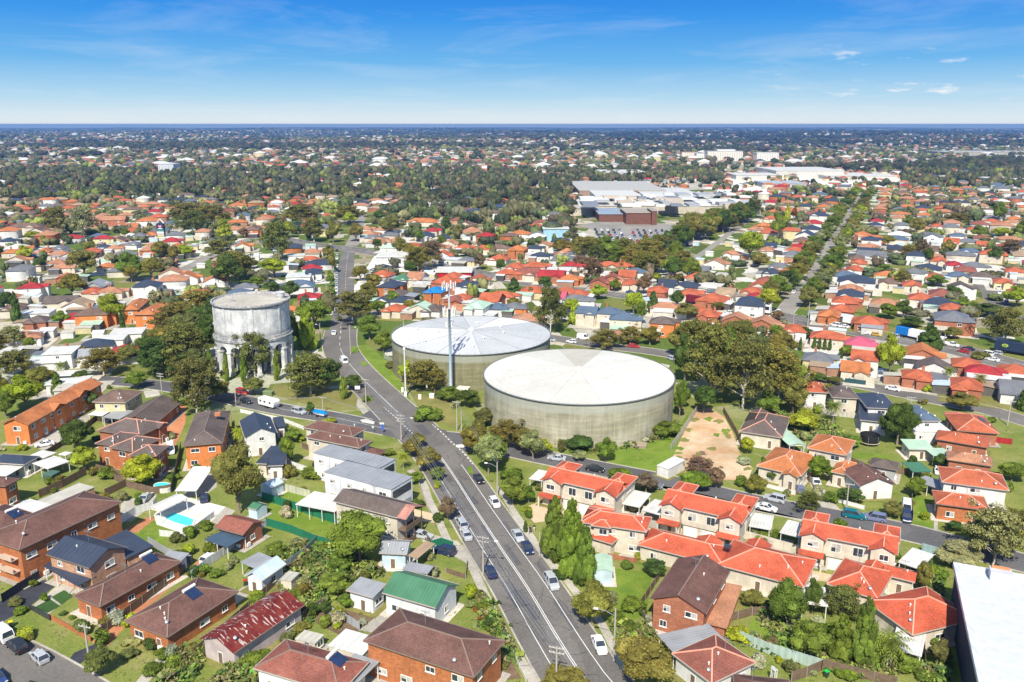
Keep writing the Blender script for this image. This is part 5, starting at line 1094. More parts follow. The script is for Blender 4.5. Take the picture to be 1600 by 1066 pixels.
for i, (lab, bx) in enumerate((('cluster of cream high flats on the skyline beyond the shopping centre, wide middle part', [(1105, 1160, 252, 237, 30, (.72, .66, .58), wh), (1120, 1148, 251, 234, 30, (.74, .72, .68), wh)]),
    ('cream high flats on the skyline, left hand wing of the cluster', [(1065, 1090, 250, 238, 25, (.7, .6, .5), (.45, .25, .18)), (1088, 1106, 251, 240, 25, (.72, .7, .66), wh)]),
    ('cream high flats on the skyline standing apart at the right', [(1182, 1216, 254, 239, 30, (.72, .68, .62), wh)]),
    ('pale office block of six storeys rising from the dark woods', [(248, 272, 271, 257, 30, (.5, .56, .6), (.6, .62, .65))]))):
    block_building('apartment_tower', lab, 'tower block', bx)
for i, (x0, x1, yb, yt, dep, c) in enumerate(((1150, 1220, 281, 274, 60, wh), (1212, 1318, 279, 267, 110, wh), (1290, 1402, 281, 275, 80, wh), (1195, 1260, 294, 287, 50, (.45, .46, .48)), (940, 1010, 279, 270, 80, wh), (1030, 1080, 286, 282, 40, (.4, .46, .5)),
     (1430, 1490, 281, 276, 50, pale), (1560, 1640, 288, 281, 60, wh), (1480, 1640, 243, 238, 120, pale), (1540, 1640, 250, 245, 90, wh), (1380, 1450, 262, 258, 90, (.4, .5, .58)), (820, 850, 336, 328, 20, cream), (395, 420, 262, 257, 30, wh), (300, 345, 279, 276, 30, (.5, .52, .6)),
     (660, 690, 326, 319, 20, wh), (690, 722, 325, 320, 14, (.5, .03, .05)), (1515, 1600, 262, 256, 60, (.5, .12, .1)))):
    r = block_building('warehouse', 'x', 'warehouse', [(x0, x1, yb, yt, dep, tuple(v * .8 for v in c), c)]); auto(r, 'flat %s industrial shed' % ('red' if c[1] < .2 else 'white' if c == wh else 'grey' if c[0] < .5 else 'cream'), (x0 + x1) / 2, yb)
def pylon():
    p = g(253, 374); h = hgt(253, 374, 349); root = empty('pylon_sign', p); tag(root, 'tall navy pylon sign with a pink heart mark and coloured panels', 'sign'); w = 5.2
    mb = MB(); mb.box(-w / 2, w / 2, -1.2, 1.2, 0, h); mb.obj('sign_body', M['paint'], root, (.03, .035, .07))
    mb = MB(); mb.face([(-w / 2, 0, h), (w / 2, 0, h), (0, 0, h + 3)]); mb.bar((-w / 2, -.4, h), (0, -.4, h + 3), .4); mb.bar((w / 2, -.4, h), (0, -.4, h + 3), .4); mb.bar((-w / 2, .4, h), (0, .4, h + 3), .4); mb.bar((w / 2, .4, h), (0, .4, h + 3), .4); mb.f.pop(0); mb.m.pop(0); mb.obj('sign_cap', M['white'], root)
    for z0, z1, c, a in ((.66, .7, (.8, .8, .8), .6), (.52, .62, (.05, .25, .2), .95), (.36, .5, (.6, .6, .62), .95), (.22, .34, (.5, .48, .4), .95), (.1, .2, (.6, .5, .08), .95)):
        mb = MB(); mb.box(-w / 2 * a, w / 2 * a, -1.32, -1.21, h * z0, h * z1); mb.obj('sign_panel', M['paint'], root, c)
    mb = MB(); pts = []
    for k in range(24):
        t = 2 * math.pi * k / 24; pts.append((16 * math.sin(t) ** 3 / 16 * 1.2, -1.36, h * .81 + (13 * math.cos(t) - 5 * math.cos(2 * t) - 2 * math.cos(3 * t) - math.cos(4 * t)) / 16 * 1.2))
    mb.face([(a, -1.36, c_) for a, _, c_ in pts]); mb.face([(a, -1.22, c_) for a, _, c_ in pts][::-1]); mb.obj('heart_emblem', M['paint'], root, (.8, .25, .4))
pylon()
# ---------------------------------------------------------------- trees
def leaf_cards(V, F, centre, r, n, size, rnd, flat=1.0, up=.25):
    """n bent leaf sprays on and under the skin of a clump"""
    c = np.array(centre)
    d = rnd.normal(size=(n, 3)); d[:, 2] += up; d /= np.linalg.norm(d, axis=1)[:, None]
    p = c + d * np.array([r, r, r * flat]) * rnd.uniform(.72, 1.12, (n, 1))
    nn = d + rnd.normal(size=(n, 3)) * .75; nn /= np.linalg.norm(nn, axis=1)[:, None]
    t = np.cross(nn, rnd.normal(size=(n, 3))); t /= np.linalg.norm(t, axis=1)[:, None]; b = np.cross(nn, t)
    s = size * rnd.uniform(.6, 1.35, (n, 1)); k = len(V) and V[-1][1] or 0
    q = np.stack([p - t * s - b * s * .55, p + t * s * .2 - b * s * .75, p + t * s + b * s * .5, p - t * s * .3 + b * s * .8], 1)
    return q.reshape(-1, 3)
ICO_V = None
def ico(sub=1):
    import bmesh
    bm = bmesh.new(); bmesh.ops.create_icosphere(bm, subdivisions=sub, radius=1); v = np.array([x.co[:] for x in bm.verts]); f = [[q.index for q in x.verts] for x in bm.faces]; bm.free(); return v, f
IV, IF = ico(2)
class Crown:
    def __init__(s, seed): s.r = np.random.default_rng(seed); s.V = []; s.F = []; s.n = 0
    def quads(s, q):
        k = len(q) // 4; s.V.append(q); s.F += [(s.n + 4 * i, s.n + 4 * i + 1, s.n + 4 * i + 2, s.n + 4 * i + 3) for i in range(k)]; s.n += len(q)
    def clump(s, c, r, n, size, flat=1.0, core=.8, up=.25):
        if core:
            v = IV * (1 + .16 * s.r.normal(size=(len(IV), 1))) * r * core * np.array([1, 1, flat]) + np.array(c); s.V.append(v)
            s.F += [tuple(i + s.n for i in f) for f in IF]; s.n += len(v)
        s.quads(leaf_cards([], [], c, r, n, size, s.r, flat, up))
    def mesh(s, name):
        me = bpy.data.meshes.new(name); me.from_pydata(np.concatenate(s.V).tolist(), [], s.F); me.materials.append(M['leaf']); me.update(); return me
def trunk_mesh(name, limbs, m, n=7):
    mb = MB()
    for pts, rs in limbs: mb.tube(pts, rs, n)
    return mb.mesh(name, M[m], uv=False, smooth=True)
KIT = {}
def make_round(i, sparse=False):
    c = Crown(100 + i); r = c.r; K = 30
    for k in range(K):
        d = r.normal(size=3); d /= np.linalg.norm(d); d[2] = abs(d[2]) * 1.15 - .42 * r.random(); q = r.uniform(.2, .34) if k > 8 else .16
        cr_ = r.uniform(.11, .19); c.clump((d[0] * q, d[1] * q, .54 + d[2] * q * 1.15), cr_, 230, .016, .95, .82)
    limbs = [([(0, 0, 0), (.01, .0, .2), (0, .01, .45)], [.035, .027, .015])]
    for k in range(5): a = k * 1.26 + i; limbs.append(([(0, 0, .18 + .02 * k), (.12 * math.cos(a), .12 * math.sin(a), .38), (.24 * math.cos(a), .24 * math.sin(a), .55)], [.018, .013, .006]))
    return c.mesh('crown'), trunk_mesh('trunk', limbs, 'bark')
def make_gum(i):
    c = Crown(200 + i); r = c.r; limbs = [([(0, 0, 0), (.02, .01, .25), (-.01, .03, .5), (.02, 0, .8)], [.026, .022, .016, .006])]
    for k in range(21):
        a = k * 2.4 + r.uniform(-.5, .5); z = .34 + .6 * (k / 20) + r.uniform(-.04, .04); q = (.40 - .27 * max(0, (z - .55) / .45)) * r.uniform(.45, 1); p = (q * math.cos(a), q * math.sin(a), min(z, .93))
        cr_ = r.uniform(.09, .17); c.clump(p, cr_, 190, .015, .7, .5)
        for j in range(3): e = r.normal(size=3) * cr_ * .9; c.clump((p[0] + e[0], p[1] + e[1], min(.95, p[2] + e[2] * .6)), cr_ * .55, 75, .015, .7, .35)
        limbs.append(([(0, 0, max(.2, z - .22)), (p[0] * .5, p[1] * .5, z - .1), (p[0], p[1], p[2] - .02)], [.011, .008, .003]))
    return c.mesh('crown'), trunk_mesh('trunk', limbs, 'palebark')
def make_cone(i, slim=False):
    c = Crown(300 + i); r = c.r; n = 46
    for k in range(n):
        z = .06 + .86 * (k / (n - 1)); rad = (.47 * (1 - z) ** .62 * min(1, (z + .12) * 3.5)) if not slim else .44 * math.sin(math.pi * min(1, .12 + z * .86)) ** .55 * (1 - .5 * z)
        a = k * 2.4; q = rad * (.7 if k % 3 else .2); cr_ = max(.035, rad * .42)
        c.clump((q * math.cos(a), q * math.sin(a), z), cr_, 80, .017 if not slim else .02, 1.0, .85, .5)
    return c.mesh('crown'), trunk_mesh('trunk', [([(0, 0, 0), (0, 0, .6)], [.03, .015])], 'bark')
def make_shrub(i):
    c = Crown(400 + i); r = c.r
    for k in range(13):
        a = r.uniform(0, 6.28); q = r.uniform(0, .33); c.clump((q * math.cos(a), q * math.sin(a), r.uniform(.28, .62) * (1 - q * .6)), r.uniform(.17, .27), 110, .04, 1.0, .85)
    return c.mesh('crown'), trunk_mesh('stem', [([(0, 0, 0), (0, 0, .4)], [.03, .02])] + [([(0, 0, .05), (.2 * math.cos(a), .2 * math.sin(a), .45)], [.02, .01]) for a in (0, 2, 4)], 'bark')
def make_palm(i):
    c = Crown(500 + i); r = c.r; top = .78
    for k in range(34):
        a = k * 2.39996; el = 1.0 - 1.6 * (k / 34); L_ = .40 * r.uniform(.85, 1.1); P = []
        for j in range(9):
            t = j / 8; P.append(np.array([math.cos(a) * L_ * t * 1.05, math.sin(a) * L_ * t * 1.05, top + L_ * (math.sin(el) * t * 1.1 - .62 * t * t)]))
        side = np.array([-math.sin(a), math.cos(a), 0])
        for j in range(8):
            w = .1 * math.sin(math.pi * min(1, (j + 1) / 8.5)) + .006; m_ = P[j] * .5 + P[j + 1] * .5
            for s in (-1, 1):
                for u in (0, .5):
                    b = P[j] * (1 - u) + P[j + 1] * u; e = P[j] * (.5 - u * .5) + P[j + 1] * (.5 + u * .5)
                    tip = e + side * s * w + (P[j + 1] - P[j]) * .7 + np.array([0, 0, -w * .55])
                    c.quads(np.array([b, e, tip, tip * .7 + b * .3]))
    return c.mesh('crown'), trunk_mesh('trunk', [([(0, 0, 0), (.004, 0, .05), (.01, 0, .4), (0, 0, top + .01)], [.032, .022, .018, .02])], 'palebark')
for k, fn, n in (('r', make_round, 4), ('e', make_gum, 4), ('d', make_cone, 2), ('c', lambda i: make_cone(i, True), 2), ('s', make_shrub, 4), ('p', make_palm, 2)):
    KIT[k] = [fn(i) for i in range(n)]
TC = {'g': (.125, .175, .024), 'd': (.07, .11, .024), 'o': (.175, .16, .036), 'y': (.25, .3, .025), 'b': (.13, .14, .038), 'm': (.17, .12, .07), 'w': (.36, .36, .24), 'x': (.2, .08, .02), 'l': (.22, .24, .1)}
TN = {'g': 'green', 'd': 'dark green', 'o': 'olive brown', 'y': 'bright lime green', 'b': 'grey green', 'm': 'reddish brown', 'w': 'white flowering', 'x': 'rusty orange', 'l': 'pale olive'}
KN = {'r': ('tree', 'round leafy tree', 'tree'), 'e': ('gum_tree', 'open gum tree', 'gum tree'), 'd': ('conifer', 'dense conifer', 'conifer'), 'c': ('cypress_tree', 'slim cypress', 'cypress'), 's': ('shrub', 'bushy shrub', 'shrub'), 'p': ('palm_tree', 'feathery palm', 'palm')}
NT = 0; TREEPOS = []
def tree(X, Y, w, h, k, c, px=None, py=None, label=None, z=0.0):
    global NT
    rnd = random.Random(int(X * 31 + Y * 17) & 0xfffff); cm, tm = KIT[k][rnd.randrange(len(KIT[k]))]
    nm, ds, cat = KN[k]; root = empty(nm, (X, Y, z), rnd.uniform(0, 6.28)); NT += 1; TREEPOS.append((X, Y, w / 2))
    j = rnd.uniform(.86, 1.14); cc = TC[c]; cc = (cc[0] * j * rnd.uniform(.9, 1.12), cc[1] * j, cc[2] * j * rnd.uniform(.85, 1.2))
    o = link('crown', cm, root, cc); o.scale = (w * 1.05, w * 1.05, h)
    o = link('trunk', tm, root); o.scale = (max(w * .8, h * .55),) * 2 + (h,)
    if px is None: px, py, _ = proj(X, Y, 0)
    if label: tag(root, label, cat)
    else: auto(root, '%s %s%s' % (TN[c], 'huge ' if w > 15 else 'small ' if w < 4.5 and k in 'rs' else '', ds), px, py, cat=cat)
    return root
TREES = """740 712 44 44 r o|776 726 40 44 r g|815 706 40 36 r o|852 712 24 24 r y|1130 600 60 80 r g|1180 610 60 80 r b|1205 600 56 70 r o|1100 590 46 60 r d|1155 560 56 60 r b|1235 625 46 60 r g|1060 560 40 44 r o|255 560 60 50 r o|290 540 60 50 r b|330 520 50 50 r d|240 575 50 44 r g|300 590 50 44 r b|1068 640 24 40 r g|1225 560 40 40 r o|305 650 68 84 e b|118 708 55 50 r d|130 738 38 40 r y|218 762 60 50 r y|165 750 26 24 s g|372 806 74 104 r o|373 700 24 34 p y|140 640 28 28 r d|38 642 60 52 r y|8 655 36 40 r g|213 608 40 28 r g|90 617 20 28 d g|127 602 28 24 r d|280 612 18 18 s d|338 628 44 34 r o|70 655 24 22 r g|0 620 30 34 r o
155 1058 50 46 r b|35 1000 34 22 s y|47 1000 16 14 s o|233 1018 22 24 s d|250 1024 18 14 s g|205 1008 30 14 s l|275 850 22 22 s b|318 828 26 18 s g|98 962 12 9 s d|112 968 12 8 s g
484 618 76 64 e b|512 614 48 52 r d|537 624 15 36 c g|552 610 34 24 r d|395 618 38 28 r b|485 650 15 20 r d|668 658 44 28 s g|643 714 36 28 r o|668 738 42 38 r o|652 700 30 22 r o|682 752 26 22 r g|630 735 22 30 p y|648 757 26 20 r g|700 814 32 36 r m|683 762 13 9 s y|571 628 15 11 s g|560 886 90 84 r g|532 895 44 34 r g|458 692 28 24 r g|450 729 26 44 r g|486 747 42 16 s g|452 747 22 26 s o|515 662 22 12 s y|606 712 24 14 s g|651 792 32 16 s d|468 690 20 14 s y
430 872 40 26 r g|463 852 22 14 s l|523 934 56 38 r g|505 862 20 16 s g|540 952 28 22 r g|508 962 22 22 r d|529 968 24 20 r y|527 982 15 13 s y|570 907 24 18 s b|450 1002 30 16 s b|400 1040 46 28 s g|372 1046 30 22 s g|470 985 30 16 s b|440 990 16 12 s g|420 1000 20 14 s g|445 965 24 14 s g|480 950 30 14 s g
866 876 44 80 d g|893 902 50 96 d g|914 916 38 74 d g|871 908 24 22 s d|926 982 72 68 r o|1006 1078 96 84 r o|880 1084 78 44 r o|821 832 9 18 c d|983 992 24 28 s g|988 958 38 30 s g|1022 903 40 30 r d|996 874 14 14 s y|981 888 26 12 s g|1013 972 20 13 s w|745 955 16 12 s x|752 968 14 10 s x|760 985 20 14 s g|735 950 18 12 s l|770 1005 16 12 s x|778 1018 12 10 s y|798 980 7 7 s d|779 945 8 8 s d|787 1045 16 14 s b|760 1012 16 9 s x|768 958 12 10 s o
700 628 36 24 r g|732 638 38 30 r d|757 666 44 28 r b|667 612 60 48 e o|636 602 26 34 r y|612 576 20 14 s b|599 551 36 32 r g|792 704 54 46 e o|833 720 42 44 r l|763 744 50 62 r l|748 684 26 28 r o|905 704 52 26 r d|946 724 30 38 r g|877 708 14 20 e b|905 722 20 18 r l|1036 684 50 28 r g|1009 692 12 10 s w|1062 654 24 50 r g|800 752 34 26 s g|801 792 48 44 r g|826 788 22 28 r g|824 799 18 8 s y|970 752 40 22 r g|1010 772 42 32 r m
1085 768 52 32 r g|1093 742 42 28 e m|1120 764 30 32 r m|1182 774 34 30 r o|1168 710 24 26 r y|1165 726 26 14 s w|1191 744 18 30 c g|1207 754 18 20 r d|1263 802 38 34 e b|1281 754 46 40 r g|1255 678 54 38 r y|1330 787 40 26 r d|1100 648 40 44 r d|1200 652 40 38 r g|1110 632 76 116 e o|1162 642 78 100 e b|1217 634 76 84 e o|1086 562 56 58 e o|1070 600 40 70 r d|1140 590 60 80 e b|1190 590 60 60 e l|1240 650 44 50 r o
1302 662 32 38 p g|1404 698 56 66 r d|1417 700 24 34 r d|1504 642 48 30 r o|1443 632 14 11 s o|1530 614 24 32 p o|1482 600 22 28 p g|1391 592 42 62 r y|1432 778 33 32 r g|1468 732 26 22 r d|1507 732 34 14 s o|1394 810 34 26 r b|1583 754 42 32 r g|1598 642 20 28 d d|1347 592 30 24 r m|1280 600 32 18 r d|1305 602 26 14 r b|1572 538 58 54 e o|1453 547 40 34 d d|1390 499 32 24 r g|1412 497 26 26 r d|1426 512 36 18 r d|1490 530 28 18 r o|1532 560 32 12 s o|1313 570 8 26 c d|1272 545 8 18 c d|1280 546 8 18 c d|1288 547 8 18 c d|1296 548 8 18 c d|1250 548 7 20 c d|1322 558 22 18 r g|1330 700 40 22 r g|1310 640 16 20 r g
1442 934 26 52 r o|1455 906 9 20 c y|1450 888 17 22 c d|1448 984 36 28 r b|1466 1044 34 42 r b|1456 1010 24 20 s g|1388 1048 70 66 p g|1312 1034 46 62 d g|1348 1044 46 86 d g|1262 1034 64 64 r g|1316 968 58 52 e b|1500 888 72 44 r l|1556 890 78 92 e l|1492 832 26 18 r d|1175 952 36 30 r o|1230 990 60 78 r g|1205 1014 18 18 r m|1155 1002 48 26 s y|1180 1000 20 16 s l|1270 960 30 50 r d|1545 860 60 50 e b|1590 850 50 50 e o|1420 1050 40 30 s g|1450 1064 40 20 s g|1325 1062 36 14 s g
245 592 60 62 e d|288 586 70 76 e b|325 562 50 60 r d|270 522 60 46 e o|310 497 56 42 e o|232 555 40 34 r d|305 564 10 24 c g|329 586 13 42 c g|354 596 11 44 c g|381 597 12 42 c g|433 595 13 48 c g|397 590 50 66 e b|465 570 9 22 c g|480 548 30 54 d y|490 515 56 46 r g|457 547 28 50 r g|550 507 60 50 e b|577 532 40 38 r g|175 508 44 46 r y|192 518 10 30 c d|27 507 16 40 d d|8 492 30 34 r d|97 512 28 24 r g|46 550 20 22 r g|160 588 50 42 e o|97 594 22 30 p g|112 464 44 34 r o|130 434 46 42 r o|203 440 44 42 r g|236 438 36 34 r o|357 452 54 50 r d|433 408 46 56 e b|428 434 44 30 r y|370 438 54 42 e o|452 467 30 26 r d|423 458 30 18 r d|402 450 24 18 r g|20 590 50 40 e o|-10 560 40 40 e o|60 610 50 36 r o|200 570 40 30 r o|20 545 36 34 e l
90 370 38 42 e o|130 372 40 44 e l|50 378 24 16 r y|68 381 10 12 r y|195 372 16 14 r g|140 396 20 18 r o|40 412 28 26 r y|62 424 18 20 r d|205 442 24 28 r o|250 408 30 30 r o|288 404 28 20 r y|272 412 22 26 r o|340 406 46 30 e o|350 372 26 24 d y|300 368 40 36 e b|380 372 18 14 r m|330 352 50 30 e o|290 350 50 30 e o|420 392 20 18 r y|468 352 50 30 e o|450 372 26 24 r y|490 378 36 34 e o|520 380 24 30 r o|556 378 28 26 r o|545 350 40 26 e o|546 352 24 18 r y|610 370 34 30 r b|592 348 20 18 r d|590 392 16 18 r d|625 400 24 26 r o|640 402 22 20 r o|655 378 20 16 r g|690 385 18 16 r g|697 368 16 28 r d|714 372 16 18 r o|585 455 30 26 r o|575 470 34 26 r o|563 440 26 24 r o|520 428 14 30 r o|516 450 16 24 r g|512 405 18 20 r o|519 470 14 20 r g|653 425 38 36 e o|675 420 34 40 e m|640 430 20 20 r d|612 480 24 24 r g|590 492 30 22 r g|573 495 20 26 r y|640 490 30 20 r o|670 506 30 12 s o|803 463 24 24 d d|852 458 22 26 r d|750 422 22 24 r m|782 428 16 22 r d|763 397 16 14 r y|803 482 30 16 r o|860 522 40 66 e b|878 505 20 24 r g|897 508 18 30 d y|893 495 26 28 r y|924 445 34 40 e m|905 430 26 28 r m|880 400 34 24 r o|852 440 14 14 r g|960 456 20 18 r g|935 468 30 22 r y|990 492 32 34 r y|1020 490 20 28 d d|1002 508 16 36 r g|1006 460 26 26 r m|1028 443 16 14 r y|1058 482 26 26 r d|1072 500 40 26 r o|1122 486 20 14 r o|1062 440 18 12 r o|1016 540 34 28 r o|946 546 44 30 e o|985 538 34 26 e o|1168 516 16 14 r m|1215 502 22 16 r m|1172 408 42 44 r y|1188 418 36 22 r o|1055 412 28 32 r g|1020 412 40 34 e o|1000 425 30 30 r o|1212 530 24 22 r g|1260 530 26 18 r d
1216 376 24 38 r g|1230 346 10 22 d y|1240 345 12 18 r x|1490 470 30 22 r d|1452 478 30 14 r d|1545 495 50 22 r d|1560 470 34 12 s l|1590 480 40 30 r y|1508 486 40 20 r g|1500 436 26 10 s y|1530 440 28 12 s o|1440 400 20 24 e m|1418 405 24 20 e o|1482 402 22 24 r o|1465 448 32 18 r g|1450 414 20 24 r d|1410 450 26 26 e o|1580 398 28 22 e m|1555 412 26 24 r d|1425 440 18 14 r l|1530 374 26 20 r g|1500 352 40 18 e o|1560 350 22 30 r g|1432 372 22 30 r o|1566 372 28 16 r y|1388 385 22 16 r o|1420 355 22 16 r g|1383 425 18 12 r g|1598 372 24 24 r g"""
SOLID = []
for row in TREES.replace('\n', '|').split('|'):
    x, y, w, h, k, c = row.split(); x, y, w, h = map(float, (x, y, w, h))
    p = g(x, y); zc = proj(p.x, p.y)[2]; el = math.atan2(CAMH, p.y)
    wm = w * zc / FPX; hm = max((h * zc / FPX - wm * .42 * math.sin(el)) / math.cos(el), .35 * wm)
    tree(p.x, p.y + wm * .1, wm * (1.16 if k in 'er' else 1.16 if k == 'd' else 1.06), hm * (1.1 if k == 'p' else 1.38 if k == 'd' else 1.12), k, c, x, y - h / 2)
# street trees along the avenue and the dark belt beside the shopping centre
P, w_ = ROADS['avenue']; Lf, Rt = strip(P, 0, w_ + 7)
acc = 0
for i in range(0, len(P) - 1):
    acc += (P[i + 1] - P[i]).length
    if acc < 11: continue
    acc = 0
    for q in (Lf[i], Rt[i]):
        if q.y > 352 and random.random() < .82: tree(q.x + random.uniform(-1, 1), q.y, random.uniform(8, 15), random.uniform(6, 11.5), random.choice('rrre'), random.choice('ggyoobdl'))
for i in range(22):
    p = g(900 + i * 8.3 + random.uniform(-6, 6), 402 + i * 1.5 + random.uniform(-9, 9)); tree(p.x, p.y, random.uniform(11, 16), random.uniform(9, 14), random.choice('rre'), random.choice('oodgb'))
for i in range(72):
    t = i / 71; x = 985 + 200 * t + random.uniform(-18, 10); y = 408 - 66 * t + random.uniform(-9, 6)
    p = g(x, y); k = .55 if t < .4 else 1; tree(p.x, p.y, k * random.uniform(13, 19), k * random.uniform(12, 18), random.choice('rre'), random.choice('ooogdbd'))
for i in range(10):
    p = g(872 + i * 11, 398 + random.uniform(-5, 5)); tree(p.x, p.y, random.uniform(8, 11), random.uniform(6, 9), random.choice('re'), random.choice('odb'))
print('TREES', NT, 'MID', MIDN)
# ---------------------------------------------------------------- cars, trucks, poles, fences, people
def car_meshes(kind):
    Lh, Wd, Hh = {'sedan': (4.6, 1.8, 1.42), 'hatch': (4.1, 1.75, 1.5), 'suv': (4.7, 1.88, 1.75), 'van': (5.2, 1.95, 2.1), 'ute': (5.1, 1.85, 1.75)}[kind]
    x0, x1, w = -Lh / 2, Lh / 2, Wd / 2
    belt = .92 if kind in ('sedan', 'hatch') else 1.05
    # outline of the lower body from tail to nose: (x, half width, z top)
    sect = [(x0, w * .8, belt - .18), (x0 + .18, w * .93, belt - .03), (x0 + .8, w, belt), (-.3, w, belt), (x1 - 1.25, w, belt - .04), (x1 - .5, w * .94, belt - .16), (x1 - .08, w * .82, belt - .3), (x1, w * .7, belt - .42)]
    if kind == 'van': sect = [(x0, w * .92, belt), (x0 + .2, w, belt + .05), (.6, w, belt + .05), (x1 - .7, w, belt), (x1 - .12, w * .9, belt - .2), (x1, w * .78, belt - .4)]
    b = MB(); n = len(sect)
    for x, hw, z in sect: b.v += [(x, -hw * .96, .22), (x, -hw, .5), (x, -hw * .95, z), (x, hw * .95, z), (x, hw, .5), (x, hw * .96, .22)]
    for i in range(n - 1):
        for j in range(6):
            a, c = i * 6 + j, i * 6 + (j + 1) % 6; b.f.append((a, a + 6, c + 6, c)); b.m.append(0)
    b.f += [tuple(range(6)), tuple(range(6 * n - 1, 6 * n - 7, -1))]; b.m += [0, 0]
    # cabin: base rectangle to roof rectangle
    cab = {'sedan': (x0 + .75, x1 - 1.25, x0 + 1.35, x1 - 2.05), 'hatch': (x0 + .1, x1 - 1.05, x0 + .5, x1 - 1.8), 'suv': (x0 + .1, x1 - 1.15, x0 + .35, x1 - 1.9), 'van': (x0 + .05, x1 - .75, x0 + .15, x1 - 1.45), 'ute': (x0 + 1.9, x1 - 1.15, x0 + 2.15, x1 - 1.9)}[kind]
    gl = MB(); a0, a1, r0, r1 = cab; rw = w * .76
    lo = [(a0, -w * .93, belt - .02), (a1, -w * .9, belt - .05), (a1, w * .9, belt - .05), (a0, w * .93, belt - .02)]; hi = [(r0, -rw, Hh - .06), (r1, -rw, Hh - .06), (r1, rw, Hh - .06), (r0, rw, Hh - .06)]
    gl.hexa(lo, hi)
    b.hexa([(r0 - .03, -rw - .02, Hh - .07), (r1 + .03, -rw - .02, Hh - .07), (r1 + .03, rw + .02, Hh - .07), (r0 - .03, rw + .02, Hh - .07)], [(r0 + .08, -rw + .1, Hh), (r1 - .1, -rw + .1, Hh), (r1 - .1, rw - .1, Hh), (r0 + .08, rw - .1, Hh)])
    for s in (-1, 1):
        for A, B in ((lo[0], hi[0]), (lo[1], hi[1])): b.bar((A[0], s * abs(A[1]), A[2]), (B[0], s * abs(B[1]), B[2]), .1)
        xm = (a0 + a1) / 2 - .1; b.bar((xm, s * w * .925, belt), (xm, s * rw, Hh - .05), .1)
        if kind == 'van': b.hexa([(a0, s * w * .9, belt), (a1 - 1.6, s * w * .9, belt), (a1 - 1.6, s * w * .97, belt), (a0, s * w * .97, belt)], [(r0, s * rw, Hh - .04), (a1 - 1.6, s * rw, Hh - .04), (a1 - 1.6, s * (rw + .06), Hh - .04), (r0, s * (rw + .06), Hh - .04)])
    if kind == 'ute':
        for s in (-1, 1): b.box(x0 + .1, x0 + 1.9, s * w * .88 - .04, s * w * .88 + .04, belt - .02, belt + .1)
    wheel = MB(); wheel.tube([(0, -.11, 0), (0, .11, 0)], .33, 14); hub = MB(); hub.tube([(0, -.125, 0), (0, .125, 0)], .19, 10)
    hl = MB(); hl.box(-.06, .05, -.2, .2, -.08, .08); tl = MB(); tl.box(-.05, .05, -.17, .17, -.11, .11)
    return dict(body=b.mesh('body', M['carpaint']), cabin_glass=gl.mesh('cabin_glass', M['glass']), wheel=wheel.mesh('wheel', M['rubber'], uv=False), hub=hub.mesh('hubcap', M['steel'], uv=False),
                headlight=hl.mesh('headlight', M['chrome'], uv=False), tail_light=tl.mesh('tail_light', M['red_lamp'], uv=False), dims=(Lh, Wd, belt, Hh))
CK = {}
CC = {'w': (.75, .75, .75), 's': (.42, .44, .47), 'k': (.02, .022, .03), 'b': (.03, .06, .2), 'r': (.4, .02, .02), 'g': (.15, .16, .18), 't': (.0, .13, .17), 'y': (.55, .33, .04), 'n': (.02, .03, .08), 'v': (.16, .18, .3)}
CN = {'w': 'white', 's': 'silver', 'k': 'black', 'b': 'blue', 'r': 'red', 'g': 'dark grey', 't': 'teal', 'y': 'yellow', 'n': 'navy', 'v': 'slate blue'}
def car(p, ang, kind, c, label=None, px=None, parts=True, group=None, z=.05):
    if kind not in CK: CK[kind] = car_meshes(kind)
    k = CK[kind]; Lh, Wd, belt, Hh = k['dims']; root = empty('car' if kind != 'van' else 'van', (p[0], p[1], z), ang)
    link('body', k['body'], root, CC[c]); link('cabin_glass', k['cabin_glass'], root)
    for sx_ in (-1, 1):
        for sy in (-1, 1):
            wl = link('wheel', k['wheel'], root, loc=(sx_ * (Lh / 2 - .85), sy * (Wd / 2 - .1), .33))
            if parts:
                link('hubcap', k['hub'], wl)
                link('headlight' if sx_ > 0 else 'tail_light', k['headlight'] if sx_ > 0 else k['tail_light'], root, loc=((Lh / 2 - .1) if sx_ > 0 else (-Lh / 2 + .06), sy * (Wd / 2 - .34), belt - .3 if sx_ > 0 else belt - .25))
    nm = {'sedan': 'sedan', 'hatch': 'hatchback', 'suv': 'wagon', 'van': 'van', 'ute': 'utility'}[kind]
    if label: tag(root, label, 'van' if kind == 'van' else 'car', group)
    else: q = px or proj(p[0], p[1])[:2]; auto(root, '%s parked %s' % (CN[c], nm), q[0], q[1], group, 'van' if kind == 'van' else 'car')
    return root
def carpx(x, y, x2, y2, kind, c, label=None, **k):
    a, b = g(x, y), g(x2, y2); ang = math.atan2(b.y - a.y, b.x - a.x); car((a.x, a.y), ang, kind, c, label, (x, y), **k)
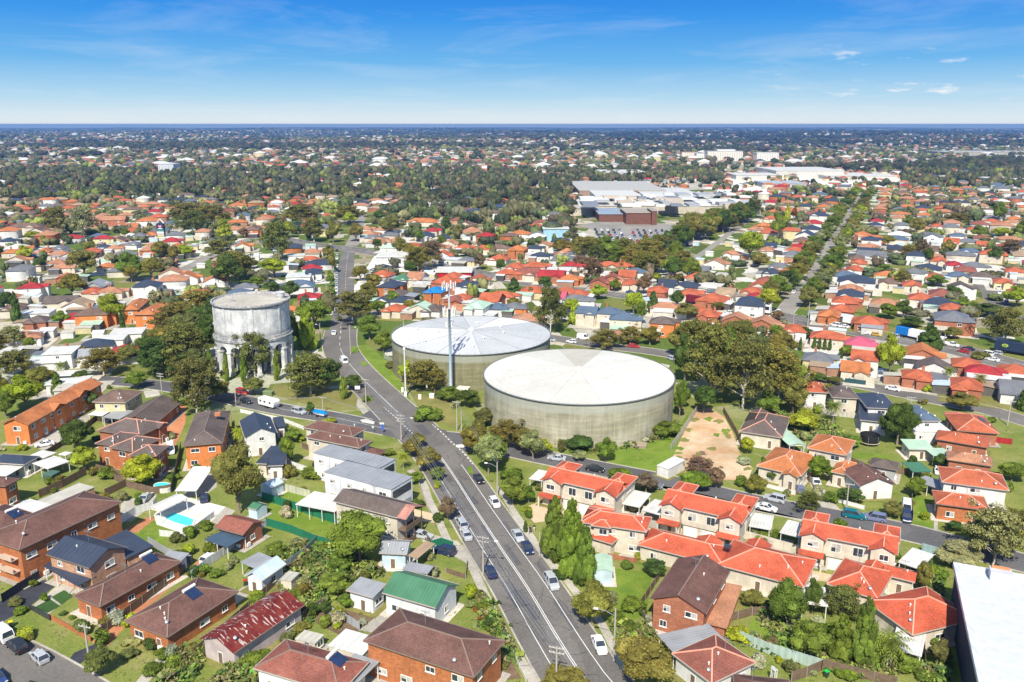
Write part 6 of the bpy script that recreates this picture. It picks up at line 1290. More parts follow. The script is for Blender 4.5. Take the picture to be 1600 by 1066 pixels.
# x y of the middle on the ground, a point it faces, kind, colour, label
for r in ((721,822,712,808,'suv','s','silver wagon parked first in the pair left of the main road'), (728,839,718,822,'sedan','s','silver sedan parked behind the wagon left of the main road'), (766,897,757,880,'sedan','n','dark sedan standing by the pole with the street light'),
  (773,789,785,806,'hatch','w','white hatchback with black roof parked by the leafy tree'), (748,752,760,768,'sedan','k','black car shaded under the pale olive tree'), (809,841,818,856,'sedan','s','pale blue silver sedan parked before the two walking people'), (824,860,832,875,'sedan','n','navy sedan parked behind the pale blue silver one'),
  (862,914,872,932,'suv','s','grey wagon parked beside the conifer clump'), (936,1012,945,1032,'sedan','w','white sedan parked at the bottom of the main road'), (659,840,670,842,'sedan','s','silver sedan on the front drive of the balcony house'), (694,865,682,862,'suv','n','dark blue car on the concrete drive by the grey cottage'),
  (379,616,389,619,'suv','r','dark red wagon beyond the white caravan'), (385,630,396,633,'hatch','k','black hatchback behind the white caravan'), (467,646,478,649,'suv','s','silver wagon parked before the blue covered trailer'),
  (228,781,236,773,'sedan','s','silver sedan on the concrete yard behind the long apartments'), (319,781,318,772,'sedan','n','dark blue car beside the white garden carport'), (70,697,58,699,'sedan','w','white sedan on the drive of the long orange flats'), (174,658,180,652,'sedan','n','dark car under the pale carport of the yellow house'), (267,706,268,716,'van','w','white van at the end of the orange brick drive'), (438,672,438,680,'sedan','w','white car under the navy garage roof'),
  (328,876,340,868,'hatch','w','white hatchback on the orange path beside the long fence'), (62,1031,50,1020,'hatch','s','pale blue hatchback at the front of the corner row'), (27,1014,15,1004,'suv','k','black wagon in the middle of the corner row'), (4,996,-8,986,'van','w','white van at the head of the corner row'), (-6,1066,8,1078,'suv','b','dark blue car cut by the lower corner of the frame'),
  (1210,783,1198,780,'suv','s','silver wagon parked across from the orange tiled cottage'), (1197,797,1210,800,'sedan','w','white sedan on the lower street before the patio roofs'), (1240,752,1238,745,'suv','s','silver wagon on the brick drive of the orange tiled cottage'), (1250,768,1247,760,'hatch','v','slate blue car behind the silver wagon on the brick drive'), (1275,758,1279,766,'sedan','w','white sedan on the concrete drive of the two storey cream house'), (1254,720,1257,728,'hatch','n','dark car beneath the pale green carport'),
  (1334,809,1346,811,'suv','t','teal wagon parked beside the last red townhouses'), (1366,813,1355,811,'suv','v','slate grey wagon behind the teal one'), (1416,812,1417,822,'suv','n','navy wagon nose out on a lawn drive'), (1416,795,1416,785,'van','w','white van parked behind the navy wagon'), (1557,857,1568,860,'suv','s','silver wagon in the shade of the bare limbed gum'), (870,719,860,718,'sedan','s','silver car parked beyond the first red townhouses'), (930,736,942,738,'sedan','k','dark car beyond the first red townhouses'), (1020,762,1032,764,'suv','g','grey wagon under the brown leaved street tree'),
  (912,530,922,531,'van','w','white van beside the driveway behind the reservoirs'), (893,536,884,535,'hatch','w','white hatchback on the street behind the reservoirs'), (990,543,1000,544,'sedan','r','bright red car on the street behind the reservoirs'), (1051,563,1058,565,'hatch','s','silver blue car at the end of the street behind the reservoirs'), (860,533,866,534,'hatch','s','silver car at the rim of the farther reservoir'),
  (1330,597,1320,596,'sedan','w','white sedan on the curving street by the red brown tree'), (1395,610,1405,612,'sedan','w','white sedan on the curving street near the long brick house'), (1375,588,1375,598,'van','s','pale blue van beside the red and white house'), (1420,560,1430,562,'sedan','w','white sedan on the lawn behind the bright green tree'), (1348,625,1349,618,'suv','n','dark blue wagon between two houses on the curving street'),
  (522,522,524,515,'sedan','w','white sedan driving up the main road'), (537,566,530,560,'van','w','white van nosing out at the dry bush of the main road'), (531,500,532,492,'sedan','k','dark car far up the main road')): carpx(*r)
for i in range(17):
    y = 492 - i * 6.2; x = 525 + (i % 2) * .6 + i * .1; carpx(x, y, x + .2, y - 5, random.choice(('sedan', 'hatch', 'suv')), random.choice('wwsskgb'), parts=False, group='cars parked nose to tail up the main road')
for x, y, x2, y2, k, c in ((1292,506,1282,504,'suv','k'), (1305,510,1295,508,'suv','w'), (1318,512,1308,510,'sedan','w'), (1352,522,1342,520,'ute','w'), (1368,525,1378,527,'sedan','y'), (1395,528,1385,526,'suv','s'), (1394,532,1404,534,'sedan','n'), (1487,541,1497,543,'ute','w'), (1512,547,1502,545,'sedan','k'), (1505,551,1495,549,'hatch','r'),
     (1541,555,1531,553,'suv','w'), (1556,554,1546,552,'hatch','s'), (1550,564,1540,562,'sedan','w'), (1138,490,1128,488,'hatch','w'), (1208,497,1198,496,'suv','w'), (1216,489,1220,480,'suv','w'), (985,458,995,459,'sedan','b'), (1560,452,1558,460,'suv','w'), (1562,459,1560,466,'sedan','w'), (1567,468,1566,474,'sedan','w'), (1572,475,1571,482,'ute','b'), (1240,458,1244,452,'sedan','w'), (1259,438,1262,432,'suv','n'), (1036,467,1046,468,'van','w'),
     (1262,470,1266,464,'sedan','w'), (1276,444,1279,438,'hatch','k'), (780,432,790,434,'sedan','w'), (612,401,622,402,'sedan','w'), (596,404,606,405,'hatch','b'), (690,414,700,416,'suv','s'), (518,388,528,389,'sedan','b'), (500,441,506,440,'sedan','w'), (553,430,553,424,'ute','b'), (1466,738,1466,730,'sedan','w')):
    carpx(x, y, x2, y2, k, c, group='cars along the highway and side streets')
for i in range(96):
    r_, q = i // 16, i % 16; x = 930 + q * 9.5 + r_ * 2.2; y = 360 + r_ * 4.2 + q * .18
    if random.random() < .12: continue
    carpx(x, y, x + 2, y + 3, random.choice(('sedan', 'hatch', 'suv')), random.choice('wwwssgkkbrn'), parts=False, group='cars in the shopping centre car park')
def box_body(root, nm, x0, x1, w, z0, z1, c, m='paint'):
    mb = MB(); e = .06; mb.hexa([(x0, -w, z0), (x1, -w, z0), (x1, w, z0), (x0, w, z0)], [(x0 + e, -w + e, z1), (x1 - e, -w + e, z1), (x1 - e, w - e, z1), (x0 + e, w - e, z1)]); return mb.obj(nm, M[m], root, c)
def wheels(root, xs, w, r=.5):
    for x in xs:
        for s in (-1, 1): mb = MB(); mb.tube([(x, s * w - .15, r), (x, s * w + .15, r)], r, 12); mb.obj('wheel', M['rubber'], root)
def truck(label, x, y, x2, y2, cabc, segs, w=1.25):
    a, b = g(x, y), g(x2, y2); root = empty('truck', (a.x, a.y, .07), math.atan2(b.y - a.y, b.x - a.x)); tag(root, label, 'truck', 'trucks on the highway')
    box_body(root, 'cab', 0, 2.3, w, .5, 3.0, cabc); box_body(root, 'windscreen', 2.24, 2.36, w * .88, 1.7, 2.7, (0, 0, 0), 'glass'); box_body(root, 'bumper', 2.3, 2.5, w, .4, .9, (.3, .3, .3)); wheels(root, (1.4, -.6, -1.9), w)
    box_body(root, 'chassis', -13 if sum(s[0] for s in segs) > 9 else -8, 0, .45, .5, .9, (.05, .05, .05)); q = -.5
    for ln, z0, z1, c in segs:
        o = box_body(root, 'container', q - ln, q, w, z0, z1, c); q -= ln + .1
    wheels(root, (q + 1.2, q + 2.5, q + 3.8), w); return root
truck('truck with an orange container and white cab on the highway', 1357, 514, 1370, 516.5, (.7, .7, .7), [(6.3, 1.0, 3.6, (.45, .12, .05))])
truck('white high sided truck standing behind the orange container truck', 1332, 509, 1345, 511.5, (.7, .7, .7), [(3.4, .9, 3.7, (.75, .75, .75))])
truck('long grey tanker truck standing behind the white high sided truck', 1308, 504, 1320, 506, (.5, .52, .55), [(12, 1.2, 3.0, (.25, .32, .38))])
truck('truck with a blue and a white container near the dark pyramid tree', 1466, 538, 1480, 541, (.72, .72, .72), [(11, 1.0, 3.7, (.75, .75, .75)), (5.0, 1.0, 3.7, (.01, .16, .5))])
truck('small white box truck beside the blue container', 1444, 536, 1430, 533, (.75, .75, .75), [(4.4, .8, 3.0, (.75, .75, .75))])
truck('dark maroon semitrailer with white cab before orange roofs', 1112, 480, 1124, 482, (.72, .72, .72), [(12.5, 1.1, 4.0, (.16, .015, .03))])
r = truck('white truck with black and red side panel at the avenue corner', 1158, 487, 1146, 485.5, (.75, .75, .75), [(12.5, 1.0, 4.1, (.75, .75, .75))])
box_body(r, 'side_panel', -12.6, -4.2, 1.3, 2.3, 3.8, (.02, .02, .025)); box_body(r, 'side_stripe', -11, -5.0, 1.31, 1.1, 2.2, (.55, .01, .02))
r = truck('navy trailer with a yellow green oval emblem at the frame edge', 1622, 560, 1634, 562, (.72, .72, .72), [(13.5, 1.1, 4.3, (.02, .035, .07))])
for s in (-1, 1):
    mb = MB(); mb.lathe([(.01, 0), (.95, 0), (.95, .03)], 20); o = mb.obj('emblem', M['paint'], r, (.55, .45, .03), loc=(-10.5, s * 1.26, 2.9)); o.rotation_euler = (math.pi / 2, 0, 0); o.scale = (1.1, .62, s * 1.0)
    mb = MB(); mb.lathe([(.01, 0), (.6, 0), (.6, .03)], 20); o = mb.obj('emblem', M['paint'], r, (.05, .35, .12), loc=(-10.5, s * 1.29, 2.9)); o.rotation_euler = (math.pi / 2, 0, 0); o.scale = (1.1, .62, 1)
def caravan():
    a, b = g(421, 636), g(432, 639); root = empty('caravan', (a.x, a.y, .05), math.atan2(b.y - a.y, b.x - a.x)); tag(root, 'white caravan with small windows parked on the left side street', 'caravan')
    mb = MB(); pr = [(-3.4, .6), (-3.5, 2.2), (-3.2, 2.65), (3.0, 2.65), (3.4, 2.2), (3.3, 1.4), (3.0, .6)]
    mb.poly([(x, -1.15, z) for x, z in pr] + [(x, 1.15, z) for x, z in pr], [tuple(range(7)), tuple(range(13, 6, -1))] + [(i, i + 7, (i + 1) % 7 + 7, (i + 1) % 7) for i in range(7)]); mb.obj('body', M['paint'], root, (.78, .78, .76))
    for s in (-1, 1):
        for x in (-2.4, -.6, 1.6): m2 = MB(); m2.box(x - .4, x + .4, s * 1.16 - .02, s * 1.16 + .02, 1.5, 2.05); m2.obj('window', M['glass'], root)
    m2 = MB(); m2.box(-.3, .3, -.3, .3, 2.65, 2.85); m2.obj('roof_vent', M['white'], root); m2 = MB(); m2.bar((3.0, 0, .55), (4.4, 0, .5), .14); m2.obj('drawbar', M['steel'], root); wheels(root, (-.5, .4), 1.05, .34)
caravan()
def trailer():
    a, b = g(501, 651), g(512, 654); root = empty('boat_trailer', (a.x, a.y, .05), math.atan2(b.y - a.y, b.x - a.x)); tag(root, 'small boat under a bright blue cover on the left side street', 'boat trailer')
    mb = MB(); mb.hexa([(-2.2, -.6, .55), (1.8, -.5, .55), (1.8, .5, .55), (-2.2, .6, .55)], [(-2.4, -1, 1.2), (2.2, -.6, 1.25), (2.2, .6, 1.25), (-2.4, 1, 1.2)]); mb.obj('hull', M['paint'], root, (.7, .7, .7))
    mb = MB(); mb.hexa([(-2.45, -1.05, 1.203), (2.25, -.65, 1.253), (2.25, .65, 1.253), (-2.45, 1.05, 1.203)], [(-2.2, -.2, 1.75), (1.6, -.1, 1.9), (1.6, .1, 1.9), (-2.2, .2, 1.75)]); mb.obj('cover', M['paint'], root, (.0, .2, .6)); wheels(root, (-.4,), .95, .3)
trailer()
def pole(x, yb, yt, label, arms=1, lamp=None, wood=True, ang=None):
    p = g(x, yb); h = max(4, hgt(x, yb, yt)); root = empty('utility_pole' if not (lamp and arms == 0) else 'street_lamp', p, math.radians(-18) if ang is None else ang); tag(root, label, 'pole' if arms else 'street lamp')
    mb = MB(); mb.tube([(0, 0, 0), (0, 0, h)], [.17, .11], 8); mb.obj('post', M['paint'], root, (.4, .37, .33))
    for i in range(arms):
        m2 = MB(); z = h - .35 - .8 * i; m2.box(-1.15, 1.15, -.06, .06, z, z + .12); m2.obj('crossarm', M['paint'], root, (.45, .42, .37))
        for e in (-1.05, -.45, .45, 1.05): m3 = MB(); m3.tube([(e, 0, z + .12), (e, 0, z + .3)], .05, 6); m3.obj('insulator', M['white'], root)
    if lamp:
        m2 = MB(); dx = lamp; m2.tube([(0, 0, h - 1.3), (dx * .5, .0, h - .7), (dx, 0, h - .55)], .05, 6); m2.obj('lamp_arm', M['steel'], root)
        m3 = MB(); m3.box(dx - .35, dx + .35, -.16, .16, h - .66, h - .48); m3.obj('lamp_head', M['white'], root)
    return Vector((p.x, p.y, h)), root.rotation_euler[2]
PO = {}
for k, a in {'A': (755, 897, 838, 'grey pole with two crossarms and a street light between road and footpath', 2, 2.6), 'B': (627, 688, 648, 'dark pole carrying many wires and a street light at the junction', 3, 3.2), 'C': (869, 1078, 1010, 'pole top with white crossarms rising from the lowest olive tree', 2), 'D': (959, 1032, 951, 'tall pole with a street light beside the lower footpath', 0, -3.0),
  'E': (777, 774, 722, 'pole with a lamp in front of the leafy tree by the main road', 0, -2.6), 'F': (714, 673, 627, 'pale timber pole on the grass corner before the near reservoir', 1), 'G': (721, 674, 642, 'shorter bare pole next to the pale timber one', 0), 'H': (572, 630, 592, 'pale pole on the small planted island at the junction', 1),
  'I': (139, 1028, 977, 'thin timber pole on the lawn of the corner street', 1), 'J': (254, 621, 583, 'pale pole with two crossarms beside the bend of the side street', 2), 'K': (505, 646, 620, 'slim pole between the silver wagon and the blue covered boat', 1), 'L': (843, 869, 832, 'bare dark pole against the conifer clump', 0), 'N': (1322, 798, 755, 'pole on the lawn beside the hedge of the lower street', 1),
  'O': (369, 634, 614, 'short pole by the black hatchback on the side street', 0), 'Q': (1420, 655, 620, 'slender pole behind the dark tree on the curving street', 1), 'S': (1574, 665, 626, 'slender pole by the bend of the curving street near the frame edge', 1), 'T': (548, 555, 508, 'curved street light at the bend below the road gum', 0, 2.4), 'U': (501, 535, 505, 'pale green lamp post left of the main road', 0, -1.5),
  'V': (1238, 524, 490, 'grey pole by the foot of the avenue', 1), 'X': (1262, 510, 472, 'tall lamp post at the highway corner', 0, 2.4), 'Y': (1474, 545, 521, 'lamp post on the highway before the dark pyramid tree', 0, 2.0), 'Z': (773, 452, 436, 'pole beyond the farther reservoir among red roofs', 1), 'a': (511, 470, 430, 'tall thin pole among the parked cars up the main road', 1), 'b': (662, 455, 425, 'pole left of the bright blue roof', 1)}.items():
    PO[k] = pole(*a)
def wires(label, a, b, offs=(-1.05, -.45, .45, 1.05), sag=.9, drop=.05):
    (A, ra), (B, rb) = PO[a], PO[b]; root = empty('power_line', (0, 0, 0)); tag(root, label, 'power line')
    for o_ in offs:
        p = A + Vector((math.cos(ra) * o_, math.sin(ra) * o_, -drop)); q = B + Vector((math.cos(rb) * o_, math.sin(rb) * o_, -drop)); mb = MB()
        pts = [p.lerp(q, t / 10) - Vector((0, 0, sag * 4 * (t / 10) * (1 - t / 10))) for t in range(11)]; mb.tube(pts, .032, 4, cap=False); mb.obj('wire', M['steel'], root)
wires('wires running down the main road from the junction pole to the grey pole', 'B', 'A'); wires('wires running down the main road from the grey pole to the lowest pole', 'A', 'C')
wires('wires from the junction pole up to the planted island pole', 'B', 'H'); wires('wires crossing from the junction pole to the slim side street pole', 'B', 'K', (-.4, .4)); wires('wires from the slim side street pole to the short pole', 'K', 'O', (-.4, .4))
wires('wires spanning from the pale corner pole towards the leafy tree pole', 'F', 'E', (-.3, .3))
def fence(label, pts, h, m, c, name='fence', z=0, every=2.6, posts=True):
    P = [Vector(gp(*p)) for p in pts]; root = empty(name, (P[0].x, P[0].y, z)); tag(root, label, 'fence'); o = P[0]
    for i in range(len(P) - 1):
        a, b = P[i] - o, P[i + 1] - o; mb = MB(); d = (b - a).normalized(); L_ = (b - a).length; n = Vector((-d.y, d.x)) * .03; a2 = a + d * .04; b2 = b - d * .04
        k = max(1, int(L_ / every)); 
        mb.hexa([(*(a2 - n), .05), (*(b2 - n), .05), (*(b2 + n), .05), (*(a2 + n), .05)], [(*(a2 - n), h), (*(b2 - n), h), (*(b2 + n), h), (*(a2 + n), h)]); mb.obj('panel', M[m], root, c)
        if posts:
            for j in range(k + (1 if i == len(P) - 2 else 0)):
                q = a.lerp(b, j / k); m2 = MB(); m2.box(q.x - .06, q.x + .06, q.y - .06, q.y + .06, 0, h + .08); m2.obj('post', M['paint'], root, tuple(v * .8 for v in c))
GR, WHT, GY, BR, DK, TB = (.02, .16, .09), (.66, .66, .64), (.34, .36, .38), (.22, .08, .05), (.05, .055, .06), (.22, .17, .12)
for a in (('grey paling fence between the two brown brick bungalows', [(150,1000),(205,958),(290,893)], 1.6, 'timber', (.3,.27,.24)), ('timber fence beside the derelict house', [(300,1030),(375,965),(430,915)], 1.5, 'timber', (.3,.27,.22)), ('grey fence between the pool lawn and the brown bungalow', [(232,850),(262,868),(300,880)], 1.6, 'sheet', GY), ('paling fence behind the stepped townhouses', [(150,735),(185,745),(240,752)], 1.7, 'timber', TB),
  ('fence between the brown hipped flats and the navy gabled house', [(368,742),(366,700),(362,660)], 1.7, 'timber', (.28,.25,.2)), ('cream fence beside the yellow house drive', [(232,650),(205,668),(190,690)], 1.5, 'sheet', (.5,.47,.4)), ('brown fence behind the long orange flats', [(60,720),(110,690),(160,650),(185,630)], 1.6, 'timber', BR), ('timber fence behind the junction house', [(472,700),(500,712),(488,735)], 1.6, 'timber', (.3,.27,.22)),
  ('dark paling fence beside the tan roofed balcony house', [(640,825),(660,835),(672,850)], 1.3, 'timber', DK), ('grey fence between the white shed and the big maroon house', [(500,955),(530,965),(562,985)], 1.5, 'sheet', GY), ('paling fence left of the brown gabled house', [(1010,985),(1000,950),(1030,905)], 1.5, 'timber', (.3,.27,.24)), ('brick wall before the patio of the cream townhouse', [(950,872),(990,880),(1010,868)], 1.0, 'brick', WC['b'][1]),
  ('paling fence between the dark tree and the white gabled house', [(1325,722),(1360,738),(1420,742)], 1.6, 'timber', (.3,.27,.22)), ('white fence between the orange cottages', [(1258,700),(1245,722),(1256,742)], 1.5, 'sheet', WHT), ('timber fence behind the lower row of brick houses', [(1425,760),(1424,790),(1426,815)], 1.5, 'timber', (.32,.28,.24)), ('paling fence behind the navy tiled house', [(1345,668),(1385,672),(1425,676)], 1.7, 'timber', TB), ('cream fence behind the red tiled grey walled house', [(1250,640),(1300,650),(1345,655)], 1.6, 'sheet', (.5,.46,.4)),
  ('paling fence beside the hedge near the huge white roof', [(1438,900),(1440,960),(1445,1050)], 1.6, 'timber', (.32,.28,.24)), ('paling fence across the orange hipped villa yards', [(1130,975),(1175,962),(1235,958)], 1.6, 'timber', (.33,.29,.25)),
  ('dark green metal fence along the long grass behind the patio roof', [(410,781),(470,800),(535,822)], 1.9, 'metal', GR), ('dark green metal fence running from the cottage roof to the grey bend', [(417,822),(455,833),(495,850),(528,857)], 1.8, 'metal', GR),
  ('curving grey metal fence between the overgrown yard and the green lawn', [(495,850),(478,868),(455,885),(420,905)], 1.8, 'metal', (.2, .24, .28)), ('long pale grey fence beside the orange driveway', [(417,822),(390,840),(350,868),(318,890),(300,905)], 1.7, 'sheet', (.55,.55,.56)), ('white fence along the apartments and the pool lawn', [(188,820),(212,804),(240,795),(245,788)], 1.8, 'sheet', WHT),
  ('white fence round the deck of the swimming pool', [(250,838),(290,842),(335,808)], 1.4, 'sheet', WHT), ('rust brown fence behind the long pale garage roof', [(62,778),(98,762),(135,742)], 1.9, 'timber', BR), ('dark brown fence at the end of the little lawn by the round tree', [(165,776),(198,760)], 1.8, 'timber', BR), ('weathered timber fence behind the round tree and the blue pool', [(172,746),(200,762),(240,772),(268,768)], 1.7, 'timber', TB),
  ('dark tall fence between the pool yard and the brown hipped flats', [(268,770),(276,735),(283,702)], 1.8, 'sheet', DK), ('low white wall before the navy gabled house garden', [(376,645),(400,650),(440,658),(475,672)], 1.1, 'render', WHT), ('white garden wall behind the white modern houses', [(447,727),(480,738),(508,746)], 1.5, 'render', WHT), ('cream panelled fence behind the garden of the modern houses', [(428,760),(447,768),(485,778)], 1.8, 'sheet', (.5,.5,.38)),
  ('dark green fence beside the drive of the grey cottage', [(668,858),(690,852),(708,858)], 1.6, 'metal', GR), ('low timber rail fence before the green roofed cottage garden', [(697,895),(728,905),(730,882)], 1.0, 'timber', (.35,.35,.33)), ('white kerb wall round the corner garden beside the big maroon roof', [(783,1020),(800,1018),(812,1045),(822,1066)], .7, 'render', WHT), ('pale path wall before the white modern houses', [(655,760),(664,785),(672,802)], .9, 'render', (.5,.48,.42)),
  ('long wire mesh fence between the reservoir lawn and the dirt block', [(1089,643),(1070,672),(1048,705)], 1.9, 'sheet', (.42,.42,.38)), ('grey timber fence between the dirt block and the dark brown house', [(1130,645),(1150,680),(1158,700)], 1.8, 'timber', (.3,.28,.25)), ('grey timber fence down the drive of the orange tiled cottage', [(1223,690),(1238,715),(1255,742),(1265,755)], 1.7, 'timber', (.32,.3,.27)),
  ('white picket fence before the orange tiled cottage', [(1198,762),(1220,768),(1242,774)], 1.0, 'paint', WHT), ('white picket fence on the lawn beside the hedge', [(1302,783),(1325,790),(1350,797)], 1.0, 'paint', WHT), ('cream wall along the backyards of the middle red townhouses', [(1155,840),(1200,852),(1248,866)], 1.8, 'render', WC['c'][1]), ('cream wall behind the backyards of the first red townhouses', [(965,790),(1000,800),(1034,808)], 1.6, 'render', WC['c'][1]),
  ('pale green long fence beside the shade frame in the bottom yard', [(1155,1003),(1200,1022),(1283,1048)], 2.0, 'sheet', (.38,.48,.42)), ('grey timber fence with vines behind the bottom yard', [(1283,1045),(1330,1056),(1400,1074)], 1.7, 'timber', (.26,.24,.22)), ('grey timber fence in front of the shade frame in the bottom yard', [(1236,1066),(1260,1058),(1283,1048)], 1.8, 'timber', (.3,.28,.27)), ('wire mesh fence before the huge white roof', [(1440,862),(1462,868),(1490,878)], 1.8, 'sheet', (.28,.4,.42)),
  ('brown brick front wall of the brown tiled bungalow', [(80,968),(110,985),(142,1003)], .9, 'brick', WC['o'][1]), ('dark fence beside the dark driveway of the navy house', [(4,942),(30,925),(62,905)], 1.7, 'sheet', (.03,.035,.05)), ('low dark fence before the artificial grass squares', [(46,952),(78,970)], 1.1, 'sheet', DK), ('grey timber fence above the overgrown garden bed', [(452,985),(480,965),(505,948)], 1.6, 'timber', (.35,.3,.24)),
  ('grey green fence below the mast at the farther reservoir', [(600,560),(612,566),(640,592)], 1.6, 'sheet', (.3,.33,.28)), ('rusty low wall between lawns on the curving side street', [(1488,606),(1530,612),(1560,612)], 1.4, 'brick', WC['b'][1]), ('dark red wall below the bright red tiled house', [(1540,690),(1580,695)], 1.6, 'sheet', (.35,.03,.03)), ('white wall beside the bright green street tree', [(1412,575),(1440,578)], 1.6, 'render', WHT), ('dark green low fence before the red and white house', [(1320,598),(1352,602)], 1.5, 'metal', (.03,.08,.09))):
    fence(*a)
# swimming pools
def pool(label, pts, rim=True, z=.12, deep=.1):
    c = [g(x, y, z) for x, y in pts]; m0 = sum(c, Vector()) / len(c); root = empty('swimming_pool', (m0.x, m0.y, 0)); tag(root, label, 'pool')
    q = [p - Vector((m0.x, m0.y, 0)) for p in c]; a = sum(q[i].x * q[(i + 1) % len(q)].y - q[(i + 1) % len(q)].x * q[i].y for i in range(len(q)))
    if a < 0: q.reverse()
    mb = MB(); mb.face([(p.x, p.y, z) for p in q]); mb.obj('water', M['water'], root)
    mb = MB(); n = len(q); k = 1.12
    for i in range(n):
        a_, b_ = q[i], q[(i + 1) % n]; mb.hexa([(a_.x, a_.y, 0), (a_.x * k, a_.y * k, 0), (b_.x * k, b_.y * k, 0), (b_.x, b_.y, 0)], [(a_.x, a_.y, z + .06), (a_.x * k, a_.y * k, z + .06), (b_.x * k, b_.y * k, z + .06), (b_.x, b_.y, z + .06)])
    mb.obj('rim', M['deck'], root)
pool('turquoise in-ground swimming pool in a white deck', [(258,810),(262,804),(272,801),(290,807),(303,812),(300,820),(292,822),(272,816)])
def oval(cx_, cy_, rx, ry, n=18): return [(cx_ + rx * math.cos(2 * math.pi * i / n), cy_ + ry * math.sin(2 * math.pi * i / n)) for i in range(n)]
pool('oval cyan above ground pool behind the navy gabled house', oval(408, 693, 14, 4.2), z=1.0); pool('round blue above ground pool by the dark fence', oval(254, 759, 13, 5), z=1.0)
def trampoline():
    p = g(1358, 694, 0); root = empty('trampoline', (p.x, p.y, 0)); tag(root, 'black netted round trampoline on the lawn by the dark tree', 'trampoline')
    mb = MB(); mb.lathe([(.01, .8), (2.2, .8)], 24); mb.obj('mat', M['rubber'], root); mb = MB(); mb.lathe([(2.2, .75), (2.5, .75), (2.5, .85), (2.2, .86)], 24); mb.obj('pad', M['paint'], root, (.6, .5, .35))
    mb = MB(); mb.lathe([(2.4, .9), (2.45, 2.7)], 24); mb.obj('safety_net', M['dark'], root)
    for i in range(6): m2 = MB(); a = i * 1.047; m2.bar((2.5 * math.cos(a), 2.5 * math.sin(a), 0), (2.5 * math.cos(a), 2.5 * math.sin(a), 2.8), .06); m2.obj('post', M['steel'], root)
trampoline()
def bins(label, x, y, lid):
    p = g(x, y); root = empty('wheelie_bin', (p.x, p.y, .02), random.uniform(0, 3)); tag(root, label, 'bin')
    mb = MB(); mb.hexa([(-.22, -.25, .05), (.22, -.25, .05), (.22, .25, .05), (-.22, .25, .05)], [(-.29, -.34, 1.0), (.29, -.34, 1.0), (.29, .34, 1.0), (-.29, .34, 1.0)]); mb.obj('bin_body', M['paint'], root, (.03, .06, .04))
    mb = MB(); mb.hexa([(-.31, -.37, 1.0), (.31, -.37, 1.0), (.31, .37, 1.0), (-.31, .37, 1.0)], [(-.28, -.3, 1.1), (.28, -.3, 1.1), (.28, .37, 1.14), (-.28, .37, 1.14)]); mb.obj('lid', M['paint'], root, lid)
    for s in (-1, 1): m2 = MB(); m2.tube([(s * .24, .3, .1), (s * .3, .3, .1)], .1, 8); m2.obj('wheel', M['rubber'], root)
bins('bin with a bright green lid in the bottom backyard', 1291, 1058, (.02, .5, .08)); bins('bin with a green lid beside the faded red cottage', 396, 1060, (.02, .5, .08)); bins('bin with a yellow lid on the corner lawn', 18, 980, (.6, .5, .02)); bins('bin with a red lid beside the pale blue garage', 384, 915, (.5, .03, .03))
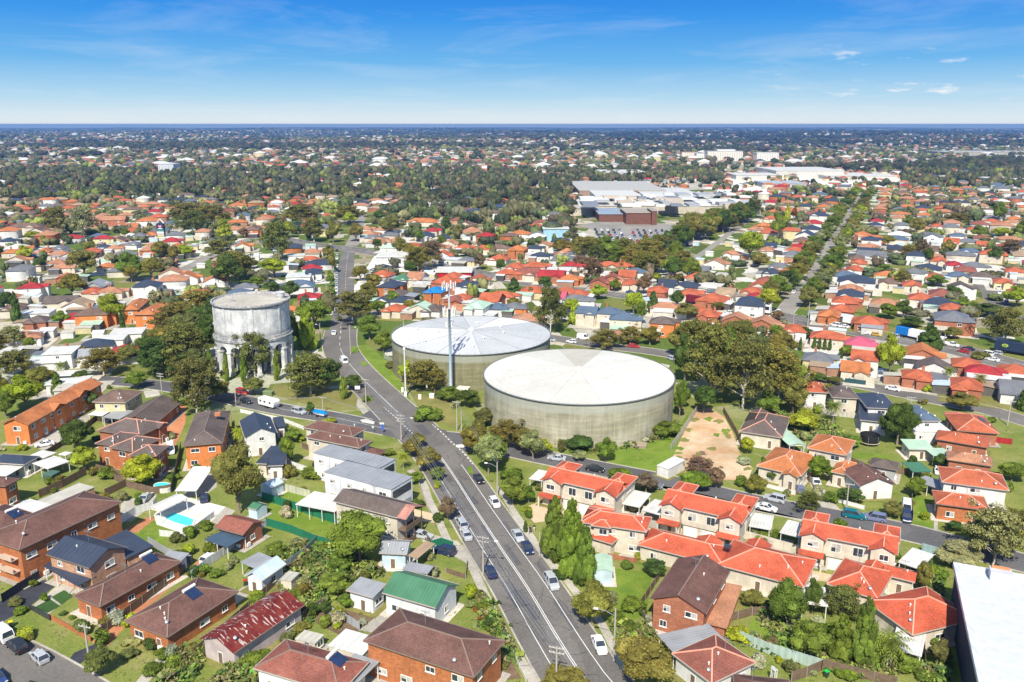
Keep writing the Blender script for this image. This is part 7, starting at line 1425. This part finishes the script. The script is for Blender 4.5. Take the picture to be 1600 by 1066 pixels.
# two people on the footpath, each one body grown over a skeleton
def person(label, x, y, top, ang, stride, shirt, legs):
    p = g(x, y); root = empty('person', (p.x, p.y, .03), ang); tag(root, label, 'person')
    J = dict(pel=(0, 0, .95), bel=(0, .01, 1.12), che=(0, .02, 1.34), nec=(0, .03, 1.5), hea=(0, .05, 1.62), cro=(0, .04, 1.76))
    for s, n_ in ((-1, 'L'), (1, 'R')):
        f = stride * s
        J.update({'hip' + n_: (s * .1, 0, .92), 'kne' + n_: (s * .11, f * .6 + .04, .5), 'ank' + n_: (s * .11, f, .08), 'toe' + n_: (s * .12, f + .18, .04), 'sho' + n_: (s * .19, .02, 1.42), 'elb' + n_: (s * .25, -f * .4, 1.15), 'wri' + n_: (s * .25, -f * .9 + .1, .93), 'pal' + n_: (s * .25, -f * .95 + .13, .86)})
        for q in range(4): J['fin%d%s' % (q, n_)] = (s * (.25 + (q - 1.5) * .022), -f + .16 + .01 * q, .78 + .006 * abs(q - 1))
        J['thu' + n_] = (s * .2, -f + .2, .84)
    E_ = [('pel', 'bel'), ('bel', 'che'), ('che', 'nec'), ('nec', 'hea'), ('hea', 'cro')]
    for n_ in 'LR': E_ += [('pel', 'hip' + n_), ('hip' + n_, 'kne' + n_), ('kne' + n_, 'ank' + n_), ('ank' + n_, 'toe' + n_), ('che', 'sho' + n_), ('sho' + n_, 'elb' + n_), ('elb' + n_, 'wri' + n_), ('wri' + n_, 'pal' + n_), ('pal' + n_, 'thu' + n_)] + [('pal' + n_, 'fin%d%s' % (q, n_)) for q in range(4)]
    RD = dict(pel=.15, bel=.13, che=.155, nec=.055, hea=.095, cro=.07, hip=.1, kne=.062, ank=.042, toe=.035, sho=.07, elb=.045, wri=.028, pal=.03, thu=.01, fin=.009)
    def skin(nm, keep, grow, mt, c):
        ks = [k for k in J if keep(k)]; ix = {k: i for i, k in enumerate(ks)}
        me = bpy.data.meshes.new(nm); me.from_pydata([J[k] for k in ks], [(ix[a], ix[b]) for a, b in E_ if a in ix and b in ix], []); o = link(nm, me, root, c)
        sk = o.modifiers.new('skin', 'SKIN'); sv = me.skin_vertices[0].data if me.skin_vertices else None
        if sv is None:
            bpy.context.view_layer.objects.active = o; bpy.ops.mesh.customdata_skin_add(); sv = me.skin_vertices[0].data
        for k in ks: r_ = RD[k[:3]] + grow; sv[ix[k]].radius = (r_, r_ * (.8 if k[:3] in ('che', 'bel', 'pel') else 1))
        sv[0].use_root = True; o.modifiers.new('sub', 'SUBSURF').render_levels = 1; me.materials.append(mt); return o
    skin('body', lambda k: True, 0, M['paint'], (.45, .28, .2))
    skin('jacket', lambda k: k[:3] in ('pel', 'bel', 'che', 'sho', 'elb', 'wri'), .016, M['paint'], shirt); skin('trousers', lambda k: k[:3] in ('pel', 'hip', 'kne', 'ank'), .014, M['paint'], legs)
    mb = MB(); mb.v = [(x_ * .1, .035 + y_ * .105, 1.68 + z_ * .11) for x_, y_, z_ in IV]; mb.f = [tuple(f) for f in IF if sum(IV[i][2] for i in f) > .1 or sum(IV[i][1] for i in f) < -1.0]; mb.m = [0] * len(mb.f); mb.obj('hair', M['paint'], root, (.02, .015, .01), smooth=True)
    for s in (-1, 1): m2 = MB(); m2.box(s * .035 - .012, s * .035 + .012, .135, .15, 1.635, 1.65); m2.obj('eye', M['dark'], root)
    mb = MB(); mb.hexa([(-.018, .135, 1.58), (.018, .135, 1.58), (.018, .15, 1.58), (-.018, .15, 1.58)], [(-.008, .14, 1.63), (.008, .14, 1.63), (.008, .155, 1.62), (-.008, .155, 1.62)]); mb.obj('nose', M['paint'], root, (.45, .28, .2))
person('person in black walking nearer the kerb past the small dark bush', 828.5, 834, 0, math.radians(165), .22, (.015, .015, .018), (.015, .015, .02))
person('person in dark top and pale trousers walking beside the garden wall', 834.5, 831, 0, math.radians(172), -.2, (.02, .02, .028), (.55, .53, .5))
def traffic_sign(label, x, yb, yt, c, w=.7, hh=.7, round_=False):
    p = g(x, yb); h = max(1.5, hgt(x, yb, yt)); root = empty('traffic_sign', p); tag(root, label, 'sign'); mb = MB(); mb.tube([(0, 0, 0), (0, 0, h)], .05, 6); mb.obj('post', M['steel'], root); mb = MB(); mb.box(-w / 2, w / 2, -.1, -.052, h - hh, h); mb.obj('sign_plate', M['paint'], root, c)
traffic_sign('white notice board on a post by the junction bushes', 559, 616, 603, (.7, .7, .7), 1.6, 1.1); traffic_sign('blue sign on a pole at the corner before the junction house', 598, 677, 663, (.05, .12, .5), .6, 1.6); traffic_sign('thin sign post on the corner before the junction house', 583, 676, 666, (.6, .6, .6), .5, .5)
traffic_sign('white marker post on the verge right of the slim radio mast', 656, 624, 616, (.75, .7, .66), .9, 1.9); traffic_sign('white marker post on the verge left of the slim radio mast', 629, 614, 605, (.75, .72, .66), .7, 1.7)
def small_box(label, name, x, y, w, d, h, c, cat):
    p = g(x, y); root = empty(name, p, math.radians(-15)); tag(root, label, cat); mb = MB(); mb.box(-w / 2, w / 2, -d / 2, d / 2, 0, h); mb.obj('cabinet_body', M['paint'], root, c); mb = MB(); mb.hexa([(-w / 2 - .08, -d / 2 - .08, h), (w / 2 + .08, -d / 2 - .08, h), (w / 2 + .08, d / 2 + .08, h), (-w / 2 - .08, d / 2 + .08, h)], [(-w / 2, -d / 2, h + .2), (w / 2, -d / 2, h + .2), (w / 2, d / 2, h + .2), (-w / 2, d / 2, h + .2)]); mb.obj('cabinet_lid', M['paint'], root, tuple(v * 1.2 for v in c))
small_box('green utility cabinet on the grass before the water tower', 'utility_cabinet', 420, 618, 3, 1.6, 1.3, (.16, .2, .1), 'cabinet'); small_box('cream equipment hut among bushes at the foot of the mast', 'equipment_hut', 724, 618, 3.6, 2.6, 2.4, (.62, .58, .48), 'hut'); small_box('rusty brown pit cover hut before the near reservoir wall', 'valve_hut', 998, 698, 4, 2.4, .7, (.28, .22, .16), 'hut')
small_box('white gas meter box by the verge bush', 'meter_box', 675, 622, 1.4, .8, 1.2, (.7, .7, .66), 'box'); small_box('dark green water tank in the garden behind the pergola', 'water_tank', 82, 752, 2.6, 2.4, 2, (.06, .12, .1), 'tank')
# ---------------------------------------------------------------- what lies farther off
rng2 = np.random.default_rng(5); grid = {}
def occupied(x, y, r):
    for (hx, hy, hr, _) in HOUSES:
        if abs(hx - x) < hr + r and abs(hy - y) < hr + r: return True
    return False
def tree_near(x, y, r):
    for (tx, ty, tr) in TREEPOS:
        if abs(tx - x) < tr + r and abs(ty - y) < tr + r: return True
    return False
def house_prob(px, py):
    if (880 < px < 1200 and 318 < py < 402) or (960 < px < 1120 and 380 < py < 425 and px < 1120 - (py - 380) * .8): return 0          # shopping centre, its car park and belt of trees
    if py > 352: return .96
    if px < 620:
        return .93 if py > 312 else .3 if py > 266 else .9 if py > 222 else .6
    if px < 900: return .6 if py > 330 else .35 if py > 300 else .25 if py > 266 else .9 if py > 240 else .6
    if px < 1200: return .3 if py > 258 else .75 if py > 240 else .5
    return .92 if py > 294 else .45 if py > 252 else .6
roofcol = [RC[k] for k in 'ooOOppppbbnnggkmwtr']; wallcol = [WC[k][1] for k in 'cwwcypob']
hv, hf, hc = [], [], []; nh = 0
def far_house(x, y, z0, w, d, h, a, rc, wc):
    global nh
    ca, sa = math.cos(a), math.sin(a); k = len(hv); rh = min(w, d) * .21; L2 = (max(w, d) - min(w, d)) / 2 + .01
    P = [(-w / 2, -d / 2, z0 - 1), (w / 2, -d / 2, z0 - 1), (w / 2, d / 2, z0 - 1), (-w / 2, d / 2, z0 - 1)]; e = .5
    P += [(p[0], p[1], z0 + h) for p in P] + [(-w / 2 - e, -d / 2 - e, z0 + h), (w / 2 + e, -d / 2 - e, z0 + h), (w / 2 + e, d / 2 + e, z0 + h), (-w / 2 - e, d / 2 + e, z0 + h), (-L2, 0, z0 + h + rh), (L2, 0, z0 + h + rh)]
    hv.extend((x + p[0] * ca - p[1] * sa, y + p[0] * sa + p[1] * ca, p[2]) for p in P)
    fs = [(0, 1, 5, 4), (1, 2, 6, 5), (2, 3, 7, 6), (3, 0, 4, 7), (8, 9, 13, 12), (9, 10, 13), (10, 11, 12, 13), (11, 8, 12)]
    hf.extend(tuple(i + k for i in f) for f in fs); hc.extend([wc] * 4 + [rc] * 4); nh += 1
tvv, tff, tcc, tk = [], [], [], 0; nfar = 0
TV1 = [np.concatenate([IV]) for _ in range(1)]; IV0, IF0 = ico(1)
def far_tree_proto(seed, cards, lumps):
    r = np.random.default_rng(seed); V, F, n = [], [], 0
    for k in range(lumps):
        c = r.uniform(-.3, .3, 3) * np.array([1, 1, .7]); rad = r.uniform(.2, .34); v = IV0 * (1 + .2 * r.normal(size=(len(IV0), 1))) * rad + c + np.array([0, 0, .58]); V.append(v); F += [tuple(i + n for i in f) for f in IF0]; n += len(v)
        if cards:
            q = leaf_cards([], [], c + np.array([0, 0, .58]), rad, cards, .07, r, .9); V.append(q); F += [(n + 4 * i, n + 4 * i + 1, n + 4 * i + 2, n + 4 * i + 3) for i in range(cards)]; n += len(q)
    return np.concatenate(V), F
FT_N = [far_tree_proto(900 + i, 26, 7) for i in range(5)]; FT_F = [far_tree_proto(950 + i, 0, 3) for i in range(4)]
tcols = [(.085, .11, .035), (.08, .1, .038), (.1, .105, .04), (.05, .07, .03), (.055, .07, .035), (.13, .125, .05), (.13, .12, .055), (.1, .1, .055), (.17, .2, .045), (.13, .1, .06), (.16, .15, .07)]
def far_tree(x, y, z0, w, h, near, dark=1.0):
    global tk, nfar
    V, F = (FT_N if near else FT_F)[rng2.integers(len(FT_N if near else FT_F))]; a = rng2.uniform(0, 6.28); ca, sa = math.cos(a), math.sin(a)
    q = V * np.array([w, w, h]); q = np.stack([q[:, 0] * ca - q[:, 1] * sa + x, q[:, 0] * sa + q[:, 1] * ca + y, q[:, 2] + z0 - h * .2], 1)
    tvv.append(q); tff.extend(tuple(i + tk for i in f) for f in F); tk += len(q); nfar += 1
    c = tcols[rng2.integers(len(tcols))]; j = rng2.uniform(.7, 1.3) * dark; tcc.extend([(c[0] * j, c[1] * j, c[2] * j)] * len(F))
extra_h, extra_t = [], []
def lots():
    for a, xa, xb in ((ANG_L, -9999, 545), (ANG_M, 545, 1035), (ANG_R, 1035, 9999)):
        ca, sa = math.cos(a), math.sin(a)
        for iu in range(-70, 70):
            for iv in range(8, 90):
                row, k = divmod(iv, 2); u = iu * 17.5; v = row * 76 + (24 if k else 54)
                x = u * ca - v * sa; y = u * sa + v * ca
                if not 285 < y < 1500: continue
                px, py, zc = proj(x, y)
                if not (max(-80, xa) < px < min(1680, xb)): continue
                yield x + rng2.uniform(-2, 2), y + rng2.uniform(-3, 3), px, py, a, row * 76
for x, y, px, py, a, rowv in lots():
    if inside_road(x, y, 9): continue
    if py > 480 and not (px > 1560): 
        if 560 < px < 1130 or px < 350: continue
    if rng2.random() < house_prob(px, py):
        if not occupied(x, y, 8) and not tree_near(x, y, 4): extra_h.append((y, x, a, px, py))
        for _ in range(4):
            tx, ty = x + rng2.uniform(-9, 9), y + rng2.choice((-15, 15)) + rng2.uniform(-4, 4)
            if rng2.random() < .55 and not occupied(tx, ty, 3) and not tree_near(tx, ty, 2) and not inside_road(tx, ty, 3): extra_t.append((ty, tx, 4 + 9 * rng2.random() ** 1.6, rng2.uniform(4, 10)))
    else:
        for _ in range(4):
            tx, ty = x + rng2.uniform(-12, 12), y + rng2.uniform(-22, 22)
            if not occupied(tx, ty, 5) and not tree_near(tx, ty, 3) and not inside_road(tx, ty, 5) and not (895 < proj(tx, ty)[0] < 1210 and 288 < proj(tx, ty)[1] < 402) and not (1130 < proj(tx, ty)[0] < 1410 and 266 < proj(tx, ty)[1] < 292): extra_t.append((ty, tx, rng2.uniform(9, 16), rng2.uniform(9, 17)))
extra_h.sort(); extra_t.sort()
# the suburb goes on past both edges of the frame
def beyond_frame():
    for iu in range(-40, 41):
        for iv in range(0, 26):
            row, k = divmod(iv, 2); a = ANG_R if iu > 0 else ANG_L; u = iu * 18; v = row * 70 + (24 if k else 52); x = u * math.cos(a) - v * math.sin(a); y = u * math.sin(a) + v * math.cos(a)
            if y < 60 or y > 700: continue
            px, py, zc = proj(x, y)
            if -120 < px < 1760 or px > 3400 or px < -1800 or (px > 1440 and y < 150): continue
            if inside_road(x, y, 8): continue
            far_house(x, y, 0, rng2.uniform(10, 17), rng2.uniform(9, 13), 3.3, a, roofcol[rng2.integers(len(roofcol))], wallcol[rng2.integers(len(wallcol))])
            for _ in range(2): far_tree(x + rng2.uniform(-9, 9), y + rng2.choice((-15, 15)), 0, rng2.uniform(5, 12), rng2.uniform(5, 10), True)
beyond_frame()
left_h = max(0, 296 - MIDN - 62)
for i, (y, x, a, px, py) in enumerate(extra_h):
    rc = 'ooOOppbngkmwt'[rng2.integers(13)]
    if i < left_h: quick_house(px, py - 3, rng2.uniform(12, 17) * FPX / proj(x, y)[2], rc, 'cwcypb'[rng2.integers(6)], 1); continue
    far_house(x, y, 0, rng2.uniform(10, 17), rng2.uniform(9, 13), 3.3 if rng2.random() < .75 else 5.6, a + (math.pi / 2 if rng2.random() < .5 else 0), roofcol[rng2.integers(len(roofcol))], wallcol[rng2.integers(len(wallcol))])
left_t = max(0, 300 - sum(1 for o in bpy.data.objects if o.name.split('.')[0] in ('tree', 'gum_tree') and o.parent is None))
for i, (y, x, w, h) in enumerate(extra_t):
    if i < left_t: tree(x, y, w, h, 'rre'[rng2.integers(3)], 'ggodbyo'[rng2.integers(7)])
    else: q_ = proj(x, y); far_tree(x, y, 0, w, h, y < 1000, .62 if house_prob(q_[0], q_[1]) < .5 else 1)
# pale sheds, awnings and caravans in the back yards of the middle distance
ns = 0
for x, y, px, py, a, rowv in list(lots()):
    if ns >= 150 or y > 620: continue
    for s_ in (-1, 1):
        tx, ty = x + 6 * s_ + rng2.uniform(-3, 3), y + rng2.choice((-12, 12))
        if rng2.random() < .6 and not occupied(tx, ty, 2.6) and not tree_near(tx, ty, 1) and not inside_road(tx, ty, 4) and not (880 < px < 1060 and py < 402) and not (560 < px < 1130 and py > 478):
            o = empty('garden_shed', (tx, ty, 0), a); w, d = rng2.uniform(4, 7), rng2.uniform(3, 6); hh = rng2.uniform(2.3, 2.9); mb = MB(); roof_faces(mb, w, d, hh, 'sk' if rng2.random() < .6 else 'gx', .3, .1); c = [RC[k] for k in 'wwwwclsL'][rng2.integers(8)]; mb.obj('roof', M['metal'], o, c)
            mb = MB(); wall_faces(mb, w, d, hh, 'flat', .3, inset=.15); wk = 'wwcly'[rng2.integers(5)]; mb.obj('wall', M['board'], o, WC[wk][1]); q = proj(tx, ty); auto(o, 'low %s garden shed' % WN[wk], q[0], q[1], 'sheds in the back yards', 'shed'); HOUSES.append((tx, ty, 2.5, 0)); ns += 1
# beyond 1.5 km
Y = 1500.0
while Y < 9000:
    step = Y * .022; n = int(1.5 * Y / (26 + Y * .012))
    for _ in range(int(n * 1.7)):
        x = rng2.uniform(-.72, .72) * Y; y = Y + rng2.uniform(0, step); z = terrain(x, y); px, py, zc = proj(x, y, z)
        mk = vn(x * .55, y * 1.2, .0017) + .35 * vn(y, x, .004) + .12; urban = mk > 0; pr = (.95 if py < 262 else house_prob(px, py)) * (min(1, .55 + 1.5 * mk) if urban else .03)
        if px > 900 and py < 234: pr *= .45
        if rng2.random() < pr:
            b = rng2.random() < .04; far_house(x, y, z, rng2.uniform(12, 20) * (1.7 if b else 1), rng2.uniform(11, 16) * (1.6 if b else 1), rng2.uniform(3.5, 7) * (1.6 if b else 1), rng2.uniform(-.6, .6), (roofcol + [(.42, .4, .37)] * 8 + [(.45, .25, .18)] * 6)[rng2.integers(len(roofcol) + 14)] if not b else RC['w'], wallcol[rng2.integers(len(wallcol))])
        for _k in range((1 if urban and rng2.random() < .75 else 0) if urban else 3 if Y < 5000 else 2):
            tx, ty = x + rng2.uniform(-20, 20), y + rng2.uniform(-30, 30); s = rng2.uniform(9, 17) * (1 + Y / 9000); far_tree(tx, ty, terrain(tx, ty), s * 1.25, s * .9, False, (.85 if urban else .4) * (.55 if px > 950 and py < 232 else 1))  # far right tree colours darkened further to paint in cloud shadow
    Y += step
def stuff_mesh(name, V, F, C, mt):
    me = bpy.data.meshes.new(name); nv = len(V); V = np.asarray(V, dtype=np.float32); me.vertices.add(nv); me.vertices.foreach_set('co', V.ravel())
    ls = np.fromiter((len(f) for f in F), dtype=np.int32); li = np.fromiter((i for f in F for i in f), dtype=np.int32); me.loops.add(len(li)); me.loops.foreach_set('vertex_index', li); me.polygons.add(len(ls))
    me.polygons.foreach_set('loop_start', np.concatenate([[0], np.cumsum(ls)[:-1]]).astype(np.int32)); me.update(calc_edges=True)
    a = me.color_attributes.new('tint', 'FLOAT_COLOR', 'CORNER'); cc = np.repeat(np.c_[np.asarray(C, dtype=np.float32), np.ones(len(C), dtype=np.float32)], ls, axis=0); a.data.foreach_set('color', cc.ravel()); me.materials.append(mt); me.validate(); return tag(link(name, me), kind='stuff')
def tint_mat(name, leafy):
    m, t, b = mat(name); a = nd(t, 'ShaderNodeVertexColor', layer_name='tint'); p = geo(t); c = a.outputs[0]
    if leafy: c = mul(t, c, rng(t, nd(t, 'ShaderNodeNewGeometry').outputs['Random Per Island'], .6, 1.5, 0, 1))
    else: c = mul(t, c, rng(t, noise(t, .4, 4, p), .8, 1.2))
    L(t, c, b.inputs['Base Color']); b.inputs['Roughness'].default_value = .8; return m
def in_poly(x, y, P):
    r = False; j = len(P) - 1
    for i in range(len(P)):
        if (P[i][1] > y) != (P[j][1] > y) and x < (P[j][0] - P[i][0]) * (y - P[i][1]) / (P[j][1] - P[i][1]) + P[i][0]: r = not r
        j = i
    return r
def weeds():
    V, F, C, k = [], [], [], 0; big = [[(420,915),(455,885),(500,850),(560,870),(600,900),(545,915),(535,935),(500,950),(470,985),(440,1010),(420,1000),(470,950)], [(365,1040),(420,1000),(470,950),(490,960),(440,1020),(400,1066),(330,1075)], [(430,870),(480,850),(500,858),(470,880),(430,895)], [(745,930),(765,925),(806,1000),(815,1040),(795,1035),(755,975)], [(1130,940),(1200,950),(1290,1000),(1400,1050),(1380,1066),(1200,1020),(1150,1000)],
       [(590,560),(640,590),(690,620),(760,680),(700,630),(640,600)], [(1040,690),(1085,645),(1095,640),(1060,660),(1000,700),(900,712),(880,708)], [(1436,890),(1465,890),(1475,1000),(1480,1066),(1440,1066)], [(955,975),(1010,985),(1030,1010),(1000,1030),(985,1020)], [(300,1000),(320,1000),(330,1030),(290,1066),(250,1066)], [(1185,640),(1300,660),(1330,690),(1240,690)], [(600,640),(640,625),(655,650),(630,660)]]
    cols = [(.13, .2, .03), (.1, .16, .03), (.18, .22, .04), (.2, .2, .07), (.07, .12, .03), (.16, .13, .06)]
    def put_(px, py, w, h, n, cs):
        nonlocal k
        p = g(px, py)
        if inside_road(p.x, p.y, 1.6) or occupied(p.x, p.y, -.5): return
        q = leaf_cards([], [], (0, 0, 0), 1, n, .3, rng2, 1.0, .6) * np.array([w, w, h]) + np.array([p.x, p.y, h * .25]); q[:, 2] = np.maximum(q[:, 2], .01)
        V.append(q); F.extend((k + 4 * i, k + 4 * i + 1, k + 4 * i + 2, k + 4 * i + 3) for i in range(n)); k += 4 * n; c = cs[rng2.integers(len(cs))]; j = rng2.uniform(.7, 1.3); C.extend([(c[0] * j, c[1] * j, c[2] * j)] * n)
    for P_ in big:
        xs, ys = [a[0] for a in P_], [a[1] for a in P_]; area = (max(xs) - min(xs)) * (max(ys) - min(ys))
        for _ in range(int(area / 22)):
            x, y = rng2.uniform(min(xs), max(xs)), rng2.uniform(min(ys), max(ys))
            if in_poly(x, y, P_): put_(x, y, rng2.uniform(.5, 1.5), rng2.uniform(.3, 1.3), 26, cols)
    tuft = [(.2, .24, .05), (.14, .2, .03), (.27, .26, .09), (.1, .15, .025)]
    for _ in range(15000):
        x, y = rng2.uniform(-20, 1620), 560 + 520 * rng2.random() ** .8
        if vn(x * 4, y * 7, .02) + rng2.uniform(-.5, .5) < 0 or (1050 < x < 1170 and 645 < y < 750 and rng2.random() < .8) or in_poly(x, y, [(240,805),(262,780),(298,778),(352,792),(330,815),(290,835),(245,820)]): continue
        p = g(x, y)
        if math.hypot(p.x - 18.8, p.y - 225) < 27.5 or math.hypot(p.x + 13.7, p.y - 271.6) < 27.5: continue
        if any(in_poly(x, y, P_[2]) for P_ in PATCH if P_[1] not in ('lush', 'lawn', 'dry', 'soil')): continue
        put_(x, y, rng2.uniform(.15, .5), rng2.uniform(.06, .22), 7, tuft)
    stuff_mesh('undergrowth', np.concatenate(V), F, C, tint_mat('weeds', True))
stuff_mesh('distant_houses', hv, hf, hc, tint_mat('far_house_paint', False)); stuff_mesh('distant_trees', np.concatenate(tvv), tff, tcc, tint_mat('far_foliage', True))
weeds()
print('FAR', nh, nfar, 'extra houses', len(extra_h), left_h, 'extra trees', len(extra_t), left_t, 'sheds', ns)
# small bushes along the garden edges near by
nb = 0
for _ in range(9000):
    if nb >= 175: break
    px, py = rng2.uniform(0, 1600), rng2.uniform(560, 1060)
    if 430 < px < 760 and py < 660: continue
    q = g(px, py); w = rng2.uniform(1.4, 3.6)
    if inside_road(q.x, q.y, 2.5) or occupied(q.x, q.y, .2) or tree_near(q.x, q.y, -.6) or (1040 < px < 1180 and 640 < py < 755) or (455 < px < 560 and 780 < py < 840): continue
    if not any(abs(h_[0] - q.x) < h_[2] + 7 and abs(h_[1] - q.y) < h_[2] + 7 for h_ in HOUSES): continue
    if 240 < px < 350 and 775 < py < 835: continue
    if math.hypot(q.x - 18.8, q.y - 225) < 28.5 or math.hypot(q.x + 13.7, q.y - 271.6) < 28.5: continue
    if px > 1486 and py > 860: continue
    tree(q.x, q.y, w, w * rng2.uniform(.6, 1.1), 's', 'gggdboylw'[rng2.integers(9)]); nb += 1
def yards():
    for nm, sel in (('concrete_yard', 0), ('dry_yard', 1), ('paved_yard', 2)):
        mb = MB()
        for i, (root, c, w, d) in enumerate(YARD):
            if (i * 7 // 3) % 3 != sel: continue
            mw = Matrix.Translation(root.location) @ Matrix.Rotation(root.rotation_euler[2], 4, 'Z'); z = .056 + (i % 160) * .0007
            e = .7 if root.location.y < 250 else .3
            mb.face([mw @ Vector((c[0] + a * (w / 2 + e), c[1] + b * (d / 2 + e), z)) for a, b in ((-1, -1), (1, -1), (1, 1), (-1, 1))])
        tag(mb.obj(nm, M[('conc', 'dry', 'deck')[sel]], uv=False), kind='structure')
M['deck'] = patch_mat('cream_paving', (.5, .45, .37), (.58, .54, .46), .5)
yards()
resolve_labels()
# ---------------------------------------------------------------- air
def haze():
    mb = MB(); mb.box(-14000, 14000, -300, 17500, -60, 82); m = bpy.data.materials.new('haze'); m.use_nodes = True; t = m.node_tree; t.nodes.clear(); o = nd(t, 'ShaderNodeOutputMaterial'); v = nd(t, 'ShaderNodeVolumePrincipled')
    v.inputs['Color'].default_value = (.24, .5, .97, 1); v.inputs['Density'].default_value = HAZE; v.inputs['Anisotropy'].default_value = .2; L(t, v.outputs[0], o.inputs['Volume']); tag(mb.obj('haze', m, uv=False), kind='stuff')
HAZE = 1.0e-4
haze()
